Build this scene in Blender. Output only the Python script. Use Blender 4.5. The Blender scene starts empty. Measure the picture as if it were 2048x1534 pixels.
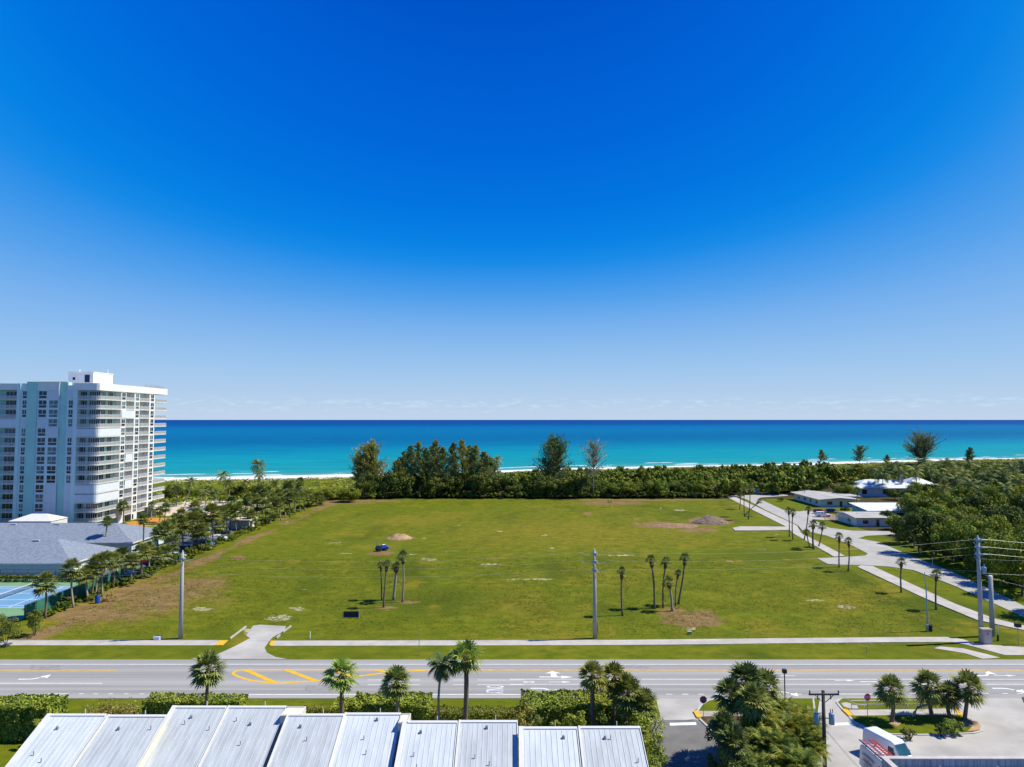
import bpy, math, random
import numpy as np
from mathutils import Vector, Matrix
from mathutils.geometry import tessellate_polygon

RND = random.Random(7)
NR = np.random.RandomState(11)
C = bpy.context.scene.collection
PI = math.pi

# ------------------------------------------------------------------ camera
CAM_H = 35.0
FPX = 1365.0
PITCH = math.atan(72 / FPX)
CP, SP = math.cos(PITCH), math.sin(PITCH)


def ray(u, v):
    x, y = (u - 1024) / FPX, (767 - v) / FPX
    return x, CP - y * SP, SP + y * CP


def G(u, v, z=0.0):
    """point of the horizontal plane z seen at photo pixel (u, v)"""
    x, y, w = ray(u, v)
    t = (z - CAM_H) / w
    return Vector((x * t, y * t, z))


def HZ(v, Y):
    """height seen at photo row v at depth Y"""
    x, y, w = ray(1024, v)
    return CAM_H + Y * w / y


def XU(u, Y, z=0.0):
    """x of column u at depth Y (height z)"""
    c = Y * CP + (z - CAM_H) * SP
    return (u - 1024) / FPX * c


def project(X, Y, Z):
    c = Y * CP + (Z - CAM_H) * SP
    up = -Y * SP + (Z - CAM_H) * CP
    return 1024 + FPX * X / c, 767 - FPX * up / c


cam = bpy.data.cameras.new('camera')
cam.sensor_width = 36
cam.lens = 36 * FPX / 2048
cam.clip_start = 0.5
cam.clip_end = 200000
co = bpy.data.objects.new('camera', cam)
co.location = (0, 0, CAM_H)
co.rotation_euler = (PI / 2 + PITCH, 0, 0)
C.objects.link(co)
sc = bpy.context.scene
sc.camera = co
sc.view_settings.view_transform = 'Standard'
sc.view_settings.look = 'None'
sc.view_settings.exposure = 0.42
sc.view_settings.gamma = 1
sc.render.engine = 'CYCLES'
sc.cycles.max_bounces = 5
sc.cycles.diffuse_bounces = 2
sc.cycles.glossy_bounces = 2
sc.cycles.transmission_bounces = 3
sc.cycles.transparent_max_bounces = 6

# ------------------------------------------------------------------ light
SUN_EL = math.radians(52)
SUN_AZ = math.radians(8)        # from +X towards +Y
sv = Vector((math.cos(SUN_EL) * math.cos(SUN_AZ), math.cos(SUN_EL) * math.sin(SUN_AZ), math.sin(SUN_EL)))
sl = bpy.data.lights.new('sun', 'SUN')
sl.energy = 4.4
sl.angle = math.radians(0.53)
sl.color = (1.0, 0.955, 0.80)
so = bpy.data.objects.new('sun', sl)
so.rotation_euler = (-sv).to_track_quat('-Z', 'Y').to_euler()
so.location = (200, 0, 300)
C.objects.link(so)

w = bpy.data.worlds.new('World')
sc.world = w
w.use_nodes = True
wn, wl = w.node_tree.nodes, w.node_tree.links
wn.clear()


def N(nodes, typ, **kw):
    n = nodes.new(typ)
    for k, v in kw.items():
        if k.startswith('i_'):
            key = k[2:]
            key = int(key) if key.isdigit() else key.replace('_', ' ')
            n.inputs[key].default_value = v
        else:
            setattr(n, k, v)
    return n


def ramp(nodes, stops, interp='LINEAR'):
    r = nodes.new('ShaderNodeValToRGB')
    cr = r.color_ramp
    cr.interpolation = interp
    while len(cr.elements) < len(stops):
        cr.elements.new(0.5)
    for e, (p, c) in zip(cr.elements, stops):
        e.position = p
        e.color = (*c, 1) if len(c) == 3 else c
    return r


sky = N(wn, 'ShaderNodeTexSky', sky_type='NISHITA', sun_disc=False, sun_elevation=SUN_EL,
        sun_rotation=PI / 2 - SUN_AZ, altitude=0, air_density=1.0, dust_density=0.35, ozone_density=3.0)
hs = N(wn, 'ShaderNodeHueSaturation', i_Saturation=1.45, i_Value=1.0, i_Hue=0.503)
wl.new(sky.outputs[0], hs.inputs['Color'])
# far cumulus low over the sea: a ring of noise between 0.4 and 2 degrees of elevation
tc = N(wn, 'ShaderNodeTexCoord')
sep = N(wn, 'ShaderNodeSeparateXYZ')
wl.new(tc.outputs['Generated'], sep.inputs[0])
mp = N(wn, 'ShaderNodeMapping')
mp.inputs['Scale'].default_value = (48, 48, 230)
wl.new(tc.outputs['Generated'], mp.inputs[0])
no = N(wn, 'ShaderNodeTexNoise', i_Scale=1.0, i_Detail=5.0, i_Roughness=0.62)
wl.new(mp.outputs[0], no.inputs['Vector'])
rr = ramp(wn, [(0.5, (0, 0, 0)), (0.68, (1, 1, 1))])
wl.new(no.outputs['Fac'], rr.inputs[0])
band = ramp(wn, [(0.0, (0, 0, 0)), (0.35, (0.5,) * 3), (0.6, (1, 1, 1)), (1.0, (0, 0, 0))])
mrg = N(wn, 'ShaderNodeMapRange')
mrg.inputs['From Min'].default_value = 0.004
mrg.inputs['From Max'].default_value = 0.034
wl.new(sep.outputs['Z'], mrg.inputs['Value'])
wl.new(mrg.outputs[0], band.inputs[0])
mu = N(wn, 'ShaderNodeMath', operation='MULTIPLY')
wl.new(rr.outputs[0], mu.inputs[0])
wl.new(band.outputs[0], mu.inputs[1])
mu2 = N(wn, 'ShaderNodeMath', operation='MULTIPLY', i_1=0.5)
wl.new(mu.outputs[0], mu2.inputs[0])
# deep polarised blue aloft, paler towards the sun's side and the horizon
xz = N(wn, 'ShaderNodeMath', operation='MULTIPLY_ADD', i_1=3.08, i_2=0.18)
wl.new(sep.outputs['X'], xz.inputs[0])
xx = N(wn, 'ShaderNodeMath', operation='MULTIPLY')                     # x * (3.08 x + 0.18)
wl.new(sep.outputs['X'], xx.inputs[0])
wl.new(xz.outputs[0], xx.inputs[1])
zx = N(wn, 'ShaderNodeMath', operation='MULTIPLY')
wl.new(xx.outputs[0], zx.inputs[0])
wl.new(sep.outputs['Z'], zx.inputs[1])
om = N(wn, 'ShaderNodeMath', operation='SUBTRACT', i_0=1.0)
wl.new(zx.outputs[0], om.inputs[1])
mxx = N(wn, 'ShaderNodeMath', operation='MAXIMUM', i_1=0.5)
wl.new(om.outputs[0], mxx.inputs[0])
mb_ = N(wn, 'ShaderNodeMath', operation='MULTIPLY')
wl.new(mxx.outputs[0], mb_.inputs[0])
wl.new(sep.outputs['Z'], mb_.inputs[1])


def srgb(r, g, b):
    return tuple(((c / 255 + .055) / 1.055) ** 2.4 if c > 10 else c / 255 / 12.92 for c in (r, g, b))


tone = ramp(wn, [(0.0, srgb(193, 213, 235)), (.03, srgb(180, 207, 236)), (.072, srgb(158, 198, 238)), (.132, srgb(122, 178, 238)), (.172, srgb(84, 161, 236)), (.2, srgb(56, 149, 234)), (.224, srgb(24, 139, 232)),
                 (.25, srgb(5, 130, 229)), (.3, srgb(0, 116, 224)), (.367, srgb(0, 104, 218)), (.45, srgb(0, 94, 210)), (.53, srgb(0, 84, 200)), (.8, srgb(0, 70, 180)), (1.0, srgb(0, 62, 168))])
by = N(wn, 'ShaderNodeMath', operation='MULTIPLY', use_clamp=True, i_1=-1.2)  # unseen sky behind the camera, deepened so shaded walls turn bluer
wl.new(sep.outputs['Y'], by.inputs[0])
mw = N(wn, 'ShaderNodeMath', operation='MULTIPLY_ADD', i_1=0.13)
wl.new(by.outputs[0], mw.inputs[0])
wl.new(mb_.outputs[0], mw.inputs[2])
wl.new(mw.outputs[0], tone.inputs[0])
sc9 = N(wn, 'ShaderNodeVectorMath', operation='SCALE')
sc9.inputs['Scale'].default_value = 8.8
wl.new(tone.outputs[0], sc9.inputs[0])
sk2 = N(wn, 'ShaderNodeMix', data_type='RGBA')
sk2.inputs['Factor'].default_value = 0.98
wl.new(hs.outputs[0], sk2.inputs['A'])
wl.new(sc9.outputs[0], sk2.inputs['B'])
cm = N(wn, 'ShaderNodeMix', data_type='RGBA')
wl.new(mu2.outputs[0], cm.inputs['Factor'])
wl.new(sk2.outputs['Result'], cm.inputs['A'])
cm.inputs['B'].default_value = (6.6, 7.4, 8.4, 1)
bg = N(wn, 'ShaderNodeBackground', i_Strength=0.085)
wl.new(cm.outputs['Result'], bg.inputs[0])
wo = N(wn, 'ShaderNodeOutputWorld')
wl.new(bg.outputs[0], wo.inputs[0])


# ------------------------------------------------------------------ materials
def pm(name, col, rough=0.7, var=0.12, scale=3.0, bump=0.0, bscale=20.0, spec=0.3, metal=0.0, col2=None, stretch=None):
    """principled material with procedural mottling between two tones"""
    m = bpy.data.materials.new(name)
    m.use_nodes = True
    nt = m.node_tree
    n, l = nt.nodes, nt.links
    b = n['Principled BSDF']
    b.inputs['Roughness'].default_value = rough
    b.inputs['Metallic'].default_value = metal
    b.inputs['Specular IOR Level'].default_value = spec
    t = N(n, 'ShaderNodeTexCoord')
    mpn = N(n, 'ShaderNodeMapping')
    if stretch:
        mpn.inputs['Scale'].default_value = stretch
    l.new(t.outputs['Object'], mpn.inputs[0])
    nz = N(n, 'ShaderNodeTexNoise', i_Scale=scale, i_Detail=6.0, i_Roughness=0.6)
    l.new(mpn.outputs[0], nz.inputs['Vector'])
    c1 = tuple(max(0, c * (1 - var)) for c in col)
    c2 = col2 or tuple(min(1, c * (1 + var)) for c in col)
    r = ramp(n, [(0.32, c1), (0.68, c2)])
    l.new(nz.outputs['Fac'], r.inputs[0])
    l.new(r.outputs[0], b.inputs['Base Color'])
    if bump:
        nb = N(n, 'ShaderNodeTexNoise', i_Scale=bscale, i_Detail=4.0)
        l.new(t.outputs['Object'], nb.inputs['Vector'])
        bp = N(n, 'ShaderNodeBump', i_Strength=bump, i_Distance=0.05)
        l.new(nb.outputs['Fac'], bp.inputs['Height'])
        l.new(bp.outputs[0], b.inputs['Normal'])
    return m


def leafmat(name, a, b_, c_, trans=0.25, cl=0.35, rough=0.6, spec=0.12, gain=1.85):
    a, b_, c_ = (tuple(min(.7, x * gain) for x in q) for q in (a, b_, c_))
    trans = trans * .8
    """foliage: clump-sized tone noise, tone of each leaf, light passing through"""
    m = bpy.data.materials.new(name)
    m.use_nodes = True
    n, l = m.node_tree.nodes, m.node_tree.links
    p = n['Principled BSDF']
    p.inputs['Roughness'].default_value = rough
    p.inputs['Specular IOR Level'].default_value = spec
    geo = N(n, 'ShaderNodeNewGeometry')
    nz = N(n, 'ShaderNodeTexNoise', i_Scale=cl, i_Detail=3.0)
    l.new(geo.outputs['Position'], nz.inputs['Vector'])
    ad = N(n, 'ShaderNodeMath', operation='MULTIPLY_ADD', i_1=0.5, i_2=-0.25)
    l.new(geo.outputs['Random Per Island'], ad.inputs[0])
    a2 = N(n, 'ShaderNodeMath', operation='ADD')
    l.new(nz.outputs['Fac'], a2.inputs[0])
    l.new(ad.outputs[0], a2.inputs[1])
    oi = N(n, 'ShaderNodeObjectInfo')
    a3 = N(n, 'ShaderNodeMath', operation='MULTIPLY_ADD', i_1=0.22, i_2=-0.11)
    l.new(oi.outputs['Random'], a3.inputs[0])
    a4 = N(n, 'ShaderNodeMath', operation='ADD')
    l.new(a2.outputs[0], a4.inputs[0])
    l.new(a3.outputs[0], a4.inputs[1])
    r0 = ramp(n, [(0.22, a), (0.5, b_), (0.8, c_)])
    l.new(a4.outputs[0], r0.inputs[0])
    nh = N(n, 'ShaderNodeTexNoise', i_Scale=0.07, i_Detail=2.0)          # whole plants differ in hue
    l.new(geo.outputs['Position'], nh.inputs['Vector'])
    rh = ramp(n, [(0.36, (0.90, 1.0, 0.95)), (0.5, (1, 1, 1)), (0.64, (1.12, 1.0, 0.80))])
    l.new(nh.outputs['Fac'], rh.inputs[0])
    r = N(n, 'ShaderNodeVectorMath', operation='MULTIPLY')
    l.new(r0.outputs[0], r.inputs[0])
    l.new(rh.outputs[0], r.inputs[1])
    l.new(r.outputs[0], p.inputs['Base Color'])
    tr = N(n, 'ShaderNodeBsdfTranslucent')
    l.new(r.outputs[0], tr.inputs[0])
    mx = N(n, 'ShaderNodeMixShader', i_0=trans)
    l.new(p.outputs[0], mx.inputs[1])
    l.new(tr.outputs[0], mx.inputs[2])
    l.new(mx.outputs[0], n['Material Output'].inputs['Surface'])
    return m


M = {}
M['white'] = pm('white_paint', (0.70, 0.685, 0.64), 0.6, 0.06, 0.6)
M['stucco'] = pm('white_stucco', (0.78, 0.775, 0.74), 0.85, 0.07, 0.25)
M['mint'] = pm('mint_stucco', (0.42, 0.71, 0.62), 0.85, 0.08, 0.2)
M['mint2'] = pm('pale_mint_stucco', (0.62, 0.79, 0.75), 0.85, 0.07, 0.2)
M['aqua'] = pm('pale_aqua_stucco', (0.66, 0.80, 0.80), 0.85, 0.07, 0.25)  # white front walls tinted aqua, bluish shade put into the colour
M['shutter'] = pm('shutter_metal', (0.70, 0.73, 0.76), 0.5, 0.06, 0.8)
M['glass'] = pm('window_glass', (0.012, 0.02, 0.035), 0.08, 0.5, 0.6, spec=0.6)
M['fasciaw'] = M['white']
M['glass2'] = pm('curtained_glass', (0.10, 0.14, 0.15), 0.15, 0.6, 0.4, spec=0.5)
M['concrete'] = pm('pale_concrete', (0.46, 0.42, 0.37), 0.9, 0.16, 0.35, 0.15, 8)
M['concrete_lot'] = pm('lot_concrete', (0.43, 0.405, 0.36), 0.9, 0.2, 0.16, 0.15, 8)
M['street'] = pm('street_concrete', (0.40, 0.38, 0.345), 0.9, 0.12, 0.2, 0.1, 8)
M['road'] = pm('worn_asphalt', (0.325, 0.314, 0.29), 0.9, 0.17, 0.9, 0.1, 12, stretch=(0.012, 0.9, 1))
M['asphalt'] = pm('dark_asphalt', (0.17, 0.162, 0.152), 0.9, 0.18, 0.4, 0.1, 12)
M['lot'] = pm('parking_asphalt', (0.12, 0.125, 0.14), 0.9, 0.2, 0.3)
M['pwhite'] = pm('white_road_paint', (0.74, 0.74, 0.72), 0.8, 0.14, 1.2)
M['pyellow'] = pm('yellow_road_paint', (0.74, 0.42, 0.025), 0.8, 0.12, 1.2)
M['pyfade'] = pm('worn_yellow_paint', (0.60, 0.37, 0.10), 0.8, 0.15, 0.9)
M['kerb'] = pm('kerb_concrete', (0.46, 0.44, 0.40), 0.9, 0.15, 1.0)
M['mulch'] = pm('mulch', (0.10, 0.055, 0.032), 0.95, 0.5, 2.0, 0.5, 10)
M['sand'] = pm('bare_sand', (0.40, 0.26, 0.14), 0.95, 0.3, 0.7, 0.6, 6)
M['soil'] = pm('reddish_soil', (0.27, 0.165, 0.09), 0.95, 0.35, 0.9, 0.7, 6)
M['rubble'] = pm('grey_spoil', (0.20, 0.145, 0.105), 0.95, 0.6, 1.6, 0.8, 6)
M['trunk'] = pm('palm_trunk', (0.20, 0.15, 0.105), 0.9, 0.35, 3.0, 0.5, 14, stretch=(1, 1, 4))
M['trunk_pale'] = pm('pale_palm_trunk', (0.34, 0.29, 0.23), 0.9, 0.3, 3.0, 0.5, 14, stretch=(1, 1, 4))
M['boot'] = pm('dead_frond', (0.16, 0.085, 0.035), 0.95, 0.45, 4.0)
M['bark'] = pm('bark', (0.13, 0.10, 0.075), 0.9, 0.35, 3.0)
M['bark_pale'] = pm('pale_bark', (0.36, 0.33, 0.28), 0.9, 0.2, 3.0)
M['wood'] = pm('weathered_pole', (0.085, 0.072, 0.058), 0.9, 0.3, 3.0, stretch=(4, 4, .6))
M['concpole'] = pm('concrete_pole', (0.37, 0.37, 0.36), 0.85, 0.08, 1.0)
M['steel'] = pm('grey_steel', (0.33, 0.34, 0.35), 0.45, 0.1, 2.0, metal=0.5)
M['dark'] = pm('black_metal', (0.025, 0.028, 0.033), 0.5, 0.3, 2.0)
M['xfmr'] = pm('transformer_paint', (0.22, 0.36, 0.46), 0.5, 0.08, 2.0)
M['wire'] = pm('bare_wire', (0.55, 0.55, 0.55), 0.4, 0.1, 1.0, metal=0.3)
M['roofmetal'] = pm('galvalume_roof', (0.50, 0.53, 0.525), 0.55, 0.17, 0.9, metal=0.05, stretch=(2.2, .35, .35))
M['roofwhite'] = pm('white_metal_roof', (0.60, 0.64, 0.645), 0.55, 0.13, 0.9, metal=0.05, stretch=(2.2, .35, .35))
M['seam'] = pm('roof_seam', (0.56, 0.595, 0.59), 0.5, 0.06, 1.0)
M['cream'] = pm('cream_wall', (0.72, 0.66, 0.52), 0.85, 0.06, 0.8)
M['shingle'] = pm('grey_shingles', (0.215, 0.25, 0.305), 0.9, 0.22, 1.6, 0.3, 5)
M['flatroof'] = pm('grey_flat_roof', (0.42, 0.40, 0.37), 0.9, 0.12, 0.3)
M['tealp'] = pm('teal_paint', (0.20, 0.46, 0.48), 0.7, 0.1, 0.8)
M['tealmetal'] = pm('weathered_parapet', (0.30, 0.33, 0.36), 0.7, 0.3, 0.9, stretch=(3, 3, .5))
M['coping'] = pm('parapet_coping', (0.50, 0.46, 0.44), 0.8, 0.2, 0.8)
M['courtg'] = pm('green_court', (0.17, 0.32, 0.16), 0.85, 0.06, 0.3)
M['courtb'] = pm('blue_court', (0.14, 0.30, 0.46), 0.85, 0.06, 0.3)
M['fence'] = pm('green_windscreen', (0.035, 0.16, 0.11), 0.8, 0.15, 0.8)
M['rail'] = pm('pale_yellow_rail', (0.72, 0.68, 0.47), 0.6, 0.06, 1.0)
M['tyre'] = pm('tyre', (0.018, 0.018, 0.018), 0.8, 0.3, 2)
M['signred'] = pm('sign_red', (0.74, 0.025, 0.06), 0.5, 0.06, 2)
M['signred2'] = pm('faded_sign_red', (0.20, 0.015, 0.055), 0.5, 0.08, 2)  # darker copy of the sign red, with shade put into the colour
M['pink'] = pm('faded_letters', (0.46, 0.28, 0.36), 0.6, 0.05, 2)  # sign letters toned down as in shade; ladder rungs share the pink
M['bluem'] = pm('blue_machine_paint', (0.01, 0.09, 0.42), 0.4, 0.15, 2)
M['navy'] = pm('navy_board', (0.016, 0.026, 0.06), 0.55, 0.25, 1.2)
M['orange'] = pm('ochre_ground_cover', (0.50, 0.22, 0.035), 0.95, 0.35, 0.9)
M['tan'] = pm('tan_deck', (0.60, 0.48, 0.36), 0.85, 0.1, 0.5)
M['yellow'] = pm('yellow_canvas', (0.70, 0.42, 0.02), 0.8, 0.1, 1)
M['redp'] = pm('red_ladder', (0.52, 0.06, 0.05), 0.5, 0.1, 2)
M['cabinet'] = pm('cabinet_paint', (0.42, 0.35, 0.28), 0.7, 0.2, 1.5)
M['foamw'] = pm('foam', (0.8, 0.8, 0.8), 0.8, 0.05, 2)
M['poolw'] = pm('pool_water', (0.03, 0.30, 0.36), 0.1, 0.1, 1)
M['lilac'] = pm('purple_flowers', (0.22, 0.06, 0.16), 0.8, 0.4, 3)

L = {}
L['palm'] = leafmat('palm_leaf', (0.056, 0.076, 0.016), (0.112, 0.132, 0.030), (0.215, 0.215, 0.060), 0.22, 0.9)
L['palmdk'] = leafmat('dark_palm_leaf', (0.036, 0.056, 0.015), (0.072, 0.094, 0.026), (0.145, 0.155, 0.045), 0.2, 0.9)
L['palmlt'] = leafmat('bright_palm_leaf', (0.07, 0.115, 0.02), (0.135, 0.185, 0.032), (0.24, 0.25, 0.05), 0.28, 0.9)
L['areca'] = leafmat('areca_leaf', (0.034, 0.058, 0.010), (0.090, 0.122, 0.018), (0.25, 0.225, 0.028), 0.25, 1.0)
L['hedge'] = leafmat('sea_grape_leaf', (0.050, 0.080, 0.010), (0.115, 0.148, 0.016), (0.27, 0.28, 0.040), 0.14, 1.2)
L['low'] = leafmat('clipped_hedge_leaf', (0.07, 0.08, 0.014), (0.12, 0.125, 0.022), (0.20, 0.17, 0.035), 0.2, 0.8)
L['brush'] = leafmat('dry_brush_leaf', (0.10, 0.085, 0.02), (0.18, 0.145, 0.035), (0.30, 0.24, 0.09), 0.25, 0.8)
L['wood'] = leafmat('thicket_leaf', (0.026, 0.048, 0.007), (0.074, 0.100, 0.011), (0.160, 0.172, 0.018), 0.2, 0.12)
L['dune'] = leafmat('dune_scrub_leaf', (0.085, 0.115, 0.016), (0.135, 0.155, 0.022), (0.21, 0.20, 0.04), 0.2, 0.1)
L['dark'] = leafmat('dark_tree_leaf', (0.026, 0.046, 0.010), (0.056, 0.078, 0.013), (0.12, 0.125, 0.020), 0.2, 0.3)
L['bright'] = leafmat('bright_tree_leaf', (0.048, 0.080, 0.009), (0.108, 0.138, 0.014), (0.215, 0.22, 0.022), 0.25, 0.3)
L['pine'] = leafmat('pine_needle', (0.034, 0.056, 0.020), (0.068, 0.095, 0.030), (0.135, 0.14, 0.045), 0.22, 0.3, gain=2.7)
L['pinegold'] = leafmat('golden_pine_needle', (0.045, 0.062, 0.016), (0.090, 0.105, 0.024), (0.19, 0.155, 0.035), 0.22, 0.3, gain=2.7)
L['pinebare'] = leafmat('thin_pine_needle', (0.075, 0.095, 0.045), (0.12, 0.14, 0.07), (0.2, 0.2, 0.1), 0.3, 0.5)


# ------------------------------------------------------------------ mesh helpers
class MB:
    def __init__(s):
        s.v, s.f = [], []

    def add(s, vs, fs):
        k = len(s.v)
        s.v += [tuple(p) for p in vs]
        s.f += [tuple(i + k for i in f) for f in fs]
        return s

    def box(s, x0, x1, y0, y1, z0, z1):
        return s.add([(x0, y0, z0), (x1, y0, z0), (x1, y1, z0), (x0, y1, z0), (x0, y0, z1), (x1, y0, z1), (x1, y1, z1), (x0, y1, z1)],
                     [(3, 2, 1, 0), (4, 5, 6, 7), (0, 1, 5, 4), (1, 2, 6, 5), (2, 3, 7, 6), (3, 0, 4, 7)])

    def bar(s, a, b, w_, h_=None):
        """rectangular bar from a to b"""
        a, b = Vector(a), Vector(b)
        h_ = h_ or w_
        d = (b - a).normalized()
        up = Vector((0, 0, 1)) if abs(d.z) < 0.9 else Vector((0, 1, 0))
        r = d.cross(up).normalized() * (w_ / 2)
        u = r.cross(d).normalized() * (h_ / 2)
        vs = [a - r - u, a + r - u, a + r + u, a - r + u, b - r - u, b + r - u, b + r + u, b - r + u]
        return s.add(vs, [(0, 1, 2, 3), (7, 6, 5, 4), (0, 4, 5, 1), (1, 5, 6, 2), (2, 6, 7, 3), (3, 7, 4, 0)])

    def tube(s, pts, rad, n=6, cap=True):
        pts = [Vector(p) for p in pts]
        rad = rad if hasattr(rad, '__len__') else [rad] * len(pts)
        k = len(s.v)
        for i, p in enumerate(pts):
            d = (pts[min(i + 1, len(pts) - 1)] - pts[max(i - 1, 0)]).normalized()
            up = Vector((0, 0, 1)) if abs(d.z) < 0.85 else Vector((1, 0, 0))
            a = d.cross(up).normalized()
            b = d.cross(a).normalized()
            for j in range(n):
                t = 2 * PI * j / n
                s.v.append(tuple(p + (a * math.cos(t) + b * math.sin(t)) * rad[i]))
        for i in range(len(pts) - 1):
            for j in range(n):
                s.f.append((k + i * n + j, k + i * n + (j + 1) % n, k + (i + 1) * n + (j + 1) % n, k + (i + 1) * n + j))
        if cap:
            s.f.append(tuple(k + j for j in range(n))[::-1])
            s.f.append(tuple(k + (len(pts) - 1) * n + j for j in range(n)))
        return s

    def prism(s, poly, z0, z1):
        """vertical prism over a polygon of (x, y)"""
        p = [(q[0], q[1]) for q in poly]
        area = sum(p[i][0] * p[(i + 1) % len(p)][1] - p[(i + 1) % len(p)][0] * p[i][1] for i in range(len(p)))
        if area < 0:
            p = p[::-1]
        k, n = len(s.v), len(p)
        tris = tessellate_polygon([[Vector((a, b, 0)) for a, b in p]])
        s.v += [(a, b, z1) for a, b in p] + [(a, b, z0) for a, b in p]
        for t in tris:
            a, b, c = t
            nz = (p[b][0] - p[a][0]) * (p[c][1] - p[a][1]) - (p[b][1] - p[a][1]) * (p[c][0] - p[a][0])
            t = (a, b, c) if nz > 0 else (a, c, b)
            s.f.append(tuple(k + i for i in t))
        for i in range(n):
            j = (i + 1) % n
            s.f.append((k + i, k + n + i, k + n + j, k + j))
        return s

    def build(s, name, mat, parent=None, smooth=False, loc=None):
        me = bpy.data.meshes.new(name)
        me.from_pydata(s.v, [], s.f)
        me.materials.append(mat)
        if smooth:
            me.polygons.foreach_set('use_smooth', [True] * len(me.polygons))
        me.update()
        o = bpy.data.objects.new(name, me)
        C.objects.link(o)
        if parent:
            o.parent = parent
        if loc:
            o.location = loc
        return o


def npmesh(name, V, F, mat):
    me = bpy.data.meshes.new(name)
    V = np.asarray(V, dtype=np.float32)
    F = np.asarray(F, dtype=np.int32)
    k = F.shape[1]
    me.vertices.add(len(V))
    me.vertices.foreach_set('co', V.ravel())
    me.loops.add(F.size)
    me.loops.foreach_set('vertex_index', F.ravel())
    me.polygons.add(len(F))
    me.polygons.foreach_set('loop_start', np.arange(0, F.size, k, dtype=np.int32))
    me.polygons.foreach_set('loop_total', np.full(len(F), k, dtype=np.int32))
    me.materials.append(mat)
    me.update(calc_edges=True)
    me.validate()
    return me


def link(name, me, parent=None, loc=(0, 0, 0), rz=0, scale=1):
    o = bpy.data.objects.new(name, me)
    C.objects.link(o)
    o.parent = parent
    o.location = loc
    o.rotation_euler = (0, 0, rz)
    o.scale = scale if hasattr(scale, '__len__') else (scale,) * 3
    return o


def tag(o, label, cat, group=None, kind=None):
    o['label'] = label
    o['category'] = cat
    if group:
        o['group'] = group
    if kind:
        o['kind'] = kind
    return o


def root(name, loc, label, cat, group=None, rz=0):
    o = bpy.data.objects.new(name, None)
    o.empty_display_size = 0.5
    C.objects.link(o)
    o.location = loc
    o.rotation_euler = (0, 0, rz)
    return tag(o, label, cat, group)


def copytree(o, loc, rz, label, parent=None):
    def cp(a, par):
        c = a.copy()
        C.objects.link(c)
        c.parent = par
        for ch in a.children:
            cp(ch, c)
        return c
    c = cp(o, parent)
    c.location = loc
    c.rotation_euler = (0, 0, rz)
    c['label'] = label
    return c


def struct(name, mb, mat):
    o = mb.build(name, mat)
    o['kind'] = 'structure'
    return o


ORD = ['first', 'second', 'third', 'fourth', 'fifth', 'sixth', 'seventh', 'eighth', 'ninth', 'tenth', 'eleventh', 'twelfth',
       'thirteenth', 'fourteenth', 'fifteenth', 'sixteenth', 'seventeenth', 'eighteenth', 'nineteenth', 'twentieth']
ORD += ['twenty-' + x for x in ORD[:9]] + ['thirtieth'] + ['thirty-' + x for x in ORD[:9]] + ['fortieth'] + ['forty-' + x for x in ORD[:9]] + ['fiftieth']
ORD += ['fifty-' + x for x in ORD[:9]] + ['sixtieth'] + ['sixty-' + x for x in ORD[:9]]


# ------------------------------------------------------------------ numpy noise
_tab = np.random.RandomState(5).rand(512, 512)


def vnoise(x, y):
    xi, yi = np.floor(x).astype(int), np.floor(y).astype(int)
    fx, fy = x - xi, y - yi
    fx, fy = fx * fx * (3 - 2 * fx), fy * fy * (3 - 2 * fy)
    a = _tab[xi % 512, yi % 512]
    b = _tab[(xi + 1) % 512, yi % 512]
    c = _tab[xi % 512, (yi + 1) % 512]
    d = _tab[(xi + 1) % 512, (yi + 1) % 512]
    return (a * (1 - fx) + b * fx) * (1 - fy) + (c * (1 - fx) + d * fx) * fy


def fbm(x, y, o=4):
    s, a, t = 0, 1, 0
    for i in range(o):
        s = s + a * vnoise(x * 2 ** i + 17.3 * i, y * 2 ** i + 5.1 * i)
        t += a
        a *= 0.5
    return s / t


# ------------------------------------------------------------------ ground
def coast(X):
    return 478 + 0.33 * X + 5 * np.sin(X / 47.0) + 2.5 * np.sin(X / 19.0)


def axis(segs):
    out = []
    for a, b, st in segs:
        out += list(np.arange(a, b, st))
    return np.array(out + [segs[-1][1]])


gx = axis([(-900, -300, 60), (-300, -100, 5), (-100, 130, 0.65), (130, 300, 5), (300, 1200, 15), (1200, 2400, 60)])
gy = axis([(-60, 70, 4), (70, 100, 1.0), (100, 165, 0.65), (165, 305, 1.1), (305, 420, 4), (420, 720, 2.2), (720, 1300, 20)])
GX, GY = np.meshgrid(gx, gy)
cst = coast(GX)
dsh = cst - GY                                   # distance inland from the waterline
GZ = np.where(dsh > 40, 0.0, np.clip((dsh - 14) / 26.0, 0, 1) * 0 + np.clip((40 - dsh) / 40, 0, 4) * -1.6)
GZ = np.where((dsh > 30) & (dsh < 95), GZ + 1.6 * np.exp(-((dsh - 60) / 18.0) ** 2), GZ)
fieldmask = (GX > -83) & (GX < 96) & (GY > 107) & (GY < 303)
GZ = GZ + fieldmask * ((fbm(GX / 14, GY / 14) - 0.5) * 0.22 - 0.085) * np.clip((GY - 112) / 10, 0, 1)
U, V_ = project(GX, GY, np.zeros_like(GX))


def ell(u, v, ru, rv, soft=0.6, nz=0.35, sc_=3.0):
    n = fbm(GX / sc_ + u, GY / sc_ + v, 4) - 0.5
    d = np.sqrt(((U - u) / ru) ** 2 + ((V_ - v) / rv) ** 2) + n * 2 * nz
    return np.clip((1 + soft / 2 - d) / soft, 0, 1)


dirt = np.zeros_like(GX)
pale = np.zeros_like(GX)
dry = np.zeros_like(GX)
lush = np.zeros_like(GX)
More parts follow.
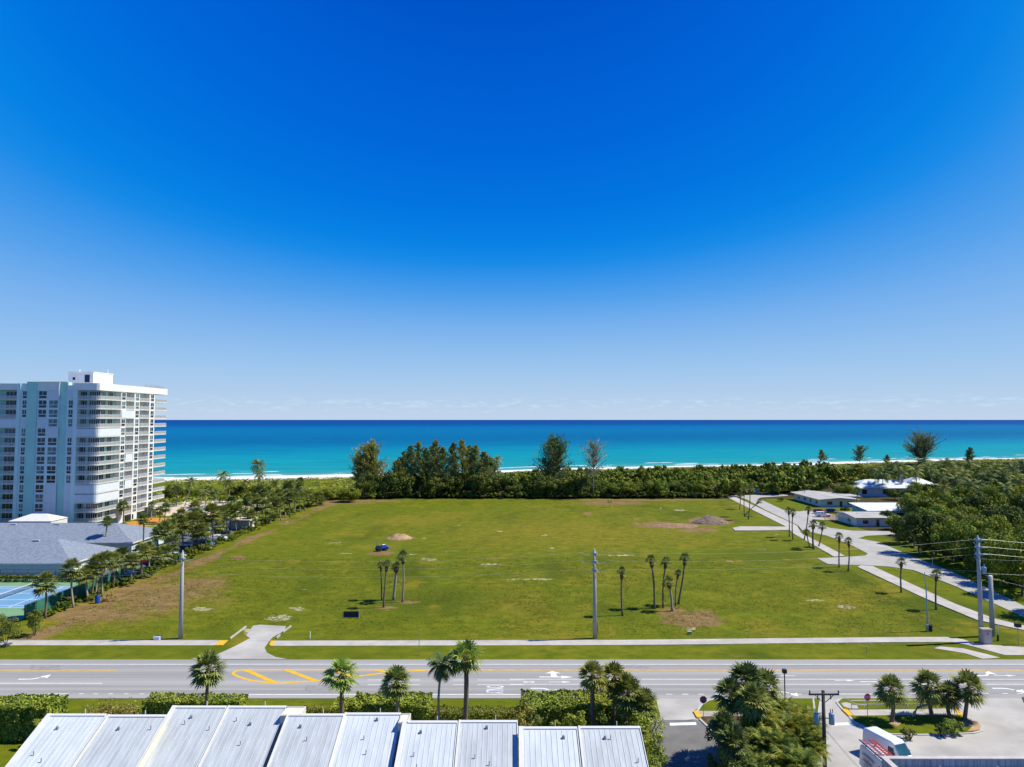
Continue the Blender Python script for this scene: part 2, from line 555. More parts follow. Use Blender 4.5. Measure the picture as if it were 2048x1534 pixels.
# bare strip along the left edge of the field
n1 = fbm(GX / 6, GY / 9) - 0.5
edge = -79.5 + (GY - 108) * 0.006
strip = np.clip(1.1 - np.abs(GX - (edge + 2.6)) / 2.8 + n1 * 2.4, 0, 1) * ((GY > 108) & (GY < 300))
dirt = np.maximum(dirt, strip * 0.85)
for e in [(290, 1190, 140, 38, 1.3, 0.5, 5), (180, 1224, 140, 26, 1.3, 0.5, 5), (400, 1165, 60, 14, 1.2, .5, 4)]:
    dry = np.maximum(dry, ell(*e) * 1.0)
    dirt = np.maximum(dirt, ell(*e) * 0.78)
for e in [(1390, 1238, 60, 17, .9, .45, 2.5), (1345, 1222, 34, 7, .8, .4, 2)]:
    dirt = np.maximum(dirt, ell(*e) * 0.95)
for e in [(1318, 1049, 50, 6, .7, .5, 3), (1395, 1060, 36, 5, .7, .5, 3), (1418, 1042, 45, 9, .6, .3, 3), (800, 1076, 30, 5, .6, .3, 2),
          (762, 1105, 26, 5, .7, .4, 2), (478, 1115, 15, 4, .6, .4, 2), (1176, 1026, 9, 3, .6, .4, 2), (1225, 1006, 60, 4, .9, .4, 4),
          (1290, 999, 150, 2.2, .8, .3, 4), (560, 1035, 20, 3, .8, .4, 2), (770, 1215, 22, 3, .8, .3, 1.5), (815, 1204, 26, 3, .8, .3, 1.5)]:
    dirt = np.maximum(dirt, ell(*e))
for e in [(690, 1003, 60, 6, 1, .4, 4), (750, 1001, 60, 3, 1, .4, 4)]:
    dirt = np.maximum(dirt, ell(*e) * .7)
for e in [(1055, 1158, 75, 2.2, .8, .6, 2), (595, 1216, 22, 5, .8, .6, 1.2), (560, 1236, 30, 8, .8, .6, 1.2), (505, 1262, 30, 9, .9, .6, 1.2),
          (855, 1118, 22, 3, .8, .6, 1.5), (826, 1108, 10, 2, .7, .5, 1), (848, 1076, 7, 1.6, .6, .4, 1), (1000, 1062, 8, 1.5, .7, .5, 1),
          (1690, 1212, 26, 5, .8, .6, 1), (1630, 1200, 22, 2, .8, .6, 1), (1460, 1122, 10, 2, .7, .4, 1), (1380, 1257, 26, 4, .8, .6, .8),
          (1245, 1110, 30, 1.6, .7, .6, 1.2), (985, 1128, 30, 1.8, .7, .6, 1.2), (1100, 1095, 16, 1.6, .7, .6, 1.2),
          (1525, 1098, 14, 1.6, .7, .5, 1), (400, 1218, 26, 5, .9, .6, 1.2), (670, 1085, 20, 2, .9, .6, 1.2), (1360, 1020, 16, 2, .8, .5, 2),
          (690, 1106, 14, 2, .8, .5, 1.2), (1090, 1070, 9, 2, .7, .4, 1.5)]:
    pale = np.maximum(pale, ell(*e) * .72)
r5 = random.Random(3)
for i in range(60):
    u, v = r5.uniform(420, 1640), r5.uniform(1010, 1275)
    pale = np.maximum(pale, ell(u, v, r5.uniform(5, 16), r5.uniform(0.8, 2.2), .8, .7, 1.0) * r5.uniform(.3, .6))
big = fbm(GX / 30, GY / 40, 4)
mid = fbm(GX / 7 + 40, GY / 10, 4)
dry = np.maximum(dry, np.clip((big - 0.47) * 3.2, 0, 1) * 0.75)
dry = np.maximum(dry, ell(1150, 1065, 330, 38, 1.4, .4, 12) * .72)
dry = np.maximum(dry, ell(1690, 1205, 80, 30, 1.2, .4, 6) * .75)
dry = np.maximum(dry, np.clip((mid - 0.54) * 4, 0, 1) * .75)
fine = fbm(GX / 3.2 + 11, GY / 5.0 + 7, 4)
dirt = np.maximum(dirt, np.clip((fine - 0.60) * 5, 0, 1) * np.clip((big - .42) * 5, 0, 1) * .34)
lush = np.clip((fbm(GX / 11 + 90, GY / 16 + 8, 4) - 0.52) * 4.5, 0, 1) * .8
lush = np.maximum(lush, ell(900, 1205, 150, 26, 1.3, .4, 8) * .8)
lush = np.maximum(lush, ell(1540, 1110, 110, 14, 1.3, .4, 8) * .6)
# tyre tracks curving over the left part of the field
for rad, tu, tv in ((15.0, 560, 1150), (17.0, 560, 1150), (24.0, 640, 1120), (26.0, 640, 1120), (40.0, 1250, 1100), (42.0, 1250, 1100)):
    cx, cy = G(tu, tv).x, G(tu, tv).y
    dd = np.abs(np.hypot(GX - cx, (GY - cy)) - rad)
    dry = np.maximum(dry, np.clip(1 - dd / 0.8, 0, 1) * (GX < cx + 2) * .62)
# outside the field
verge = (GY < 107.5) | (GX < -83) | (GX > 96)
sandm = np.clip((34 - dsh) / 6.0, 0, 1)
litter = ((GY > 304) & (dsh > 45) & (GX > -78)).astype(float)
litter = np.maximum(litter, ((GX > 112) & (GY > 120) & (GY < 235)).astype(float))
litter = np.maximum(litter, ((GX > 145) & (GY > 120)).astype(float)) * (1 - sandm)


def grid_faces(nx, ny):
    i = np.arange(nx - 1)[None, :] + np.arange(ny - 1)[:, None] * nx
    return np.stack([i, i + 1, i + 1 + nx, i + nx], -1).reshape(-1, 4)


M['ground'] = gm = bpy.data.materials.new('field_ground')
gm.use_nodes = True
n, l = gm.node_tree.nodes, gm.node_tree.links
P = n['Principled BSDF']
P.inputs['Roughness'].default_value = 0.95
P.inputs['Specular IOR Level'].default_value = 0.08
geo = N(n, 'ShaderNodeNewGeometry')


def gnoise(scale, detail=5, rough=.6, st=(1, 1, 1)):
    m_ = N(n, 'ShaderNodeMapping')
    m_.inputs['Scale'].default_value = st
    l.new(geo.outputs['Position'], m_.inputs[0])
    z = N(n, 'ShaderNodeTexNoise', i_Scale=scale, i_Detail=detail, i_Roughness=rough)
    l.new(m_.outputs[0], z.inputs['Vector'])
    return z.outputs['Fac']


def attr(nm):
    a = N(n, 'ShaderNodeAttribute', attribute_name=nm)
    return a.outputs['Fac']


def mask(src, nz, amt=0.6, lo=.35, hi=.65):
    """sharpen a soft mask with fine noise"""
    s = N(n, 'ShaderNodeMath', operation='SUBTRACT', i_1=0.5)
    l.new(nz, s.inputs[0])
    k = N(n, 'ShaderNodeMath', operation='MULTIPLY_ADD', i_1=amt)
    l.new(s.outputs[0], k.inputs[0])
    l.new(src, k.inputs[2])
    mr = N(n, 'ShaderNodeMapRange', interpolation_type='SMOOTHSTEP')
    mr.inputs['From Min'].default_value = lo
    mr.inputs['From Max'].default_value = hi
    l.new(k.outputs[0], mr.inputs['Value'])
    # where the mask itself is zero nothing may show
    g = N(n, 'ShaderNodeMath', operation='MULTIPLY', use_clamp=True, i_1=8.0)
    l.new(src, g.inputs[0])
    q = N(n, 'ShaderNodeMath', operation='MULTIPLY')
    l.new(mr.outputs[0], q.inputs[0])
    l.new(g.outputs[0], q.inputs[1])
    return q.outputs[0]


def mix(fac, a, b):
    m_ = N(n, 'ShaderNodeMix', data_type='RGBA')
    l.new(fac, m_.inputs['Factor'])
    for s_, x in (('A', a), ('B', b)):
        if isinstance(x, tuple):
            m_.inputs[s_].default_value = (*x, 1)
        else:
            l.new(x, m_.inputs[s_])
    return m_.outputs['Result']


nf, nm_, nc = gnoise(1.1, 7, .78, (.7, 1, 1)), gnoise(0.42, 7, .75, (.7, 1, 1)), gnoise(0.13, 4, .6)
gr = ramp(n, [(0.28, (0.068, 0.096, 0.005)), (0.5, (0.122, 0.146, 0.006)), (0.72, (0.190, 0.186, 0.011))])
l.new(nm_, gr.inputs[0])
gr2 = ramp(n, [(0.3, (0.130, 0.132, 0.007)), (0.7, (0.250, 0.204, 0.018))])
l.new(nm_, gr2.inputs[0])
gr3 = ramp(n, [(0.3, (0.048, 0.076, 0.004)), (0.7, (0.102, 0.130, 0.006))])
l.new(nf, gr3.inputs[0])
col = mix(mask(attr('lush'), nm_, 1.2, .1, .9), gr.outputs[0], gr3.outputs[0])
col = mix(mask(attr('dry'), nm_, 1.2, .1, .95), col, gr2.outputs[0])
dr = ramp(n, [(0.3, (0.15, 0.092, 0.034)), (0.7, (0.31, 0.20, 0.088))])
l.new(nm_, dr.inputs[0])
col = mix(mask(attr('dirt'), nf, 1.5, .2, .85), col, dr.outputs[0])
pr = ramp(n, [(0.3, (0.36, 0.29, 0.17)), (0.7, (0.60, 0.53, 0.38))])
l.new(nf, pr.inputs[0])
col = mix(mask(attr('pale'), nf, 2.6, .5, .95), col, pr.outputs[0])
lr = ramp(n, [(0.35, (0.045, 0.040, 0.016)), (0.7, (0.09, 0.075, 0.022))])
l.new(nm_, lr.inputs[0])
col = mix(attr('litter'), col, lr.outputs[0])
sr = ramp(n, [(0.3, (0.52, 0.44, 0.33)), (0.7, (0.64, 0.57, 0.45))])
l.new(nm_, sr.inputs[0])
col = mix(attr('beach'), col, sr.outputs[0])
l.new(col, P.inputs['Base Color'])
bp = N(n, 'ShaderNodeBump', i_Strength=0.9, i_Distance=0.12)
l.new(gnoise(3.0, 5, .75), bp.inputs['Height'])
l.new(bp.outputs[0], P.inputs['Normal'])
gme = npmesh('ground', np.stack([GX, GY, GZ], -1).reshape(-1, 3), grid_faces(len(gx), len(gy)), gm)
for nm2, arr in (('dirt', dirt), ('pale', pale), ('dry', dry), ('lush', lush), ('litter', litter), ('beach', sandm)):
    if nm2 in ('dirt', 'pale', 'dry', 'lush'):
        arr = np.where(fieldmask, arr, arr * 0 + (0.35 * np.clip((mid - .5) * 5, 0, 1) if nm2 == 'dry' else (lush if nm2 == 'lush' else 0)))
    a = gme.attributes.new(nm2, 'FLOAT', 'POINT')
    a.data.foreach_set('value', arr.astype(np.float32).ravel())
gme.polygons.foreach_set('use_smooth', [True] * len(gme.polygons))
go = link('ground', gme)
go['kind'] = 'structure'

# ------------------------------------------------------------------ sea
seam = bpy.data.materials.new('sea_water')
seam.use_nodes = True
n, l = seam.node_tree.nodes, seam.node_tree.links
P = n['Principled BSDF']
P.inputs['Roughness'].default_value = 0.6
P.inputs['Specular IOR Level'].default_value = 0.03
geo = N(n, 'ShaderNodeNewGeometry')
at = N(n, 'ShaderNodeAttribute', attribute_name='off')        # log distance offshore
nzc = gnoise(0.004, 4, .6, (0.35, 1.6, 1))
ad = N(n, 'ShaderNodeMath', operation='MULTIPLY_ADD', i_1=0.07, i_2=-0.035)
l.new(nzc, ad.inputs[0])
ad2 = N(n, 'ShaderNodeMath', operation='ADD')
l.new(at.outputs['Fac'], ad2.inputs[0])
l.new(ad.outputs[0], ad2.inputs[1])
wr = ramp(n, [(0.0, (0.09, 0.30, 0.27)), (0.10, (0.012, 0.26, 0.285)), (0.30, (0.003, 0.24, 0.305)), (0.36, (0.001, 0.185, 0.295)), (0.40, (0.0, 0.145, 0.27)),
              (0.455, (0.0, 0.11, 0.245)), (0.50, (0.0, 0.122, 0.265)), (0.545, (0.0, 0.135, 0.285)), (0.61, (0.0, 0.12, 0.28)), (0.665, (0.0, 0.066, 0.245)), (0.9, (0.0, 0.05, 0.215))])
l.new(ad2.outputs[0], wr.inputs[0])
# light chop: darker and paler streaks
nz1 = gnoise(0.05, 6, .65, (0.25, 1.0, 1))
cr_ = ramp(n, [(0.35, (0.80, 0.84, 0.88)), (0.65, (1.12, 1.1, 1.08))])
l.new(nz1, cr_.inputs[0])
mm = N(n, 'ShaderNodeMix', data_type='RGBA', blend_type='MULTIPLY')
mm.inputs['Factor'].default_value = 1
l.new(wr.outputs[0], mm.inputs['A'])
l.new(cr_.outputs[0], mm.inputs['B'])
fo = N(n, 'ShaderNodeAttribute', attribute_name='foam')
nzf = gnoise(0.16, 6, .7, (0.35, 1.3, 1))
fm = mask(fo.outputs['Fac'], nzf, 1.7, .3, .75)
wc = mix(fm, mm.outputs['Result'], (0.74, 0.76, 0.77))
nzw = gnoise(0.035, 7, .75, (0.5, 1.4, 1))
wcap = ramp(n, [(0.70, (0, 0, 0)), (0.76, (0.55,) * 3)])
l.new(nzw, wcap.inputs[0])
wc = mix(wcap.outputs[0], wc, (0.6, 0.68, 0.70))
l.new(wc, P.inputs['Base Color'])
bp = N(n, 'ShaderNodeBump', i_Strength=0.5, i_Distance=0.6)
l.new(gnoise(0.25, 5, .6, (0.5, 1.2, 1)), bp.inputs['Height'])
l.new(bp.outputs[0], P.inputs['Normal'])
sx = axis([(-60000, -6000, 6000), (-6000, -1200, 600), (-1200, -420, 40), (-420, 900, 3.2), (900, 2600, 60), (2600, 6000, 500), (6000, 60000, 6000)])
off = np.concatenate([np.arange(-12, 90, 1.6), np.geomspace(90, 70000, 60)])
SX, SO = np.meshgrid(sx, off)
SY = coast(np.clip(SX, -1500, 2600)) + SO
SZ = np.full_like(SX, -1.4)
foam = np.clip(1.35 - np.abs(SO - 4) / 13.0, 0, 1)
nn = fbm(SX / 60, SO * 0 + 3.3, 3)
for c0, wd, th in ((16, 5.0, 0.34), (29, 3.6, 0.44), (42, 3.0, 0.50), (58, 2.6, .57)):
    c = c0 + 8 * (fbm(SX / 90 + c0, SO * 0 + c0, 3) - .5)
    brk = np.clip((fbm(SX / 24 + c0 * 3, SO * 0 + 1.7 * c0, 3) - th) * 9, 0, 1)
    foam = np.maximum(foam, np.clip(1.15 - np.abs(SO - c) / wd, 0, 1) * brk)
foam = np.maximum(foam, 0.42 * np.clip(1 - (SO - 8) / 26.0, 0, 1) * (SO > 0))
SZ = SZ + 0.5 * np.clip(foam - .6, 0, 1)
offn = np.clip(np.log(np.clip(SO, 25, 60000) / 25) / math.log(60000 / 25), 0, 1)
# depth as the eye reads it: spread the bands between 30 m and 12 km
sme = npmesh('sea', np.stack([SX, SY, SZ], -1).reshape(-1, 3), grid_faces(len(sx), len(off)), seam)
for nm2, arr in (('off', offn), ('foam', foam)):
    a = sme.attributes.new(nm2, 'FLOAT', 'POINT')
    a.data.foreach_set('value', arr.astype(np.float32).ravel())
sme.polygons.foreach_set('use_smooth', [True] * len(sme.polygons))
se = link('sea', sme)
se['kind'] = 'structure'


# ------------------------------------------------------------------ roads and paths
def sheet(name, px, z, mat, base=-0.05):
    return struct(name, MB().prism([G(u, v).xy for u, v in px], base, z), mat)


YF, YN = G(1024, 1319.5).y, G(1024, 1397).y
struct('main_road', MB().box(-420, 420, YN, YF, -0.2, 0.03), M['road'])
sw = MB()
sw.prism([G(u, v).xy for u, v in [(-900, 1281), (452, 1281), (437, 1291.5), (-900, 1291.5)]], -.1, .07)
struct('sidewalk', sw, M['concrete'])
sw = MB()
sw.prism([G(u, v).xy for u, v in [(541, 1282), (1240, 1280.5), (1780, 1275), (1895, 1274.5), (1925, 1279), (1952, 1288), (2060, 1296), (2060, 1311), (2010, 1311),
                                  (1940, 1292), (1905, 1284.5), (1780, 1285), (1240, 1291), (541, 1292.5)]], -.1, .07)
struct('sidewalk', sw, M['concrete'])
sheet('sidewalk', [(1868, 1297), (1880, 1293.5), (1925, 1297), (1975, 1309), (2000, 1316), (1965, 1318), (1930, 1307)], .05, M['concrete'])
sheet('driveway_apron', [(380, 1318.8), (430, 1311), (470, 1293), (500, 1277), (492, 1272), (506, 1252), (520, 1250), (572, 1253), (568, 1262), (545, 1275),
                         (538, 1283), (529, 1296), (534, 1306), (552, 1315), (575, 1318.8)], .06, M['concrete_lot'])
kb = MB()
for pts in ([(460, 1277), (492, 1253)], [(566, 1264), (582, 1252)], [(553, 1276), (560, 1270)]):
    kb.bar(G(*pts[0], .12), G(*pts[1], .12), .18, .24)
struct('driveway_kerb', kb, M['kerb'])
for px in ([(441, 1281.3), (456, 1281.3), (445, 1291.3), (428, 1291.3)], [(542, 1282.5), (551, 1282.5), (547, 1291.3), (538, 1291.3)]):
    sheet('tactile_strip', px, .095, M['pyellow'])
# side street on the right
ss = MB()
for px in ([(1468, 991), (1499, 990), (1522, 995), (1517, 997), (1568, 1020.6), (1599, 1023), (1614, 1031), (1624, 1038.5), (1660, 1056), (1706, 1061.4), (1716, 1076.7), (1757, 1084), (1740, 1109), (1735.5, 1107),
            (1706, 1092), (1655, 1071.6), (1604, 1060), (1596, 1051), (1527.5, 1018), (1494, 999)],
           [(1757, 1084), (1818, 1110), (1910, 1145.6), (2048, 1212), (2250, 1309), (2250, 1326), (2048, 1234), (1910, 1172), (1828, 1140.5), (1777, 1133), (1726, 1130), (1731.5, 1111), (1735.5, 1107), (1740, 1109)],
           [(1634.6, 1116.5), (1701, 1113.5), (1731.5, 1111), (1726, 1130), (1690, 1129.5), (1655, 1128)],
           [(1706, 1061.4), (1782, 1062.5), (1860, 1062), (1860, 1069), (1782, 1069), (1731.5, 1071.6), (1716, 1076.7)],
           [(1499, 990), (1576, 987.5), (1576, 991.5), (1522, 995)], [(1599, 1023), (1612, 1021), (1640, 1022), (1650, 1040), (1624, 1038.5), (1614, 1031)]):
    ss.prism([G(u, v).xy for u, v in px], -.05, .03)
struct('side_street', ss, M['street'])
sheet('sidewalk', [(1722, 1131), (1745, 1132.5), (1910, 1208), (1990, 1238), (2048, 1252), (2250, 1262), (2250, 1271), (2048, 1261), (1953, 1240), (1848.7, 1196.5), (1715, 1134)], .08, M['concrete'])
sheet('sidewalk', [(1451, 993), (1464, 991), (1594, 1051.5), (1602, 1066), (1690, 1112), (1668, 1113.5), (1588, 1068), (1573, 1054)], .08, M['concrete'])
sheet('old_driveway', [(1465, 1056), (1480, 1053), (1577, 1053.5), (1580, 1060), (1520, 1061), (1470, 1061)], .06, M['concrete'])
sheet('house_drive', [(1651, 1040), (1641, 1023), (1668, 1030), (1678, 1041)], .05, M['sand'])
# near side: aprons, drive, car park
sheet('drive_apron', [(1312, 1397.2), (1455, 1397.2), (1420, 1404), (1398, 1414), (1386, 1424), (1398, 1440.5), (1322, 1440.5)], .04, M['concrete_lot'])
sheet('asphalt_drive', [(1300, 1438), (1398, 1438), (1412, 1455), (1470, 1534), (1640, 1800), (1330, 1800)], .035, M['asphalt'])
sheet('car_park', [(1640, 1397.2), (2350, 1397.2), (2350, 1900), (1560, 1900), (1600, 1520), (1632, 1440)], .04, M['concrete_lot'])
wl_ = MB()
for va, vb, ua, ub in ((1331.5, 1334.2, -400, 2450), (1336, 1338.6, -400, 2450), (1344.5, 1348.5, -400, 440), (1352.5, 1356.5, -400, 2450), (1371.5, 1376, -400, 2450), (1380.5, 1385.5, -400, 2450)):
    wl_.box(G(ua, va).x, G(ub, va).x, G(1024, vb).y, G(1024, va).y, .0305, .0325)
struct('worn_wheel_track', wl_, pm('worn_wheel_track', (0.292, 0.282, 0.262), 0.9, 0.14, 0.9, 0.1, 12, stretch=(0.02, 0.9, 1)))
pt = MB()
for ua, ub, va, vb in ((610, 700, 1371, 1386), (1250, 1300, 1331, 1340), (1745, 1860, 1371.5, 1387), (60, 120, 1331, 1340)):
    pt.prism([G(ua, va).xy, G(ub, va).xy, G(ub, vb).xy, G(ua, vb).xy], .0325, .0335)
struct('asphalt_patch', pt, pm('asphalt_patch', (0.27, 0.262, 0.245), 0.9, 0.16, 1.2))
jt = MB()
for u in range(-100, 2100, 23):                                    # joints of the long sidewalk
    if 430 < u < 560:
        continue
    a, b = G(u, 1281.6), G(u, 1291)
    if u < 430:
        jt.box(a.x - .02, a.x + .02, b.y, a.y, .07, .072)
for k, u in enumerate(range(560, 1760, 23)):
    a, b = G(u, 1283), G(u, 1290.5)
    jt.box(a.x - .02, a.x + .02, b.y, a.y, .07, .072)
struct('sidewalk_joint', jt, M['kerb'])
mk = MB()


def mark(mb, px, z=.034):
    """painted patch: a thin sheet on the road"""
    mb.prism([G(u, v).xy for u, v in px], z, z + .004)


def lineh(mb, u0, u1, v, wd=.15, z=.034):
    y = G(1024, v).y
    a, b = G(u0, v), G(u1, v)
    mb.box(a.x, b.x, y - wd / 2, y + wd / 2, z, z + .004)


lineh(mk, -400, 2450, 1329, .18)
lineh(mk, -400, 205, 1367, .18)
lineh(mk, 92, 136, 1388.2)
for a in (158, 187, 217, 248, 279):
    lineh(mk, a, a + 9, 1388.2)
lineh(mk, 400, 1118, 1389.5, .18)
for a in (1120, 1300, 1332, 1364, 1396, 1430, 1462, 1494, 1526, 1558, 1590):
    lineh(mk, a, a + 13, 1389)
lineh(mk, 1640, 1755, 1388.5, .18)
for a in (1820, 1855, 1890, 1925, 1965, 2004, 2034):
    lineh(mk, a, a + 12, 1387.5)
for a, b in ((735, 840), (906, 928), (955, 1048)):
    lineh(mk, a, b, 1360.5, .14)
    lineh(mk, a, b, 1370, .14)
lineh(mk, 1020, 2450, 1359, .15)
lineh(mk, 1020, 2450, 1369, .15)
lineh(mk, 1560, 1590, 1352, .14)
lineh(mk, 1720, 1765, 1364, .2)
mark(mk, [(1339, 1446.5), (1392, 1445), (1393, 1450.5), (1340, 1452)], .04)        # stop bar of the asphalt drive
mark(mk, [(1662, 1447), (1705, 1445), (1712, 1450), (1664, 1452.5)], .045)
struct('white_road_marking', mk, M['pwhite'])


def flat(mb, poly, o, ax, ay, z=.035):
    """polygon given in driver axes (along, left) laid at world point o"""
    mb.prism([(o[0] + ax[0] * p + ay[0] * q, o[1] + ax[1] * p + ay[1] * q) for p, q in poly], z, z + .004)


ar = MB()
E, W_, LN = (1, 0), (-1, 0), (0, 1)


def arrow_straight(u, v, s=1, d=E):
    o = G(u, v).xy
    flat(ar, [(-2 * s, -.09 * s), (0.4 * s, -.09 * s), (.4 * s, -.34 * s), (2 * s, 0), (.4 * s, .34 * s), (.4 * s, .09 * s), (-2 * s, .09 * s)], o, d, LN)


def arrow_turn(u, v, s=1, left=1, d=E):
    o = G(u, v).xy
    pts = [(-1.9, -.12)] + [(-.6 + 1.3 * math.sin(t), 1.15 * (1 - math.cos(t)) - .12) for t in (0, .4, .8, 1.2)]
    pts += [(.35, .95), (1.2, 1.65), (1.55, .35), (1.1, .62)]
    pts += [(-.6 + 1.0 * math.sin(t), .9 * (1 - math.cos(t)) + .16) for t in (1.1, .7, .3, 0)] + [(-1.9, .16)]
    flat(ar, [(p * s, q * s * left) for p, q in pts], o, d, LN)


def arrow_both(u, v, s=1):
    o = G(u, v).xy
    flat(ar, [(-2.0, -.14), (1.0, -.14), (1.0, -.5), (2.6, 0), (1.0, .5), (1.0, .14), (.5, .14), (.3, 1.3), (1.05, 1.3), (-.1, 2.2), (-1.2, 1.3), (-.4, 1.3), (-.4, .14), (-2.0, .14)], o, E, LN)


arrow_turn(66, 1359, 1.05)
arrow_both(1108, 1354.5)
arrow_straight(1120, 1364.5, .75)
arrow_turn(1090, 1377, 1.0, -1)
arrow_turn(1975, 1352, 1.05, 1, E)
arrow_straight(2010, 1351.5, .8)
arrow_turn(2015, 1377, 1.05, -1)
arrow_turn(1570, 1384, .9, -1)
arrow_straight(1690, 1361.5, .7)
arrow_straight(1963, 1419, .6)
arrow_straight(2044, 1449, .6, W_)
# bicycle of the cycle lane: two wheels and a frame
for du in (1052, 1064):
    o = G(du, 1364.5)
    for k in range(10):
        t, t2 = 2 * PI * k / 10, 2 * PI * (k + 1) / 10
        flat(ar, [(.32 * math.cos(t), .36 * math.sin(t)), (.32 * math.cos(t2), .36 * math.sin(t2)), (.2 * math.cos(t2), .24 * math.sin(t2)), (.2 * math.cos(t), .24 * math.sin(t))], o.xy, E, LN)
flat(ar, [(-.5, .1), (.1, .3), (.6, .1), (.5, 0), (.1, .18), (-.45, 0)], G(1058, 1364.5).xy, E, LN)
struct('road_arrow_marking', ar, M['pwhite'])


def text_mesh(body, size, extr=0.002):
    cu = bpy.data.curves.new('txt', 'FONT')
    cu.body = body
    cu.size = size
    cu.extrude = extr
    cu.align_x = 'CENTER'
    cu.align_y = 'CENTER'
    o = bpy.data.objects.new('txt', cu)
    C.objects.link(o)
    dg = bpy.context.evaluated_depsgraph_get()
    me = bpy.data.meshes.new_from_object(o.evaluated_get(dg))
    bpy.data.objects.remove(o)
    bpy.data.curves.remove(cu)
    return me


tm = text_mesh('ONLY', 1.0, .003)
tm.materials.append(M['pwhite'])
to = link('road_word_marking', tm, None, (*G(988, 1379.5).xy, .038), -PI / 2, (1.0, 3.2, 1))
to['kind'] = 'structure'
yl = MB()
y0 = G(1024, 1341).y
for dy in (-.16, .16):
    yl.box(G(-400, 1341).x, G(234, 1341).x, y0 + dy - .11 - .2, y0 + dy + .11 - .2, .034, .038)
    yl.box(G(980, 1340.5).x, G(2450, 1340).x, y0 + dy - .11 + .1, y0 + dy + .11 + .1, .034, .038)
struct('yellow_centre_line', yl, M['pyfade'])
yh = MB()
up = [(500, 1339.6), (560, 1340), (660, 1340), (760, 1340.2), (850, 1340.4), (985, 1340.5)]
lo = [(500, 1361), (530, 1365.5), (562, 1367.3), (605, 1364), (650, 1361), (700, 1355), (760, 1347.5), (850, 1341)]


def ribbon(mb, pts, wd, z=.034):
    p = [G(*q).xy for q in pts]
    for i in range(len(p) - 1):
        a, b = Vector(p[i]), Vector(p[i + 1])
        d = (b - a)
        nn_ = Vector((-d.y, d.x)).normalized() * wd / 2
        ex = d.normalized() * 0.02
        mb.prism([a - nn_, b + ex - nn_, b + ex + nn_, a + nn_], z + .0004 * i, z + .004 + .0004 * i)


ribbon(yh, up, .36)
ribbon(yh, [(500, 1339.6), (480, 1340.5), (468, 1344), (466, 1348), (475, 1353), (486, 1357), (500, 1361)] + lo[1:], .42)
for a, b in (((484, 1340.5), (540, 1365.5)), ((565, 1340.3), (622, 1362)), ((660, 1340.6), (700, 1354)), ((746, 1341), (772, 1346.5))):
    p, q = G(*a).xy, G(*b).xy
    yh.prism([(p[0], p[1]), (p[0] + 1.1, p[1]), (q[0] + 1.1, q[1]), (q[0], q[1])], .042, .046)
struct('yellow_hatched_median', yh, M['pyellow'])


# ------------------------------------------------------------------ foliage builders (numpy)
def leaf_quads(Pn, Nn, size, asp=0.55, rs=NR, jit=0.9):
    """leaf quads at points Pn facing roughly along Nn"""
    k = len(Pn)
    nn = Nn + rs.normal(0, jit * .5, (k, 3))
    nn /= np.linalg.norm(nn, axis=1)[:, None] + 1e-9
    t = np.cross(nn, rs.normal(0, 1, (k, 3)))
    t /= np.linalg.norm(t, axis=1)[:, None] + 1e-9
    b = np.cross(nn, t)
    s = (size * rs.uniform(.6, 1.35, k))[:, None]
    # kite shaped leaf
    V = np.stack([Pn - t * s * .5, Pn + b * s * asp * .5 - t * s * .02, Pn + t * s * .5, Pn - b * s * asp * .5 - t * s * .02], 1).reshape(-1, 3)
    F = np.arange(k * 4).reshape(-1, 4)
    return V, F


def crown_arrays(R, H, z0, nclump, nleaf, size, rs, flat_=0.8, asp=.6):
    """crown of leaf clumps spread over a dome: radius R, from z0 up to H"""
    Pn, Nn = [], []
    hz = (H - z0) / 2
    for i in range(nclump):
        while True:
            d = rs.normal(0, 1, 3)
            d /= np.linalg.norm(d)
            if d[2] > -0.55:
                break
        rr_ = rs.uniform(.62, .95) if i % 4 else rs.uniform(.2, .6)
        c = np.array([d[0] * R * rr_, d[1] * R * rr_, z0 + hz + d[2] * hz * rr_])
        cr = min(R, hz * 1.4) * rs.uniform(.22, .38)
        q = rs.normal(0, 1, (nleaf, 3))
        q /= np.linalg.norm(q, axis=1)[:, None]
        rad = rs.uniform(.55, 1.12, nleaf)[:, None]
        p = c + q * cr * rad * np.array([1, 1, flat_])
        Pn.append(p)
        Nn.append(q + np.array([0, 0, .5]))
    return leaf_quads(np.concatenate(Pn), np.concatenate(Nn), size, asp, rs)


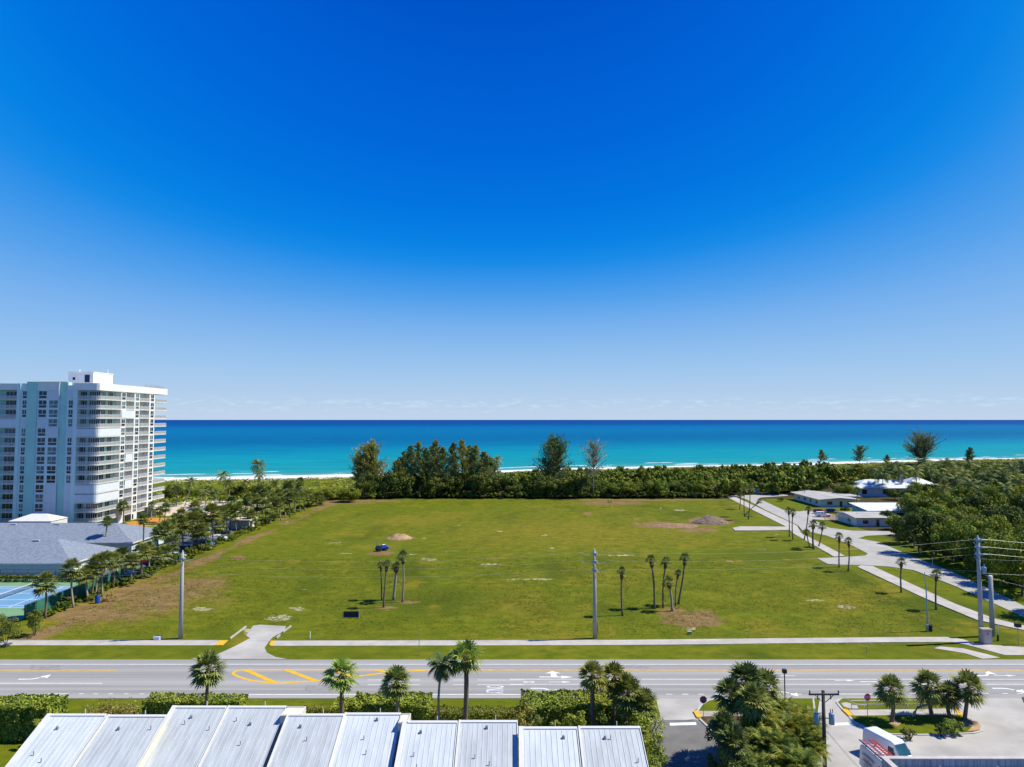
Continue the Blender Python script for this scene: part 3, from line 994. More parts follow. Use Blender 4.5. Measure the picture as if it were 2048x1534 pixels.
def fan_crown(rs, R=1.7, leaves=34, seg=15, droop=.35, up=85, down=-50):
    """fan palm crown: petioles with pleated fans of pointed blades"""
    V, F = [], []
    for i in range(leaves):
        q = (i + .5) / leaves
        el = math.radians(up + (down - up) * q ** .9 + rs.uniform(-9, 9))
        az = i * 2.39996 + rs.uniform(-.25, .25)
        d = np.array([math.cos(el) * math.cos(az), math.cos(el) * math.sin(az), math.sin(el)])
        side = np.array([-math.sin(az), math.cos(az), 0])
        nrm = np.cross(d, side) * -1
        if nrm[2] < 0 and el > 0:
            nrm = -nrm
        ln = R * rs.uniform(.42, .55)
        c = d * ln + np.array([0, 0, -.05 * R * q])
        k = len(V)
        wdt = .018 * R
        V += [side * wdt, -side * wdt, c - side * wdt * .7, c + side * wdt * .7]
        F += [(k, k + 1, k + 2), (k, k + 2, k + 3)]
        bl = R * rs.uniform(.50, .62)
        for j in range(seg):
            a = math.radians(-112 + 224 * j / (seg - 1)) + rs.uniform(-.03, .03)
            e = d * math.cos(a) + side * math.sin(a)
            lift = nrm * .10 * (1 if j % 2 else -1)
            e = e + lift * .4
            L_ = bl * (1 - .28 * abs(a) / 2)
            b2 = nrm * math.sin(a) - 0 * d
            pr_ = np.cross(e, nrm)
            pr_ /= np.linalg.norm(pr_) + 1e-9
            m_ = c + e * L_ * .55 + np.array([0, 0, -droop * L_ * .12])
            t_ = c + e * L_ + np.array([0, 0, -droop * L_ * rs.uniform(.35, .8)])
            hw = L_ * .085
            k = len(V)
            V += [c, m_ + pr_ * hw + nrm * .01, m_ - pr_ * hw - nrm * .01, t_]
            F += [(k, k + 1, k + 2), (k + 1, k + 3, k + 2)]
    return np.array(V), np.array(F)


def feather_crown(rs, R=2.6, fronds=20, pairs=16, up=80, down=-35, width=.16, arch=.75):
    """feather palm crown: arching fronds with drooping leaflets"""
    V, F = [], []
    for i in range(fronds):
        q = (i + .5) / fronds
        el = math.radians(up + (down - up) * q + rs.uniform(-8, 8))
        az = i * 2.39996 + rs.uniform(-.3, .3)
        h = np.array([math.cos(az), math.sin(az), 0])
        side = np.array([-math.sin(az), math.cos(az), 0])
        pts = []
        p = np.zeros(3)
        e = el
        st = R / 9.0
        for k in range(10):
            pts.append(p.copy())
            p = p + (h * math.cos(e) + np.array([0, 0, math.sin(e)])) * st
            e -= arch * .19 * (1 + .05 * k)
        pts = np.array(pts)
        for k in range(9):
            kk = len(V)
            w_ = .03 * R * (1 - k / 11)* .5
            V += [pts[k] + side * w_, pts[k] - side * w_, pts[k + 1] - side * w_ * .9, pts[k + 1] + side * w_ * .9]
            F += [(kk, kk + 1, kk + 2), (kk, kk + 2, kk + 3)]
        for j in range(pairs):
            s = .16 + .84 * j / pairs
            x = s * 8.99
            k0 = int(x)
            p = pts[k0] + (pts[k0 + 1] - pts[k0]) * (x - k0)
            tg = pts[k0 + 1] - pts[k0]
            tg /= np.linalg.norm(tg)
            ll = R * width * 1.9 * (math.sin(PI * (.18 + .78 * s)) + .12)
            for sg in (1, -1):
                dd = side * sg * .80 + tg * .5 + np.array([0, 0, -.34 - .2 * rs.rand()])
                dd /= np.linalg.norm(dd)
                kk = len(V)
                wv = tg * ll * .09
                V += [p - wv, p + wv, p + dd * ll]
                F += [(kk, kk + 1, kk + 2)]
    return np.array(V), np.array(F)


def pine_arrays(rs, H, R, base, n_br=70, tuft=46, spiky=.5, leaf=.75, multi=1, top_taper=.15):
    """Australian pine: upswept limbs carrying hanging needle sprays; returns leaf arrays and limb segments"""
    Pn, Dn, limbs = [], [], []
    for m_ in range(multi):
        ox = 0 if multi == 1 else rs.uniform(-.5, .5) * R
        oy = 0 if multi == 1 else rs.uniform(-.5, .5) * R
        hh = H if m_ == 0 else H * rs.uniform(.72, .98)
        limbs.append(((0, 0, 0), (ox * .6, oy * .6, hh * .4), (ox, oy, hh * .97), .012 * H))
        for i in range(n_br // multi):
            q = (i + rs.rand()) / (n_br // multi)
            z = base + (hh - base) * q ** .9
            prof = (1 - q) ** .75 * (1 - top_taper) + top_taper * .35 if spiky else math.sqrt(max(0, 1 - (2 * q - .75) ** 2 / 1.6))
            rl = R / (1.35 if multi > 1 else 1) * prof * rs.uniform(.35, 1.3)
            az = rs.uniform(0, 2 * PI)
            el = math.radians(rs.uniform(8, 48) + 22 * q)
            d = np.array([math.cos(az) * math.cos(el), math.sin(az) * math.cos(el), math.sin(el)])
            f = z / hh
            s = np.array([ox * min(1, f * 1.4), oy * min(1, f * 1.4), z])
            e = s + d * (rl + .4)
            limbs.append((tuple(s), tuple((s + e) / 2 + np.array([0, 0, -.15])), tuple(e), .05 + .02 * rl))
            t = rs.uniform(.3, 1.08, tuft)
            p = s + (e - s) * t[:, None] + rs.normal(0, .14 + .07 * rl, (tuft, 3)) * np.array([1, 1, .8])
            Pn.append(p)
            Dn.append(d * .6 + rs.normal(0, .45, (tuft, 3)) + np.array([0, 0, .25]))
    Pn, Dn = np.concatenate(Pn), np.concatenate(Dn)
    Dn /= np.linalg.norm(Dn, axis=1)[:, None]
    k = len(Pn)
    s = np.cross(Dn, rs.normal(0, 1, (k, 3)))
    s /= np.linalg.norm(s, axis=1)[:, None]
    ll = (leaf * rs.uniform(.6, 1.4, k))[:, None]
    V = np.stack([Pn - Dn * ll * .4, Pn + s * ll * .14, Pn + Dn * ll * .7, Pn - s * ll * .14], 1).reshape(-1, 3)
    return V, np.arange(k * 4).reshape(-1, 4), limbs


def limb_mesh(limbs, mat, name='trunk', n=5, parent=None, minr=0):
    mb = MB()
    for a, b, c, r in limbs:
        if r >= minr:
            mb.tube([a, b, c], [r, r * .75, r * .3], n)
    return mb.build(name, mat, parent, True)


# shared crown meshes
def rsn(k):
    return np.random.RandomState(k)


FAN = {}
for key, mt, n_, args in (('palm', 'palm', 4, {}), ('dk', 'palmdk', 3, {}), ('lt', 'palmlt', 2, dict(leaves=26, up=80, down=-40, droop=.5)),
                          ('small', 'palmdk', 4, dict(leaves=22, seg=11, down=-30, droop=.5))):
    FAN[key] = []
    for i in range(n_):
        FAN[key].append(npmesh('crown', *fan_crown(rsn(40 + i + 10 * len(key)), 1.0, **{**dict(leaves=42, seg=14), **args}), L[mt]))
FEA = {}
for key, mt, args in (('coco', 'palmdk', {}), ('coco2', 'palm', dict(fronds=17, down=-45)), ('green', 'palmdk', dict(fronds=22, pairs=20, down=-50, width=.2)),
                      ('areca', 'areca', dict(fronds=26, pairs=18, up=88, down=5, width=.17, arch=.6))):
    FEA[key] = npmesh('crown', *feather_crown(rsn(90 + len(key)), 1.0, **args), L[mt])


def palm(crown, base, label, group=None, cat='palm tree', meshes=None, R=None, trunk='trunk', tr=.16, bulge=True, name='palm_tree', boot=True, bend=None, seed=0, sq=1.0):
    """base, crown: world points (ground point, crown centre)"""
    b, c = Vector(base), Vector(crown)
    o = root(name, b, label, cat, group)
    d = c - b
    rs = rsn(seed + 1)
    bx, by = (rs.uniform(-.25, .25), rs.uniform(-.15, .15)) if bend is None else bend
    pts, rad = [], []
    for i in range(9):
        t = i / 8
        k = math.sin(PI * t)
        pts.append((d.x * t + bx * k, d.y * t + by * k, d.z * t - (.25 if i == 0 else 0)))
        rad.append(tr * (1.35 if i == 0 else 1.0) * (1 - .22 * t))
    MB().tube(pts, rad, 7).build('trunk', M[trunk], o, True)
    if boot:
        mb = MB()
        p1, p2 = Vector(pts[7]), Vector(pts[8])
        ax = (p2 - p1).normalized()
        ln = min(1.5, .16 * d.length + .3)
        mb.tube([p2 - ax * ln, p2 - ax * ln * .7, p2 - ax * ln * .25, p2 + ax * .1], [tr * .95, tr * 1.75, tr * 1.9, tr * .8], 7)
        for k in range(14):
            a = rs.uniform(0, 2 * PI)
            q = p2 - ax * rs.uniform(.1, .8) * ln
            r0 = Vector((math.cos(a), math.sin(a), 0))
            t_ = q + r0 * tr * rs.uniform(1.8, 3.6) + Vector((0, 0, -rs.uniform(.2, .8) * min(1, R)))
            s_ = Vector((-math.sin(a), math.cos(a), 0)) * .05
            mb.add([q - s_, q + s_, t_ + s_ * .5, t_ - s_ * .5], [(0, 1, 2, 3)])
        mb.build('dead_fronds', M['boot'], o)
    me = meshes[seed % len(meshes)] if isinstance(meshes, list) else meshes
    link('crown', me, o, d, rs.uniform(0, 6.28), (R, R, R * sq))
    return o


def px_palm(cu, cv, bu, bv, rpx, label, group=None, dy=0, **kw):
    b = G(bu, bv)
    Y = b.y + dy
    c = Vector((0, Y, HZ(cv, Y)))
    c.x = XU(cu, Y, c.z)
    return palm(c, b, label, group, R=rpx * Y / FPX, **kw)


# ------------------------------------------------------------------ palms: the open field
g = 'slender palms standing in the open field'
fld = [(762, 1129, 764, 1199, 9, 'thin leaning palm at the back left of the left clump of four on the field', .15),
       (774, 1128, 767, 1214, 10, 'nearest palm of the left clump of four, its base closest to the road', .17),
       (793, 1132, 787, 1199.5, 12, 'thick-trunked palm in the middle of the left clump of four on the field', .28),
       (805, 1113, 804.5, 1203.7, 14, 'tallest palm of the left clump of four, at its right side', .19),
       (1244, 1143, 1245, 1230.5, 11, 'single palm standing alone on the field right of the utility pole', .19),
       (1302, 1120, 1309, 1216, 13, 'tall palm at the left of the right-hand clump of five on the field', .21),
       (1332, 1123, 1326, 1214, 12.5, 'second tall palm from the left in the right-hand clump of five on the field', .18),
       (1337, 1165, 1344, 1221, 14, 'short thick palm with a ragged crown in front of the right-hand clump of five', .24),
       (1357, 1146, 1351, 1211, 8.5, 'thin small-crowned palm in the right-hand clump of five on the field', .13),
       (1370, 1116, 1356, 1207.6, 13, 'tall palm leaning right at the right end of the right-hand clump of five', .19)]
for i, (cu, cv, bu, bv, r, lb, tr) in enumerate(fld):
    px_palm(cu, cv, bu, bv, r * 1.12, lb, g, meshes=FAN['small'], tr=tr, seed=i, trunk='trunk_pale' if i in (2, 3, 7) else 'trunk', name='cabbage_palm')
# ------------------------------------------------------------------ palms: the side street
g = 'palms along the side street'
st = [(1480, 990, 1479, 1018, 8, 'small round palm nearest the far end of the side street'),
      (1489, 977, 1489, 1033, 9, 'very tall thin palm beside the sidewalk at the far end of the side street'),
      (1500, 976, 1496.6, 1039, 10, 'very tall palm right of its tall twin at the far end of the side street'),
      (1519, 1003, 1488.5, 1032, 7, 'strongly leaning small palm crossing the sidewalk of the side street'),
      (1577, 1021, 1578.5, 1073.6, 8, 'left palm of the pair by the end of the old driveway'),
      (1586, 1025, 1586, 1079, 8.5, 'right palm of the pair by the end of the old driveway'),
      (1617, 1019, 1608, 1080, 8, 'tall leaning palm in front of the parked cars at the clump by the driveway'),
      (1613, 1065, 1620, 1095, 9, 'short palm leaning left at the front of the clump beside the sidewalk'),
      (1627, 1049, 1627, 1098, 11, 'thick upright palm in the middle of the clump beside the sidewalk'),
      (1645, 1053, 1637, 1093, 10, 'palm leaning right at the right side of the clump beside the sidewalk'),
      (1678.6, 1073, 1678, 1134, 10, 'left palm of the pair below the concrete driveway on the field'),
      (1697, 1082, 1696, 1142, 9.5, 'right palm of the pair below the concrete driveway on the field'),
      (1803, 1124, 1802.5, 1184.6, 11, 'lone palm left of the sidewalk between the driveway and the light pole'),
      (1873, 1149, 1872, 1218.5, 13, 'palm beside the slim light pole at the right edge of the field'),
      (1715, 982, 1711, 1023, 10, 'palm standing in the front lawn of the flat-roofed house')]
for i, (cu, cv, bu, bv, r, lb) in enumerate(st):
    px_palm(cu, cv, bu, bv, r * 1.12, lb, g, meshes=FAN['small'], tr=.17 if i != 8 else .26, seed=i + 3, name='cabbage_palm')
# ------------------------------------------------------------------ palms: near verge behind the metal roofs
g = 'palms along the near side of the main road'


def near_palm(cu, cv, bu, Yb, rpx, label, meshes, tr=.2, **kw):
    b = Vector((XU(bu, Yb), Yb, 0))
    c = Vector((0, Yb, HZ(cv, Yb)))
    c.x = XU(cu, Yb, c.z)
    return palm(c, b, label, kw.pop('group', g), meshes=meshes, R=rpx * Yb / FPX, tr=tr, **kw)


near_palm(417, 1338, 412, 77.0, 39, 'round-headed palm in front of the road behind the left metal roofs', FAN['palm'][0], .2, seed=1, name='cabbage_palm')
near_palm(684, 1350, 681, 75.0, 42, 'bright green palm with stiff spread leaves beside the long hedge', FAN['lt'][0], .28, seed=2, name='fan_palm')
near_palm(793, 1364, 789, 76.5, 37, 'shorter palm rising in front of the middle hedge', FAN['palm'][1], .23, seed=3, name='cabbage_palm', trunk='trunk_pale')
near_palm(884, 1328, 889, 73.5, 38, 'feathery palm with a thin pale curved trunk left of the thick palm', FEA['green'], .15, seed=4, trunk='trunk_pale', name='feather_palm', bend=(-.5, 0))
near_palm(932, 1315, 925, 74.0, 42, 'tallest near palm, with a thick trunk and drooping bright leaves', FAN['lt'][1], .3, seed=5, name='fan_palm')
near_palm(1186, 1352, 1192, 74.5, 35, 'left palm of the group behind the right metal roofs', FAN['palm'][2], .28, seed=6, name='cabbage_palm')
near_palm(1228, 1356, 1221, 76.0, 36, 'dark-trunked palm in the middle of the group behind the right metal roofs', FAN['palm'][3], .22, seed=7, name='cabbage_palm')
near_palm(1256, 1388, 1256, 74.0, 44, 'low bushy palm at the right of the group behind the right metal roofs', FAN['palm'][0], .2, seed=8, name='cabbage_palm')
near_palm(1288, 1408, 1286, 73.0, 36, 'lowest palm at the outer corner of the planting by the asphalt drive', FAN['palm'][1], .18, seed=9, name='cabbage_palm')
# cluster right of the asphalt drive
g2 = 'palms crowded in the bed beside the asphalt drive'
for i, (cu, cv, bu, Yb, r, key, lb) in enumerate([
        (1493, 1364, 1490, 73, 46, 'dk', 'tallest fan palm at the top of the crowded bed by the asphalt drive'),
        (1530, 1374, 1527, 74, 42, 'palm', 'fan palm right of the tallest one in the crowded bed'),
        (1462, 1392, 1470, 71, 40, 'dk', 'lower fan palm at the left of the crowded bed by the asphalt drive'),
        (1508, 1402, 1508, 69, 42, 'palm', 'silvery fan palm in the middle of the crowded bed'),
        (1448, 1452, 1452, 66, 34, 'dk', 'shaded fan palm overhanging the asphalt drive'),
        (1468, 1486, 1472, 64, 40, 'dk', 'low fan palm in shade at the foot of the crowded bed')]):
    near_palm(cu, cv, bu, Yb, r, lb, FAN[key][i % len(FAN[key])], .2, seed=20 + i, group=g2, name='cabbage_palm')
for i, (cu, cv, Yb, r, lb) in enumerate([
        (1562, 1404, 71, 56, 'tall yellow-tipped feather palm clump at the back right of the crowded bed'),
        (1528, 1428, 69, 54, 'feather palm clump just below the silvery fan palm'),
        (1604, 1428, 69, 46, 'golden feather palm clump behind the wooden utility pole'),
        (1575, 1432, 68, 62, 'yellowish feather palm clump at the right of the crowded bed'),
        (1545, 1462, 65, 58, 'feather palm clump with hanging fronds at the centre of the crowded bed'),
        (1610, 1465, 66, 50, 'yellow-green feather palm clump nearest the wooden utility pole'),
        (1590, 1505, 62, 56, 'low feather palm clump at the front right of the crowded bed'),
        (1520, 1515, 62, 50, 'low shaded feather palm clump at the front of the crowded bed')]):
    bz = max(.6, HZ(cv + r * .55, Yb))
    o = root('areca_palm', Vector((XU(cu, Yb, bz), Yb, 0)), lb, 'palm clump', 'feather palm clumps in the bed beside the asphalt drive')
    rs = rsn(60 + i)
    mb = MB()
    for k in range(7):
        a = 2 * PI * k / 7 + rs.uniform(0, .6)
        e = Vector((math.cos(a) * .55, math.sin(a) * .55, bz))
        mb.tube([(e.x * .5, e.y * .5, 0), e], [.07, .05], 5)
    mb.build('trunk', M['trunk'], o, True)
    R = r * Yb / FPX * .85
    for k in range(4):
        a = k * PI / 2 + rs.uniform(0, 1)
        link('crown', FEA['areca'], o, (math.cos(a) * .7, math.sin(a) * .7, bz - .2 * (k % 2)), rs.uniform(0, 6), R * rs.uniform(.9, 1.15))
# ------------------------------------------------------------------ palms of the island in the car park
g = 'palms on the traffic island'
for i, (cu, cv, bu, bv, r, lb) in enumerate([
        (1783, 1380, 1783, 1446, 35, 'palm standing alone at the left of the traffic island behind the red stop sign'),
        (1857, 1372, 1865, 1437, 36, 'palm with a dense dark crown above the leaning bare tree'),
        (1899, 1390, 1902, 1440, 30, 'smaller palm between its two larger neighbours on the traffic island'),
        (1937, 1376, 1929, 1441, 38, 'rightmost palm of the traffic island with golden lower leaves')]):
    px_palm(cu, cv, bu, bv, r, lb, g, meshes=FAN['palm'], tr=.24, seed=i + 31, name='cabbage_palm', trunk='trunk')
# ------------------------------------------------------------------ palms: the row left of the field
g = 'palms in the row along the left edge of the field'
row = [(91, 1167, 90, 1235.5, 22), (144, 1138, 147, 1213.6, 20), (171, 1150, 177, 1203, 17), (194, 1128, 191, 1195, 19), (208, 1124, 205, 1192, 20),
       (186, 1140, 183, 1199, 18), (226, 1122, 226, 1176, 19), (244, 1111, 239, 1159, 17), (215, 1042, 213, 1104, 10), (284, 1104, 284, 1157, 18), (311, 1110, 310, 1143, 16),
       (288, 1038, 286, 1110, 12), (297, 1098, 297, 1149, 15), (262, 1122, 262, 1166, 16), (330, 1106, 330, 1134, 17), (345, 1086, 342, 1127, 16), (329, 1062, 334, 1118, 20), (361, 1050, 358, 1105, 20),
       (386, 1044, 384, 1097, 22), (400, 1062, 397, 1103, 15), (423, 1028, 427, 1085, 20), (410, 1060, 415, 1094, 13), (451, 1024, 456, 1064, 15), (470, 1022, 473, 1062, 15), (492, 1014, 491, 1052, 15),
       (440, 1050, 443, 1076, 13), (515, 1011, 515, 1048, 14), (531, 1010, 531, 1050, 13), (503, 1030, 502, 1058, 12), (545, 1007, 549, 1040, 12), (556, 1010, 562, 1040, 12), (568, 1003, 571, 1035, 11), (580, 995, 580, 1034, 11),
       (590, 995, 590, 1028, 11), (599, 995, 600, 1024, 11), (609, 995, 609, 1021, 10), (621, 998, 622, 1014, 10), (632, 996, 633, 1012, 10), (540, 1022, 541, 1047, 10), (643, 1000, 644, 1010, 9)]
row.sort(key=lambda r: -r[3])
for i, (cu, cv, bu, bv, r) in enumerate(row):
    px_palm(cu, cv, bu, bv, r * 1.28, 'cabbage palm, %s from the road in the row along the left edge of the field' % ORD[i], g,
            meshes=FAN['palm'] + FAN['dk'][:1], tr=.2, seed=i * 3 + 5, name='cabbage_palm', trunk='trunk_pale' if i % 3 else 'trunk')
g = 'palms standing behind the front line of the left palm row'
r10 = random.Random(12)
bk = []
for k in range(30):
    Y = 172 + k * 4.1 + r10.uniform(-1.5, 1.5)
    bk.append((-85.5 - r10.uniform(.5, 9.5) * (.5 + .5 * (k % 3) / 2), Y))
for i, (x, y) in enumerate(bk):
    h = r10.uniform(6.5, 9.5)
    palm((x + r10.uniform(-.6, .6), y, h), (x, y, 0), 'palm, %s from the road, behind the front line of the left palm row' % ORD[i], g, meshes=FAN['palm'] + FAN['dk'][:1],
         R=r10.uniform(1.9, 2.6), tr=.18, seed=i + 140, name='cabbage_palm', trunk='trunk_pale' if i % 2 else 'trunk')
# ------------------------------------------------------------------ palms round the tower and the pool
g = 'palms around the condominium tower and the pool'
for i, (cu, cv, bu, bv, r, key, lb) in enumerate([
        (17, 988, 18, 1052, 14, 'f', 'tall palm at the left end of the tower front'),
        (27, 1018, 28, 1052, 9, 'f', 'short palm beside the taller one at the left end of the tower front'),
        (129, 1035, 130, 1054, 10, 'f', 'small palm between the white canopy and the tower corner'),
        (156, 1026, 156, 1053, 12, 'f', 'small palm before the shaded balconies at the tower corner'),
        (247, 1012, 248, 1047, 13, 'f', 'palm against the sunlit side of the tower'),
        (303, 1010, 303, 1040, 8, 'f', 'thin palm by the blue doors at the far end of the tower'),
        (320, 1022, 318, 1045, 11, 'f', 'bushy palm on the ochre bed beyond the grey roofs'),
        (332, 1015, 330, 1048, 12, 'f', 'palm at the right end of the ochre bed'),
        (381, 963, 369, 1012, 13, 'c', 'coconut palm with a pale leaning trunk by the pool'),
        (447, 951, 445, 990, 15, 'c', 'coconut palm standing clear against the surf left of the tallest one'),
        (516, 930, 512, 995, 16, 'c', 'tallest coconut palm against the sea left of the field'),
        (519, 948, 517, 996, 14, 'c', 'second head of coconut palm just below the tallest one'),
        (457, 965, 456, 1000, 11, 'c', 'coconut palm between the two clear ones by the pool'),
        (489, 964, 488, 997, 10, 'c', 'slender coconut palm left of the tallest one'),
        (550, 966, 549, 1004, 11, 'c', 'coconut palm right of the tallest one above the palm row'),
        (409, 985, 409, 1017, 11, 'c', 'coconut palm with a straight pale trunk behind the pool'),
        (352, 975, 352, 1012, 11, 'c', 'coconut palm close to the tower end by the pool'),
        (402, 978, 398, 1014, 10, 'c', 'coconut palm in the middle of the pool garden'),
        (430, 985, 430, 1012, 10, 'c', 'coconut palm left of the beach path'),
        (566, 975, 566, 1008, 10, 'c', 'coconut palm at the back of the palm row near its middle'),
        (600, 975, 600, 1005, 10, 'c', 'coconut palm at the back of the palm row near its far end'),
        (993, 921, 993, 985, 14, 'c', 'lone coconut palm right of the pine grove at the far edge of the field')]):
    if key == 'f':
        px_palm(cu, cv, bu, bv, r * 1.1, lb, g, meshes=FAN['palm'], tr=.2, seed=i + 70, name='cabbage_palm', trunk='trunk_pale')
    else:
        px_palm(cu, cv, bu, bv, r * 1.35, lb, g, meshes=[FEA['coco'], FEA['coco2']], tr=.18, seed=i + 70, name='coconut_palm', trunk='trunk_pale', boot=False, bend=(.5, 0))
# coconut palms rising from the thicket on the right
g = 'coconut palms rising from the thicket on the right'
r6 = random.Random(9)
cps = [(1748, 938), (1764, 948), (1786, 932), (1800, 946), (1845, 925), (1858, 938), (1878, 955), (1893, 930), (1902, 946), (1912, 962), (1925, 948), (1940, 930), (1962, 940),
       (1974, 955), (1990, 935), (2005, 950), (2022, 940), (2036, 958), (1885, 975), (1938, 972), (1960, 970), (2012, 975), (2045, 935), (1830, 942)]
cps.sort()
for i, (u, v) in enumerate(cps):
    Y = max(235, min(425, 25.0 * FPX / (v - 839)))
    c = Vector((0, Y, HZ(v, Y)))
    c.x = XU(u, Y, c.z)
    palm(c, (c.x + r6.uniform(-1, 1), Y, 0), 'coconut palm rising from the thicket on the right, %s counted from its left' % ORD[i], g, meshes=[FEA['coco2'], FEA['coco']],
         R=r6.uniform(19, 26) * Y / FPX, tr=.2, seed=i + 100, name='coconut_palm', trunk='trunk_pale', boot=False, bend=(.6, 0))


# ------------------------------------------------------------------ broadleaf trees
def tree_kit(seed, R, H, mat, ncl=26, nl=80, size=.5, bark='bark', z0f=.28):
    rs = rsn(seed)
    V, F = crown_arrays(R, H, H * z0f, ncl, nl, size, rs)
    me = npmesh('crown', V, F, L[mat])
    mb = MB()
    mb.tube([(0, 0, -.3), (.1, .05, H * .25), (0, 0, H * .5)], [.03 * H, .024 * H, .015 * H], 6)
    for k in range(6):
        a = k * 1.05 + rs.uniform(0, .5)
        mb.tube([(0, 0, H * .22), (math.cos(a) * R * .4, math.sin(a) * R * .4, H * .45), (math.cos(a) * R * .7, math.sin(a) * R * .7, H * .68)],
                [.016 * H, .012 * H, .004 * H], 5)
    tme = bpy.data.meshes.new('trunk')
    tme.from_pydata(mb.v, [], mb.f)
    tme.materials.append(M[bark])
    return me, tme


KITS = {k: [tree_kit(200 + 10 * j + i, 5, 9, k, ncl=40, nl=125, size=.55, z0f=.05) for i in range(3)] for j, k in enumerate(('dark', 'bright', 'wood'))}


def tree(kit, loc, R, H, label, group, cat='tree', name='broadleaf_tree', rz=0):
    o = root(name, loc, label, cat, group)
    s = (R / 5, R / 5, H / 9)
    link('trunk', kit[1], o, (0, 0, 0), rz, s)
    link('crown', kit[0], o, (0, 0, 0), rz, s)
    return o


r7 = random.Random(21)
g = 'broadleaf trees along the far edge of the field'
k = 0
edge_t = []
for u in range(668, 1470, 26):
    bv = 1001 - 4 * min(1, (u - 655) / 150) + (0 if u < 1300 else -(u - 1300) / 60)
    vt = 960 if u < 745 else (948 if u < 1010 else (957 if u < 1260 else 962)) + r7.uniform(-8, 9)
    if u < 700:
        vt = 978
    edge_t.append((u + r7.uniform(-7, 7), bv + r7.uniform(-1.5, .5), vt, r7.uniform(20, 27)))
for i, (u, bv, vt, rp) in enumerate(edge_t):
    b = G(u, bv)
    b.y += 4
    b.x = XU(u, b.y)
    kd = KITS['bright' if (u > 1160 and i % 3 == 1) or u < 690 else ('dark' if i % 3 or u < 1000 else 'wood')]
    tree(kd[i % 3], b, rp * b.y / FPX, HZ(vt, b.y), 'broadleaf tree, %s from the left along the far edge of the field' % ORD[i], g, rz=i * 1.3)
# individual trees of the clump along the right of the side street
g = 'broadleaf trees of the clump right of the side street'
rt = [(1812, 1088, 1030, 24), (1795, 1060, 1030, 20), (1838, 1108, 1022, 34), (1872, 1110, 1024, 36), (1850, 1080, 1015, 30), (1905, 1125, 1035, 36), (1938, 1135, 1045, 34), (1975, 1150, 1052, 36),
      (2010, 1168, 1060, 38), (2044, 1190, 1064, 40), (1920, 1095, 1025, 34), (1960, 1105, 1030, 34), (2000, 1120, 1030, 34), (2040, 1135, 1035, 36), (1890, 1075, 1008, 30), (1935, 1075, 1010, 30),
      (1985, 1085, 1010, 32), (2030, 1095, 1012, 32), (1850, 1045, 990, 28), (1900, 1045, 985, 28), (1950, 1048, 985, 28), (2000, 1052, 988, 28), (2045, 1055, 990, 28), (1820, 1038, 985, 22),
      (1870, 1030, 975, 24), (1925, 1028, 970, 24), (1980, 1030, 970, 24), (2035, 1030, 972, 24), (2080, 1100, 1030, 40), (2090, 1170, 1060, 46), (2130, 1230, 1080, 50)]
rt.sort(key=lambda q: q[0])
for i, (u, bv, vt, rp) in enumerate(rt):
    b = G(u, bv)
    kd = KITS[('bright', 'wood', 'bright', 'dark')[i % 4]]
    tree(kd[i % 3], b, rp * b.y / FPX * 1.05, max(4, HZ(vt, b.y)), 'broadleaf tree, %s from the left in the clump right of the side street' % ORD[i], g, rz=i * .9)
# trees in the house gardens
for i, (u, bv, vt, rp, kd, lb) in enumerate([
        (1702, 990, 962, 20, 'dark', 'dark round tree before the white hip-roofed house'),
        (1728, 990, 965, 18, 'wood', 'round tree at the left corner of the white hip-roofed house'),
        (1655, 1010, 1002, 9, 'dark', 'small round shrub at the corner of the flat-roofed house'),
        (1678, 1010, 1002, 9, 'dark', 'reddish-dark shrub against the front wall of the flat-roofed house'),
        (1562, 1003, 994, 6, 'wood', 'lone round bush on the lawn left of the flat-roofed house'),
        (1692, 1001, 966, 20, 'wood', 'bushy tree hiding the left end of the white hip-roofed house'),
        (1838, 998, 964, 20, 'bright', 'tree in front of the gap between the two white hip-roofed houses'),
        (1868, 1002, 966, 22, 'wood', 'tree before the smaller white hip-roofed house'),
        (1740, 1018, 1004, 10, 'bright', 'yellow-green bush beside the white sloping roof'),
        (1715, 1049, 1028, 11, 'dark', 'dark bush covering the corner of the near low house'),
        (1730, 1049, 1030, 9, 'dark', 'second dark bush by the front wall of the near low house'),
        (1690, 1024, 1014, 8, 'wood', 'small garden shrub behind the white fence'),
        (1775, 1050, 1020, 14, 'dark', 'dark tree covering the right end of the near low house'),
        (1790, 1000, 978, 16, 'wood', 'tree standing before the blue wall of the hip-roofed house'),
        (1825, 1005, 975, 20, 'dark', 'wide dark tree right of the blue wall of the hip-roofed house'),
        (700, 1003, 975, 24, 'bright', 'bright low tree at the far left corner of the field'),
        (1100, 987, 950, 20, 'dark', 'dark tree below the large single pine')]):
    b = G(u, bv)
    tree(KITS[kd][i % 3], b, rp * b.y / FPX, HZ(vt, b.y), lb, 'trees and shrubs in the gardens and field corners', rz=i, name='garden_tree')

g = 'trees of the garden between the tower and the beach'
gt = sorted([(338, 1003, 978, 13), (352, 998, 972, 14), (372, 1000, 974, 12), (392, 1001, 976, 12), (418, 1000, 972, 15), (436, 999, 978, 12), (462, 1000, 974, 13), (478, 997, 970, 13), (500, 1000, 972, 16),
             (524, 1000, 968, 17), (536, 1003, 976, 14), (560, 1000, 975, 15), (586, 1003, 978, 15), (612, 1000, 978, 15), (636, 1000, 980, 15), (655, 1000, 978, 16), (672, 999, 976, 16), (445, 1009, 990, 10), (350, 1012, 994, 9), (344, 990, 968, 12)])
for i, (u, bv, vt, rp) in enumerate(gt):
    b = G(u, bv - 3)
    tree(KITS[('dark', 'wood', 'bright')[i % 3]][i % 3], b, rp * b.y / FPX, HZ(vt, b.y), 'garden tree, %s from the tower in the garden by the pool' % ORD[i], g, rz=i, name='garden_tree')

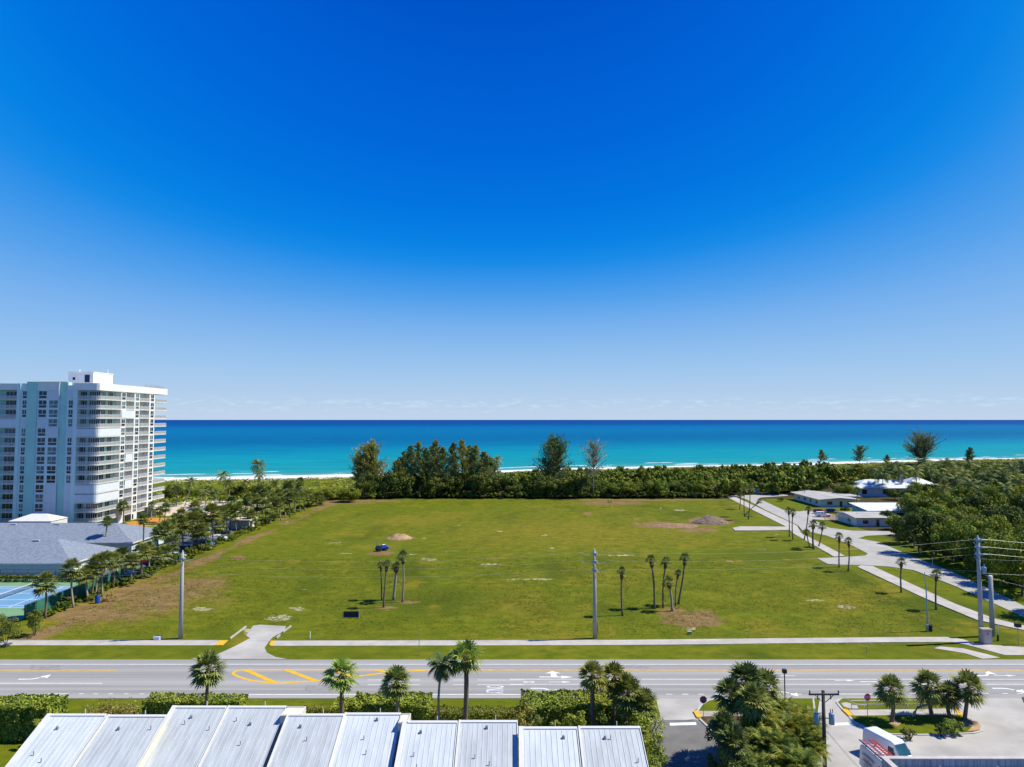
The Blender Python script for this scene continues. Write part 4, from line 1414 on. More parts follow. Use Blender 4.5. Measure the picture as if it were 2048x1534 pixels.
# ------------------------------------------------------------------ the thicket that runs to the beach, and the dune scrub
VV, FF, off_ = [], [], 0
r8 = np.random.RandomState(31)
protos = []
for i in range(6):
    protos.append(crown_arrays(1.0, 1.0, 0.0, 13, 34, .24, rsn(300 + i), .8, .75))
npr = 0
for tr_ in range(16000):
    x = r8.uniform(-85, 640)
    c = coast(x)
    y = r8.uniform(235, c - 30)
    if x < 108 and y < 312:
        continue
    if x < -70 + r8.uniform(0, 12) or abs(x) > y * .80 + 10:
        continue
    if 104 < x < 152 and y < 317 or 151 < x < 222 and y < 346:
        continue
    t = (c - y) / 160
    if t < 0.16:
        continue
    if npr > 1700:
        break
    hgt = max(1.1, min(8.2, (c - y) / (155 if x < 180 else 215) * 10.5 - 1.3)) * (r8.uniform(.62, 1.15) if npr % 9 or c - y < 95 else r8.uniform(1.15, 1.5)) * (.66 + .6 * float(fbm(np.array(x / 23.0), np.array(y / 23.0), 3)))
    R = r8.uniform(3.0, 6.4) * (0.75 + .25 * min(1, t))
    R = min(R, hgt * 1.1 + .6)
    th = min(hgt, R * 1.15 + .8)
    V, F = protos[r8.randint(6)]
    a = r8.uniform(0, 6.28)
    ca, sa = math.cos(a), math.sin(a)
    W = np.stack([(V[:, 0] * ca - V[:, 1] * sa) * R + x, (V[:, 0] * sa + V[:, 1] * ca) * R + y, V[:, 2] * th + hgt - th], 1)
    VV.append(W)
    FF.append(F + off_)
    off_ += len(W)
    npr += 1
tk = link('coastal_thicket', npmesh('coastal_thicket', np.concatenate(VV), np.concatenate(FF), L['wood']))
tag(tk, 'dense dark green thicket of sea grape between the field and the beach', 'thicket', None, 'stuff')
# low bright scrub of the dune
Pn, Nn = [], []
for tr_ in range(2600):
    x = r8.uniform(-330, 500)
    c = coast(x)
    y = c - r8.uniform(34, 150 if x < -60 else 70)
    if abs(x) > y * .83 + 20:
        continue
    if x > -60 and c - y > 75:
        continue
    k = 26
    hh = r8.uniform(.5, 1.8) * (1 if c - y > 45 else .6)
    q = r8.normal(0, 1, (k, 3))
    q /= np.linalg.norm(q, axis=1)[:, None]
    q[:, 2] = np.abs(q[:, 2])
    Pn.append(np.array([x, y, 0.2 + 1.3 * math.exp(-((c - y - 60) / 18.0) ** 2)]) + q * np.array([2.6, 2.6, hh]))
    Nn.append(q + np.array([0, 0, 1.0]))
V, F = leaf_quads(np.concatenate(Pn), np.concatenate(Nn), 1.1, .6, rsn(5))
tag(link('dune_scrub', npmesh('dune_scrub', V, F, L['dune'])), 'low yellow-green scrub covering the dune behind the surf', 'scrub', None, 'stuff')


# grass tufts and weeds standing in the field and on the verges
k = 64000
tx, ty = r8.uniform(-80, 100, k), np.concatenate([r8.uniform(109.5, 175, k // 2), r8.uniform(109.5, 300, k - k // 2)])
keep = (fbm(tx / 5.0 + 3, ty / 5.0, 4) > r8.uniform(.25, .62, k)) & (np.abs(tx) < ty * .83) & (tx < 74 + (ty - 110) * .085) & ~((tx > -47) & (tx < -33) & (ty < 119))
keep &= ~((ty > 206) & (ty < 232) & (tx > 62))
tx, ty = tx[keep], ty[keep]
Pn = np.repeat(np.stack([tx, ty, np.full(len(tx), .0)], 1), 3, 0)
Pn += r8.normal(0, 1, Pn.shape) * np.array([.22, .22, .02])
V, F = leaf_quads(Pn, r8.normal(0, .22, Pn.shape) + np.array([0, 0, 1.4]), .23, .6, rsn(6), .35)
tag(link('field_grass', npmesh('field_grass', V, F, leafmat('weed_leaf', (0.076, 0.100, 0.0025), (0.112, 0.134, 0.003), (0.175, 0.160, 0.008), 0.1, .3, gain=1.0))), 'tufts of grass and weeds growing over the field', 'grass', None, 'stuff')


# ------------------------------------------------------------------ pines
def pine(u, vt, Y, rpx, label, group, base=.3, mat='pine', bark='bark', **kw):
    kw['tuft'] = int(kw.get('tuft', 46) * 1.35)
    kw.setdefault('leaf', .95)
    H = HZ(vt, Y)
    rs = rsn(int(u) + 3)
    o = root('pine_tree', (XU(u, Y), Y, 0), label, 'pine tree', group)
    V, F, limbs = pine_arrays(rs, H, rpx * Y / FPX, H * base, **kw)
    link('crown', npmesh('crown', V, F, L[mat]), o)
    limb_mesh(limbs, M[bark], parent=o)
    return o


g = 'pines of the grove beyond the field'
gp = [(808, 906, 324, 18), (821, 894, 316, 18), (836, 886, 322, 19), (851, 899, 312, 17), (862, 894, 330, 15), (871, 882, 318, 17), (886, 896, 312, 16), (906, 888, 320, 17), (924, 882, 314, 19), (938, 894, 326, 16),
      (950, 893, 316, 18), (968, 906, 312, 19), (982, 918, 322, 15), (795, 922, 312, 16)]
gp.sort()
for i, (u, vt, Y, r) in enumerate(gp):
    pine(u, vt, Y, r * 1.75, 'Australian pine, %s from the left in the grove beyond the field' % ORD[i], g, base=.12, top_taper=.05, leaf=.8, n_br=96, tuft=44, mat='pine' if i % 3 else 'pinegold')
g = 'single pines above the thicket'
pine(740, 897, 318, 34, 'wide golden pine standing left of the grove, beyond the field', g, base=.12, mat='pinegold', spiky=0, n_br=150, tuft=48)
pine(722, 918, 322, 22, 'lower golden pine leaning out left of the wide golden one', g, base=.3, mat='pinegold', spiky=0, n_br=90, tuft=44)
pine(1108, 886, 318, 36, 'large dark pine standing alone right of the grove', g, base=.12, spiky=0, n_br=170, tuft=44, mat='pine')
pine(1187, 890, 306, 30, 'thin half-bare pine with a pale trunk at the far edge of the field', g, base=.38, spiky=0, n_br=85, tuft=9, mat='pinebare', bark='bark_pale')
pine(1644, 902, 520, 11, 'small pine rising from the thicket above the flat-roofed house', g, base=.3, n_br=50, tuft=30)
pine(1720, 897, 500, 17, 'medium pine left of the widest pine on the right', g, base=.3, spiky=0, n_br=56, tuft=26)
pine(1838, 870, 505, 40, 'widest pine, with many spreading limbs, rising from the thicket on the right', g, base=.25, spiky=0, n_br=200, tuft=24, multi=7, leaf=1.0)
pine(1941, 897, 490, 13, 'dark conical pine right of the widest pine', g, base=.25, n_br=56, tuft=40)
pine(1775, 912, 500, 9, 'small pine tip beside the widest pine', g, base=.3, n_br=30, tuft=30)


# ------------------------------------------------------------------ hedges and shrubs near the road
def leafbox(x0, x1, y0, y1, z1, n_, size, rs, lump=.15):
    """clipped hedge: leaves in a thick shell over a box, top and sides"""
    A = [(x1 - x0) * (y1 - y0), (x1 - x0) * z1, (x1 - x0) * z1, (y1 - y0) * z1, (y1 - y0) * z1]
    t = sum(A)
    Pn, Nn = [], []
    for i, a in enumerate(A):
        k = int(n_ * a / t)
        a_, b_, dpt = rs.rand(k), rs.rand(k), np.abs(rs.normal(0, .16, k))
        X = x0 + (x1 - x0) * a_
        if i == 0:
            p = np.stack([X, y0 + (y1 - y0) * b_, z1 - dpt], 1)
            nn_ = (0, 0, 1)
        elif i < 3:
            p = np.stack([X, np.full(k, y0 if i == 1 else y1) + (dpt if i == 1 else -dpt), z1 * b_], 1)
            nn_ = (0, -1 if i == 1 else 1, .3)
        else:
            p = np.stack([np.full(k, x0 if i == 3 else x1) + (dpt if i == 3 else -dpt), y0 + (y1 - y0) * a_, z1 * b_], 1)
            nn_ = (-1 if i == 3 else 1, 0, .3)
        Pn.append(p)
        Nn.append(np.tile(nn_, (k, 1)))
    P_ = np.concatenate(Pn)
    P_ = P_ + (np.stack([fbm(P_[:, 0] * 1.3, P_[:, 2] * 1.3), fbm(P_[:, 0] * 1.3 + 9, P_[:, 1] * 1.3), fbm(P_[:, 0] * 1.1, P_[:, 1] * 1.1 + 4)], 1) - .5) * lump * 4
    return leaf_quads(P_, np.concatenate(Nn).astype(float), size, .8, rs)


def hedge(u0, u1, Y0, Y1, vt, label, mat='hedge', n_=9000, size=.24, name='hedge', seed=1):
    zt = HZ(vt, Y1)
    x0, x1 = XU(u0, Y0, zt), XU(u1, Y0, zt)
    o = root(name, ((x0 + x1) / 2, (Y0 + Y1) / 2, 0), label, 'hedge')
    hw, hd = (x1 - x0) / 2, (Y1 - Y0) / 2
    V, F = leafbox(-hw, hw, -hd, hd, zt, n_, size, rsn(seed))
    link('foliage', npmesh('foliage', V, F, L[mat]), o)
    mb = MB()
    rs = rsn(seed + 1)
    for k in range(max(3, int(hw * 2 / .7))):
        x = -hw + .3 + k * .7
        for q in range(4):
            mb.tube([(x, rs.uniform(-.2, .2), -.1), (x + rs.uniform(-.3, .3), rs.uniform(-.6, .6) * hd, zt * .5), (x + rs.uniform(-.4, .4), rs.uniform(-.8, .8) * hd, zt * .85)], [.04, .03, .012], 4)
    mb.build('branches', M['bark'], o)
    return o


hedge(-60, 95, 76.0, 79.5, 1389, 'thick sea grape hedge at the left end of the near verge', n_=11000, size=.28, seed=2)
hedge(285, 480, 79.0, 81.5, 1385.5, 'long clipped hedge behind the round-headed palm on the left', n_=11000, seed=4)
hedge(697, 857, 77.0, 81.0, 1384, 'clipped hedge in the middle, left of the two tall palms', n_=11000, size=.26, seed=6)
hedge(860, 1040, 77.0, 79.0, 1412, 'low clipped brownish hedge behind the two tall palms', 'low', n_=9000, size=.17, seed=8)
hedge(1047, 1245, 76.5, 81.0, 1380, 'tall sea grape hedge behind the right metal roofs', n_=14000, size=.27, seed=10)
hedge(660, 700, 77.5, 80.5, 1394, 'dark short hedge end at the foot of the bright green palm', n_=2600, size=.22, seed=12)
hedge(590, 660, 81.0, 82.2, 1409.5, 'very low grassy hedge between the two long hedges', 'low', n_=2500, size=.14, seed=14)


def shrub(u, Yb, vt, rpx, label, mat, ncl=16, nl=130, size=.2, name='shrub', seed=1, z0=0.0):
    H = HZ(vt, Yb)
    R = rpx * Yb / FPX
    o = root(name, (XU(u, Yb, H / 2), Yb, 0), label, 'shrub')
    V, F = crown_arrays(R, H, z0, ncl, nl, size, rsn(seed))
    link('foliage', npmesh('foliage', V, F, L[mat]), o)
    mb = MB()
    rs = rsn(seed)
    for k in range(7):
        a = rs.uniform(0, 6.28)
        mb.tube([(0, 0, -.1), (math.cos(a) * R * .4, math.sin(a) * R * .4, H * .5), (math.cos(a) * R * .7, math.sin(a) * R * .7, H * .8)], [.05, .035, .012], 4)
    mb.build('stems', M['bark'], o)
    return o


shrub(84, 75.0, 1432, 18, 'dark leafy shrub under the left end hedge beside the lawn', 'hedge', seed=3)
shrub(82, 71.5, 1458, 13, 'spiky low shrub beside the first metal roof', 'palm', seed=5, size=.3, nl=60)
shrub(1052, 72.5, 1398, 34, 'feathery grey-green shrub at the step of the metal roofs', 'pinegold', seed=7, ncl=22, nl=140, size=.22)
shrub(1150, 71.5, 1408, 30, 'bright green shrub between the tall hedge and the right roofs', 'hedge', seed=9, ncl=20)
shrub(1110, 70.5, 1435, 18, 'small green shrub close to the right metal roofs', 'hedge', seed=10, ncl=12)
shrub(1215, 72.5, 1425, 30, 'dark shrub around the foot of the palm group', 'dark', seed=11, ncl=20)
shrub(1235, 67.0, 1438, 24, 'yellow-tipped shrub at the corner of the last metal roof', 'hedge', seed=12)
shrub(1262, 74.5, 1408, 40, 'dense dark shrub under the low bushy palm by the drive', 'dark', seed=29, ncl=24)
shrub(1283, 71.0, 1414, 42, 'full rounded shrub beside the asphalt drive', 'hedge', seed=13, ncl=26)
shrub(1300, 66.0, 1450, 32, 'leafy shrub between the last metal roof and the asphalt drive', 'hedge', seed=14, ncl=22)
shrub(1310, 61.5, 1490, 32, 'nearest leafy shrub right of the last metal roof', 'hedge', seed=15, ncl=22)
shrub(1325, 58.5, 1520, 30, 'leafy shrub at the bottom edge right of the last metal roof', 'hedge', seed=16, ncl=20)
shrub(1440, 72.0, 1418, 30, 'dark round shrub at the left of the crowded palm bed', 'dark', seed=17, ncl=20)
shrub(1452, 66.0, 1458, 34, 'dark low shrub at the drive side of the crowded palm bed', 'dark', seed=18, ncl=16)
shrub(1500, 70.5, 1432, 40, 'broad dark shrub between the trunks of the crowded palm bed', 'dark', seed=27, ncl=24)
shrub(1550, 71.0, 1440, 36, 'dark leafy shrub at the back of the crowded palm bed', 'dark', seed=28, ncl=22)
shrub(1482, 60.5, 1505, 44, 'low shaded shrub at the bottom of the crowded palm bed', 'dark', seed=19, ncl=20)
shrub(1560, 59.5, 1525, 44, 'wide low shrub at the bottom right of the crowded palm bed', 'hedge', seed=20, ncl=24)
shrub(1905, 78.0, 1438, 22, 'low dense shrub on the traffic island below the palms', 'hedge', seed=21, ncl=16)
shrub(1882, 77.4, 1445, 12, 'small shrub at the left of the dense one on the traffic island', 'dark', seed=22, ncl=9)
shrub(1820, 76.6, 1452, 16, 'thin dark shrub at the lower edge of the traffic island', 'dark', seed=23, ncl=8, nl=60)
shrub(12, 107.5, 1228, 26, 'large dark shrub at the lower left corner of the field', 'dark', seed=24, ncl=24)
shrub(70, 112.5, 1215, 20, 'shrub below the first palm of the left row', 'dark', seed=25, ncl=18)
# tall dry brush left of the long hedge
o = root('brush', (XU(222, 78.5), 78.5, 0), 'tall dry brush with thin feathery tops between the two left hedges', 'shrub')
rs = rsn(71)
Pn, Nn, mb = [], [], MB()
hw = 56 * 78.5 / FPX
for k in range(280):
    x, y = rs.uniform(-hw, hw), rs.uniform(-1.4, 1.4)
    h = rs.uniform(1.7, 3.2) * (1.3 if rs.rand() > .75 else 1) * (1 - .35 * abs(x / hw))
    e = (x + rs.uniform(-.3, .3), y + rs.uniform(-.3, .3), h)
    mb.tube([(x, y, -.05), e], [.02, .006], 3)
    q = rs.rand(34, 1)
    Pn.append(np.array([x, y, 0]) * (1 - q) + np.array(e) * q + rs.normal(0, .13, (34, 3)))
    Nn.append(rs.normal(0, 1, (34, 3)) + np.array([0, 0, .4]))
V, F = leaf_quads(np.concatenate(Pn), np.concatenate(Nn), .24, .5, rs)
link('foliage', npmesh('foliage', V, F, L['brush']), o)
mb.build('stems', M['bark'], o)
# undergrowth below the left palm row: separate bushes
g = 'bushes below the left palm row'
kit = [npmesh('foliage', *crown_arrays(1, 1, 0, 14, 60, .2, rsn(500 + i)), L['dark' if i else 'wood']) for i in range(3)]
r9 = random.Random(4)
bl = []
for i in range(46):
    t = i / 45
    v = 1228 - 222 * t ** .8
    b = G(60, v)
    bl.append((-82.6 + r9.uniform(-1.4, .9) + .004 * (b.y - 108), b.y + r9.uniform(-.8, .8)))
for i, (x, y) in enumerate(bl):
    tag(link('bush', kit[i % 3], None, (x, y, -.05), r9.uniform(0, 6), (r9.uniform(1.3, 2.4), r9.uniform(1.3, 2.4), r9.uniform(1.0, 2.6))),
        'dark bush, %s from the road under the left palm row' % ORD[i], 'bush', g)
fe = [(G(u, 1000.5 - 3 * min(1, (u - 655) / 150)), 'bush, %s from the left along the foot of the far trees', 'bushes at the foot of the far trees') for u in range(735, 1450, 19)]
se_ = [(G(u, v), 'bush, %s from the left below the right clump of trees', 'bushes at the foot of the right clump') for u, v in
       ((1800, 1075), (1815, 1088), (1832, 1098), (1850, 1106), (1868, 1112), (1886, 1117), (1905, 1124), (1923, 1130), (1942, 1138), (1960, 1146), (1980, 1154), (2000, 1163), (2020, 1174), (2040, 1186))]
for lst in (fe, se_):
    for i, (p, lb, gg) in enumerate(lst):
        q = r9.uniform(1.0, 1.35)
        tag(link('bush', kit[i % 3], None, (p.x + 1, p.y + 2.6, -.1), r9.uniform(0, 6), (2.7 * q, 2.2 * q, 2.6 * q)), lb % ORD[i], 'bush', gg)
tag(link('flowering_bush', npmesh('foliage', *crown_arrays(1.6, 1.6, 0, 12, 70, .2, rsn(77)), L['brush']), None, G(218, 1200)), 'purplish flowering bush at the foot of the left palm row', 'bush')


# ------------------------------------------------------------------ condominium tower
def tower():
    X0, Y0 = -132.5, 219.0
    o = root('condominium_tower', (X0, Y0, 0), 'tall white and mint condominium tower with stacked balconies beside the sea', 'tower')

    def fx(u):
        return (u - 1024) * Y0 / FPX - X0

    def sy(u):
        return 132.5 * FPX / (1024 - u) - Y0
    TOP = 44.4
    NF = 14

    def cz(i):
        return 44.3 - 3 * i
    # walls
    wb = MB()
    YE = sy(318.5)
    wb.box(-60, -6.9, 2.4, YE - .2, -.5, TOP)                          # core
    wb.box(-6.9, -2.0, 2.0, YE, -.5, TOP)
    wb.box(fx(33), fx(40), 0, 2.4, -.5, TOP + 2.2)
    wb.box(fx(40), fx(53), .25, 2.4, -.5, TOP + 2.2)
    wb.box(fx(146.5), fx(155), 0, 2.4, -.5, TOP)
    wb.build('wall', M['mint2'], o)
    wm = MB()
    wm.box(fx(53), fx(73), 0, 2.4, -.5, TOP + 2.6)
    wm.box(fx(116), fx(133), .7, 2.4, -.5, TOP + 2.6)
    wm.box(fx(-60), fx(33), 2.1, 2.4, -.5, TOP)
    wm.box(-6.9, -2.02, 1.9, 2.0, -.5, TOP)
    wm.box(-2.0, -1.93, 2.0, 12.6, -.5, TOP)
    wm.build('mint_wall', M['mint'], o)
    ww = MB()
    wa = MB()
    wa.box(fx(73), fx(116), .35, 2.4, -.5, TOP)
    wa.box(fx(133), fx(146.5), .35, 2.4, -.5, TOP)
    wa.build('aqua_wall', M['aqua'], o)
    for a, b in ((243, 253), (269.5, 280.5), (299.5, 310.5)):
        ww.box(-2.0, -.12, sy(a), sy(b), -.5, TOP)
    for a, b in ((253, 269.5), (280.5, 299.5), (310.5, 318.5)):
        ww.box(-2.0, -1.9, sy(a), sy(b), -.5, TOP)
    ww.build('white_wall', M['stucco'], o)
    # parapets
    pb = MB()
    pb.box(-60, fx(33), 0, YE, TOP + .1, TOP + 2.0)
    pb.box(fx(73), fx(116), .2, 2.6, TOP, TOP + 2.6)
    pb.box(fx(133), fx(146.5), .2, 2.6, TOP, TOP + 1.6)
    pb.box(-20, -.02, 2.6, YE + .4, TOP, TOP + 1.4)
    pb.prism([(fx(146.5), -.12), (-.8, -.12), (-.1, .2), (.12, .9), (.12, sy(334)), (-6.9, sy(334)), (-6.9, 4)], TOP, TOP + 2.3)
    pb.build('parapet', M['stucco'], o)
    cop = MB()
    cop.box(-60, fx(33) + .05, -.08, .4, TOP + 2.0, TOP + 2.16)
    cop.box(fx(53) - .05, fx(133) + .05, -.08, .5, TOP + 2.6, TOP + 2.75)
    for k in range(22):                                            # thin posts on the far end of the parapet
        y = 27 + k * .68
        cop.box(-.1, .16, y, y + .16, TOP + 2.3, TOP + 2.3 + .5 + .25 * ((k * 7) % 3))
    cop.build('coping', M['white'], o)
    # penthouse
    ph = MB()
    a, b = (135 - 1024) * 235 / FPX - X0, (185 - 1024) * 235 / FPX - X0
    ph.box(a, b, 16, 27.5, TOP, 51.2)
    ph.box(a - .15, b + .15, 15.85, 27.65, 51.2, 51.45)
    ph.box(a + 1, a + 1.3, 20, 20.3, 51.4, 52.6)
    ph.box(b - .2, b + .1, 24, 24.3, 51.4, 52.8)
    po = ph.build('penthouse', M['stucco'], o)
    for u0, u1, z0, z1 in ((168, 178, 47.8, 50.4), (144, 149, 48.6, 49.5)):
        MB().box((u0 - 1024) * 235 / FPX - X0, (u1 - 1024) * 235 / FPX - X0, 15.9, 16, z0, z1).build('louvre', M['glass'], po)

    # windows: frame with two panes above a dark panel
    kits = {}

    def window(w_, px, py, zt, rz, glass='glass'):
        if w_ not in kits:
            f, p = MB(), MB()
            h = w_ / 2
            f.box(-h, h, -.08, 0, -.1, 0).box(-h, h, -.08, 0, -1.62, -1.42).box(-h, h, -.08, 0, -2.5, -2.4)
            f.box(-h, -h + .07, -.08, 0, -1.42, -.1).box(h - .07, h, -.08, 0, -1.42, -.1).box(-.06, .06, -.08, 0, -1.42, -.1)
            f.box(-h, -h + .09, -.08, 0, -2.4, -1.62).box(h - .09, h, -.08, 0, -2.4, -1.62)
            p.box(-h + .09, -.08, -.03, 0, -1.42, -.1).box(.08, h - .09, -.03, 0, -1.42, -.1).box(-h + .09, h - .09, -.03, 0, -2.4, -1.62)
            fo_, po_ = f.build('window', M['white'], o), p.build('pane', M['glass'], None)
            p2_ = po_.data.copy()
            p2_.materials[0] = M['glass2']
            kits[w_] = (fo_.data, po_.data, po_.data, p2_)
            bpy.data.objects.remove(fo_)
            bpy.data.objects.remove(po_)
        f = link('window', kits[w_][0], o, (px, py, zt), rz)
        link('pane', kits[w_][1 + RND.randrange(3)], f)
    shut = MB()
    skip = {'N1': {0: 0, }, 'A': {3}, 'B': {0, 4, 10, 11, 12, 13}, 'C': {0, 4, 10, 11, 12, 13}}
    sp = []
    for nm_, u0, u1, y in (('N', 44, 53, .25), ('A', 76, 92, .35), ('B', 97, 115, .35), ('C', 136, 145, .35)):
        w_ = round(fx(u1) - fx(u0), 2)
        for i in range(NF):
            x = (fx(u0) + fx(u1)) / 2
            if (nm_ == 'N' and i == 3) or i in skip.get(nm_, ()):
                sp.append((x, w_ * .5 + .35, y, cz(i)))
            else:
                window(w_, x, y, cz(i) - .1, 0)
    for a, b in ((243.5, 252.5), (271, 279.5), (301, 309.5)):
        w_ = 2.2
        for i in range(NF):
            if a < 250 and i == 2:
                continue
            window(w_, -.12, (sy(a) + sy(b)) / 2, cz(i) - .1, PI / 2)
    for x, h, y, z in sp:
        m_ = MB()
        m_.box(-h, h, -.14, 0, -2.8, -.05)
        for q in range(int(h * 2 / .3)):
            m_.box(-h + .1 + q * .3, -h + .18 + q * .3, -.18, -.14, -2.75, -.1)
        m_.build('shutter', M['shutter'], o, loc=(x, y, z))
    # balconies
    path = [(fx(155), 0), (-.9, 0), (-.28, .28), (0, .9), (0, 12.5)]

    def railing(path, z=0):
        mb = MB()
        for (ax, ay), (bx, by) in zip(path[:-1], path[1:]):
            a, b = Vector((ax, ay, 0)), Vector((bx, by, 0))
            ln = (b - a).length
            mb.bar(a + Vector((0, 0, 1.06)), b + Vector((0, 0, 1.06)), .08, .07)
            mb.bar(a + Vector((0, 0, .12)), b + Vector((0, 0, .12)), .05, .05)
            for k in range(int(ln / .2) + 1):
                p = a + (b - a) * min(1, k * .2 / ln)
                wd = .075 if k % 8 else .11
                mb.box(p.x - wd / 2, p.x + wd / 2, p.y - wd / 2, p.y + wd / 2, .03, 1.04)
        return mb

    def balconies(poly, rails, skipf=()):
        s = MB()
        s.prism(poly, -.26, 0)
        so_ = s.build('balcony', M['white'], None)
        ro_ = railing(rails).build('railing', M['white'], None)
        for i in range(NF):
            z = cz(i) - 2.75
            f = link('balcony', so_.data, o, (0, 0, z))
            if i not in skipf:
                link('railing', ro_.data, f)
        bpy.data.objects.remove(so_)
        bpy.data.objects.remove(ro_)
    inner = [(-1.93, 12.6), (-1.93, 1.9), (fx(155), 1.9)]
    balconies([(fx(155), -.05), (-.9, -.05), (-.25, .25), (.05, .9), (.05, 12.6)] + inner, path, (4, 10, 11))
    balconies([(fx(-60), -.05), (fx(33), -.05), (fx(33), 2.1), (fx(-60), 2.1)], [(fx(-60), 0), (fx(33), 0)], (3,))
    for a, b in ((253, 269.5), (280.5, 299.5)):
        balconies([(.03, sy(a)), (.03, sy(b)), (-1.9, sy(b)), (-1.9, sy(a))], [(-.02, sy(a) + .05), (-.02, sy(b) - .05)], (2,) if a < 260 else ())
    balconies([(.03, sy(310.5)), (.03, sy(333.5)), (-4.5, sy(333.5)), (-4.5, YE), (-1.9, YE), (-1.9, sy(310.5))], [(-.02, sy(311)), (-.02, sy(333.2)), (-4.4, sy(333.2))])

    # glazed doors on the balconies
    def door(w_, px, py, zt, rz, n_=3):
        k = ('d', w_, n_)
        if k not in kits:
            f, p = MB(), MB()
            h = w_ / 2
            f.box(-h, h, -.07, 0, -.12, 0)
            for q in range(n_ + 1):
                x = -h + w_ * q / n_
                f.box(x - .05, x + .05, -.071, 0, -2.55, -.12)
            p.box(-h + .05, h - .05, -.03, 0, -2.55, -.12)
            fo_, po_ = f.build('balcony_door', M['white'], None), p.build('pane', M['glass'], None)
            p2_ = po_.data.copy()
            p2_.materials[0] = M['glass2']
            kits[k] = (fo_.data, po_.data, po_.data, p2_)
            bpy.data.objects.remove(fo_)
            bpy.data.objects.remove(po_)
        f = link('balcony_door', kits[k][0], o, (px, py, zt), rz)
        link('pane', kits[k][1 + RND.randrange(3)], f)
    for i in range(NF):
        z = cz(i) - .12
        if i not in (4, 10, 11):
            door(2.3, fx(160), 1.9, z, 0, 3)
            door(3.6, fx(183), 1.9, z, 0, 5)
            door(3.4, -1.93, sy(216.5), z, PI / 2, 4)
            door(2.6, -1.93, sy(232), z, PI / 2, 3)
        if i != 3:
            door(4.6, fx(17), 2.1, z, 0, 4)
        if i not in (2, 7):
            door(2.0, -1.9, sy(257.5), z, PI / 2, 2)
        door(2.6, -1.9, sy(287), z, PI / 2, 2)
        if i not in (6,):
            door(1.7, -1.9, sy(314.5), z, PI / 2, 2)
    # storm shutters closed across whole balconies
    for i in (4, 10, 11):
        m_ = MB()
        p2 = path
        for (ax, ay), (bx, by) in zip(p2[:-1], p2[1:]):
            a, b = Vector((ax, ay, 0)), Vector((bx, by, 0))
            m_.bar(a + Vector((0, 0, 1.3)), b + Vector((0, 0, 1.3)), .09, 2.5)
            ln = (b - a).length
            for q in range(int(ln / .5)):
                c = a + (b - a) * ((q + .5) * .5 / ln)
                m_.box(c.x - .04, c.x + .04, c.y - .04 - .05, c.y + .04, .06, 2.52)
        m_.build('shutter', M['shutter'], o, loc=(.02, -.02, cz(i) - 2.75))
    for u0, u1, y, i in ((-20, 33, -.02, 3),):
        m_ = MB()
        m_.box(fx(u0), fx(u1), y, y + .1, 0, 2.6)
        m_.build('shutter', M['shutter'], o, loc=(0, 0, cz(i) - 2.75))
    for i, (a, b) in ((2, (244, 269)), (7, (254, 268)), (10, (254, 268))):
        m_ = MB()
        m_.box(-.1, .06, sy(a), sy(b), 0, 2.6)
        m_.build('shutter', M['shutter'], o, loc=(0, 0, cz(i) - 2.75))
    # ground storey openings on the sunny side
    gd = MB()
    for u in (207, 214, 262, 266, 271, 288, 292):
        y = sy(u)
        gd.box(-.13, -.05, y, y + .9, .3, 2.0)
    gd.build('ground_window', M['glass'], o)
    bd = MB()
    bd.box(.0, .06, sy(300), sy(304), .4, 3.2).box(.0, .06, sy(306), sy(309), .4, 3.2)
    bd.build('blue_door', M['tealp'], o)
    return o


tower()
# entrance canopy in front of the tower
o = root('entrance_canopy', (XU(77, 208), 208, 0), 'white hip-roofed entrance canopy at the foot of the tower', 'canopy')
mb = MB()
mb.add([(-6.5, -4, 4.9), (6.3, -4, 4.9), (6.3, 4, 4.9), (-6.5, 4, 4.9), (-2.2, 0, 6.6), (2.4, 0, 6.6)], [(0, 1, 5, 4), (1, 2, 5), (2, 3, 4, 5), (3, 0, 4), (3, 2, 1, 0)])
mb.build('roof', M['white'], o)
mb = MB()
mb.box(-6.3, 6.1, -3.8, 3.8, 3.2, 4.9)
mb.build('fascia', M['white'], o)
mb = MB()
for x in (-6, 5.8):
    for y in (-3.5, 3.5):
        mb.box(x - .3, x + .3, y - .3, y + .3, -.1, 3.2)
mb.build('column', M['white'], o)


# ------------------------------------------------------------------ grey hip-roofed garages
def garage(xr, y0, y1, zr, e, label):
    ln = 75
    o = root('garage_building', (xr, (y0 + y1) / 2, 0), label, 'garage')
    d = (y1 - y0) / 2
    mb = MB()
    v = [(-ln, -d - .5, e), (.5, -d - .5, e), (.5, d + .5, e), (-ln, d + .5, e), (-ln, 0, zr), (-d - .3, 0, zr)]
    mb.add(v, [(0, 1, 5, 4), (1, 2, 5), (2, 3, 4, 5)])
    mb.add([(a, b, c - .15) for a, b, c in v[:4]], [(3, 2, 1, 0)])
    r = mb.build('roof', M['shingle'], o)
    for x in (-14, -26, -38, -50):
        MB().box(x, x + 1.6, -1.2, -.95, zr - .35, zr - .1).build('ridge_vent', M['white'], r)
    fb = MB()
    fb.box(-ln, .52, -d - .56, -d - .5, e - .3, e + .03).box(.5, .56, -d - .56, d + .56, e - .3, e + .03)
    fb.build('fascia', M['white'], o)
    wb = MB()
    wb.box(-ln, 0, -d, d, -.2, e - .15)
    wb.build('wall', M['white'], o)
    gb = MB()
    for k in range(4):
        gb.box(0, .06, -d + .8 + k * 4.0, -d + 3.8 + k * 4.0, 0, 2.2)
    gb.build('garage_door', M['mint2'], o)
    return o


garage(-98.5, 154.4, 171.5, 6.9, 3.0, 'nearer long garage with a grey hip roof beside the tennis court')
garage(-99.2, 180, 199, 6.6, 3.0, 'farther long garage with a grey hip roof at the foot of the tower')

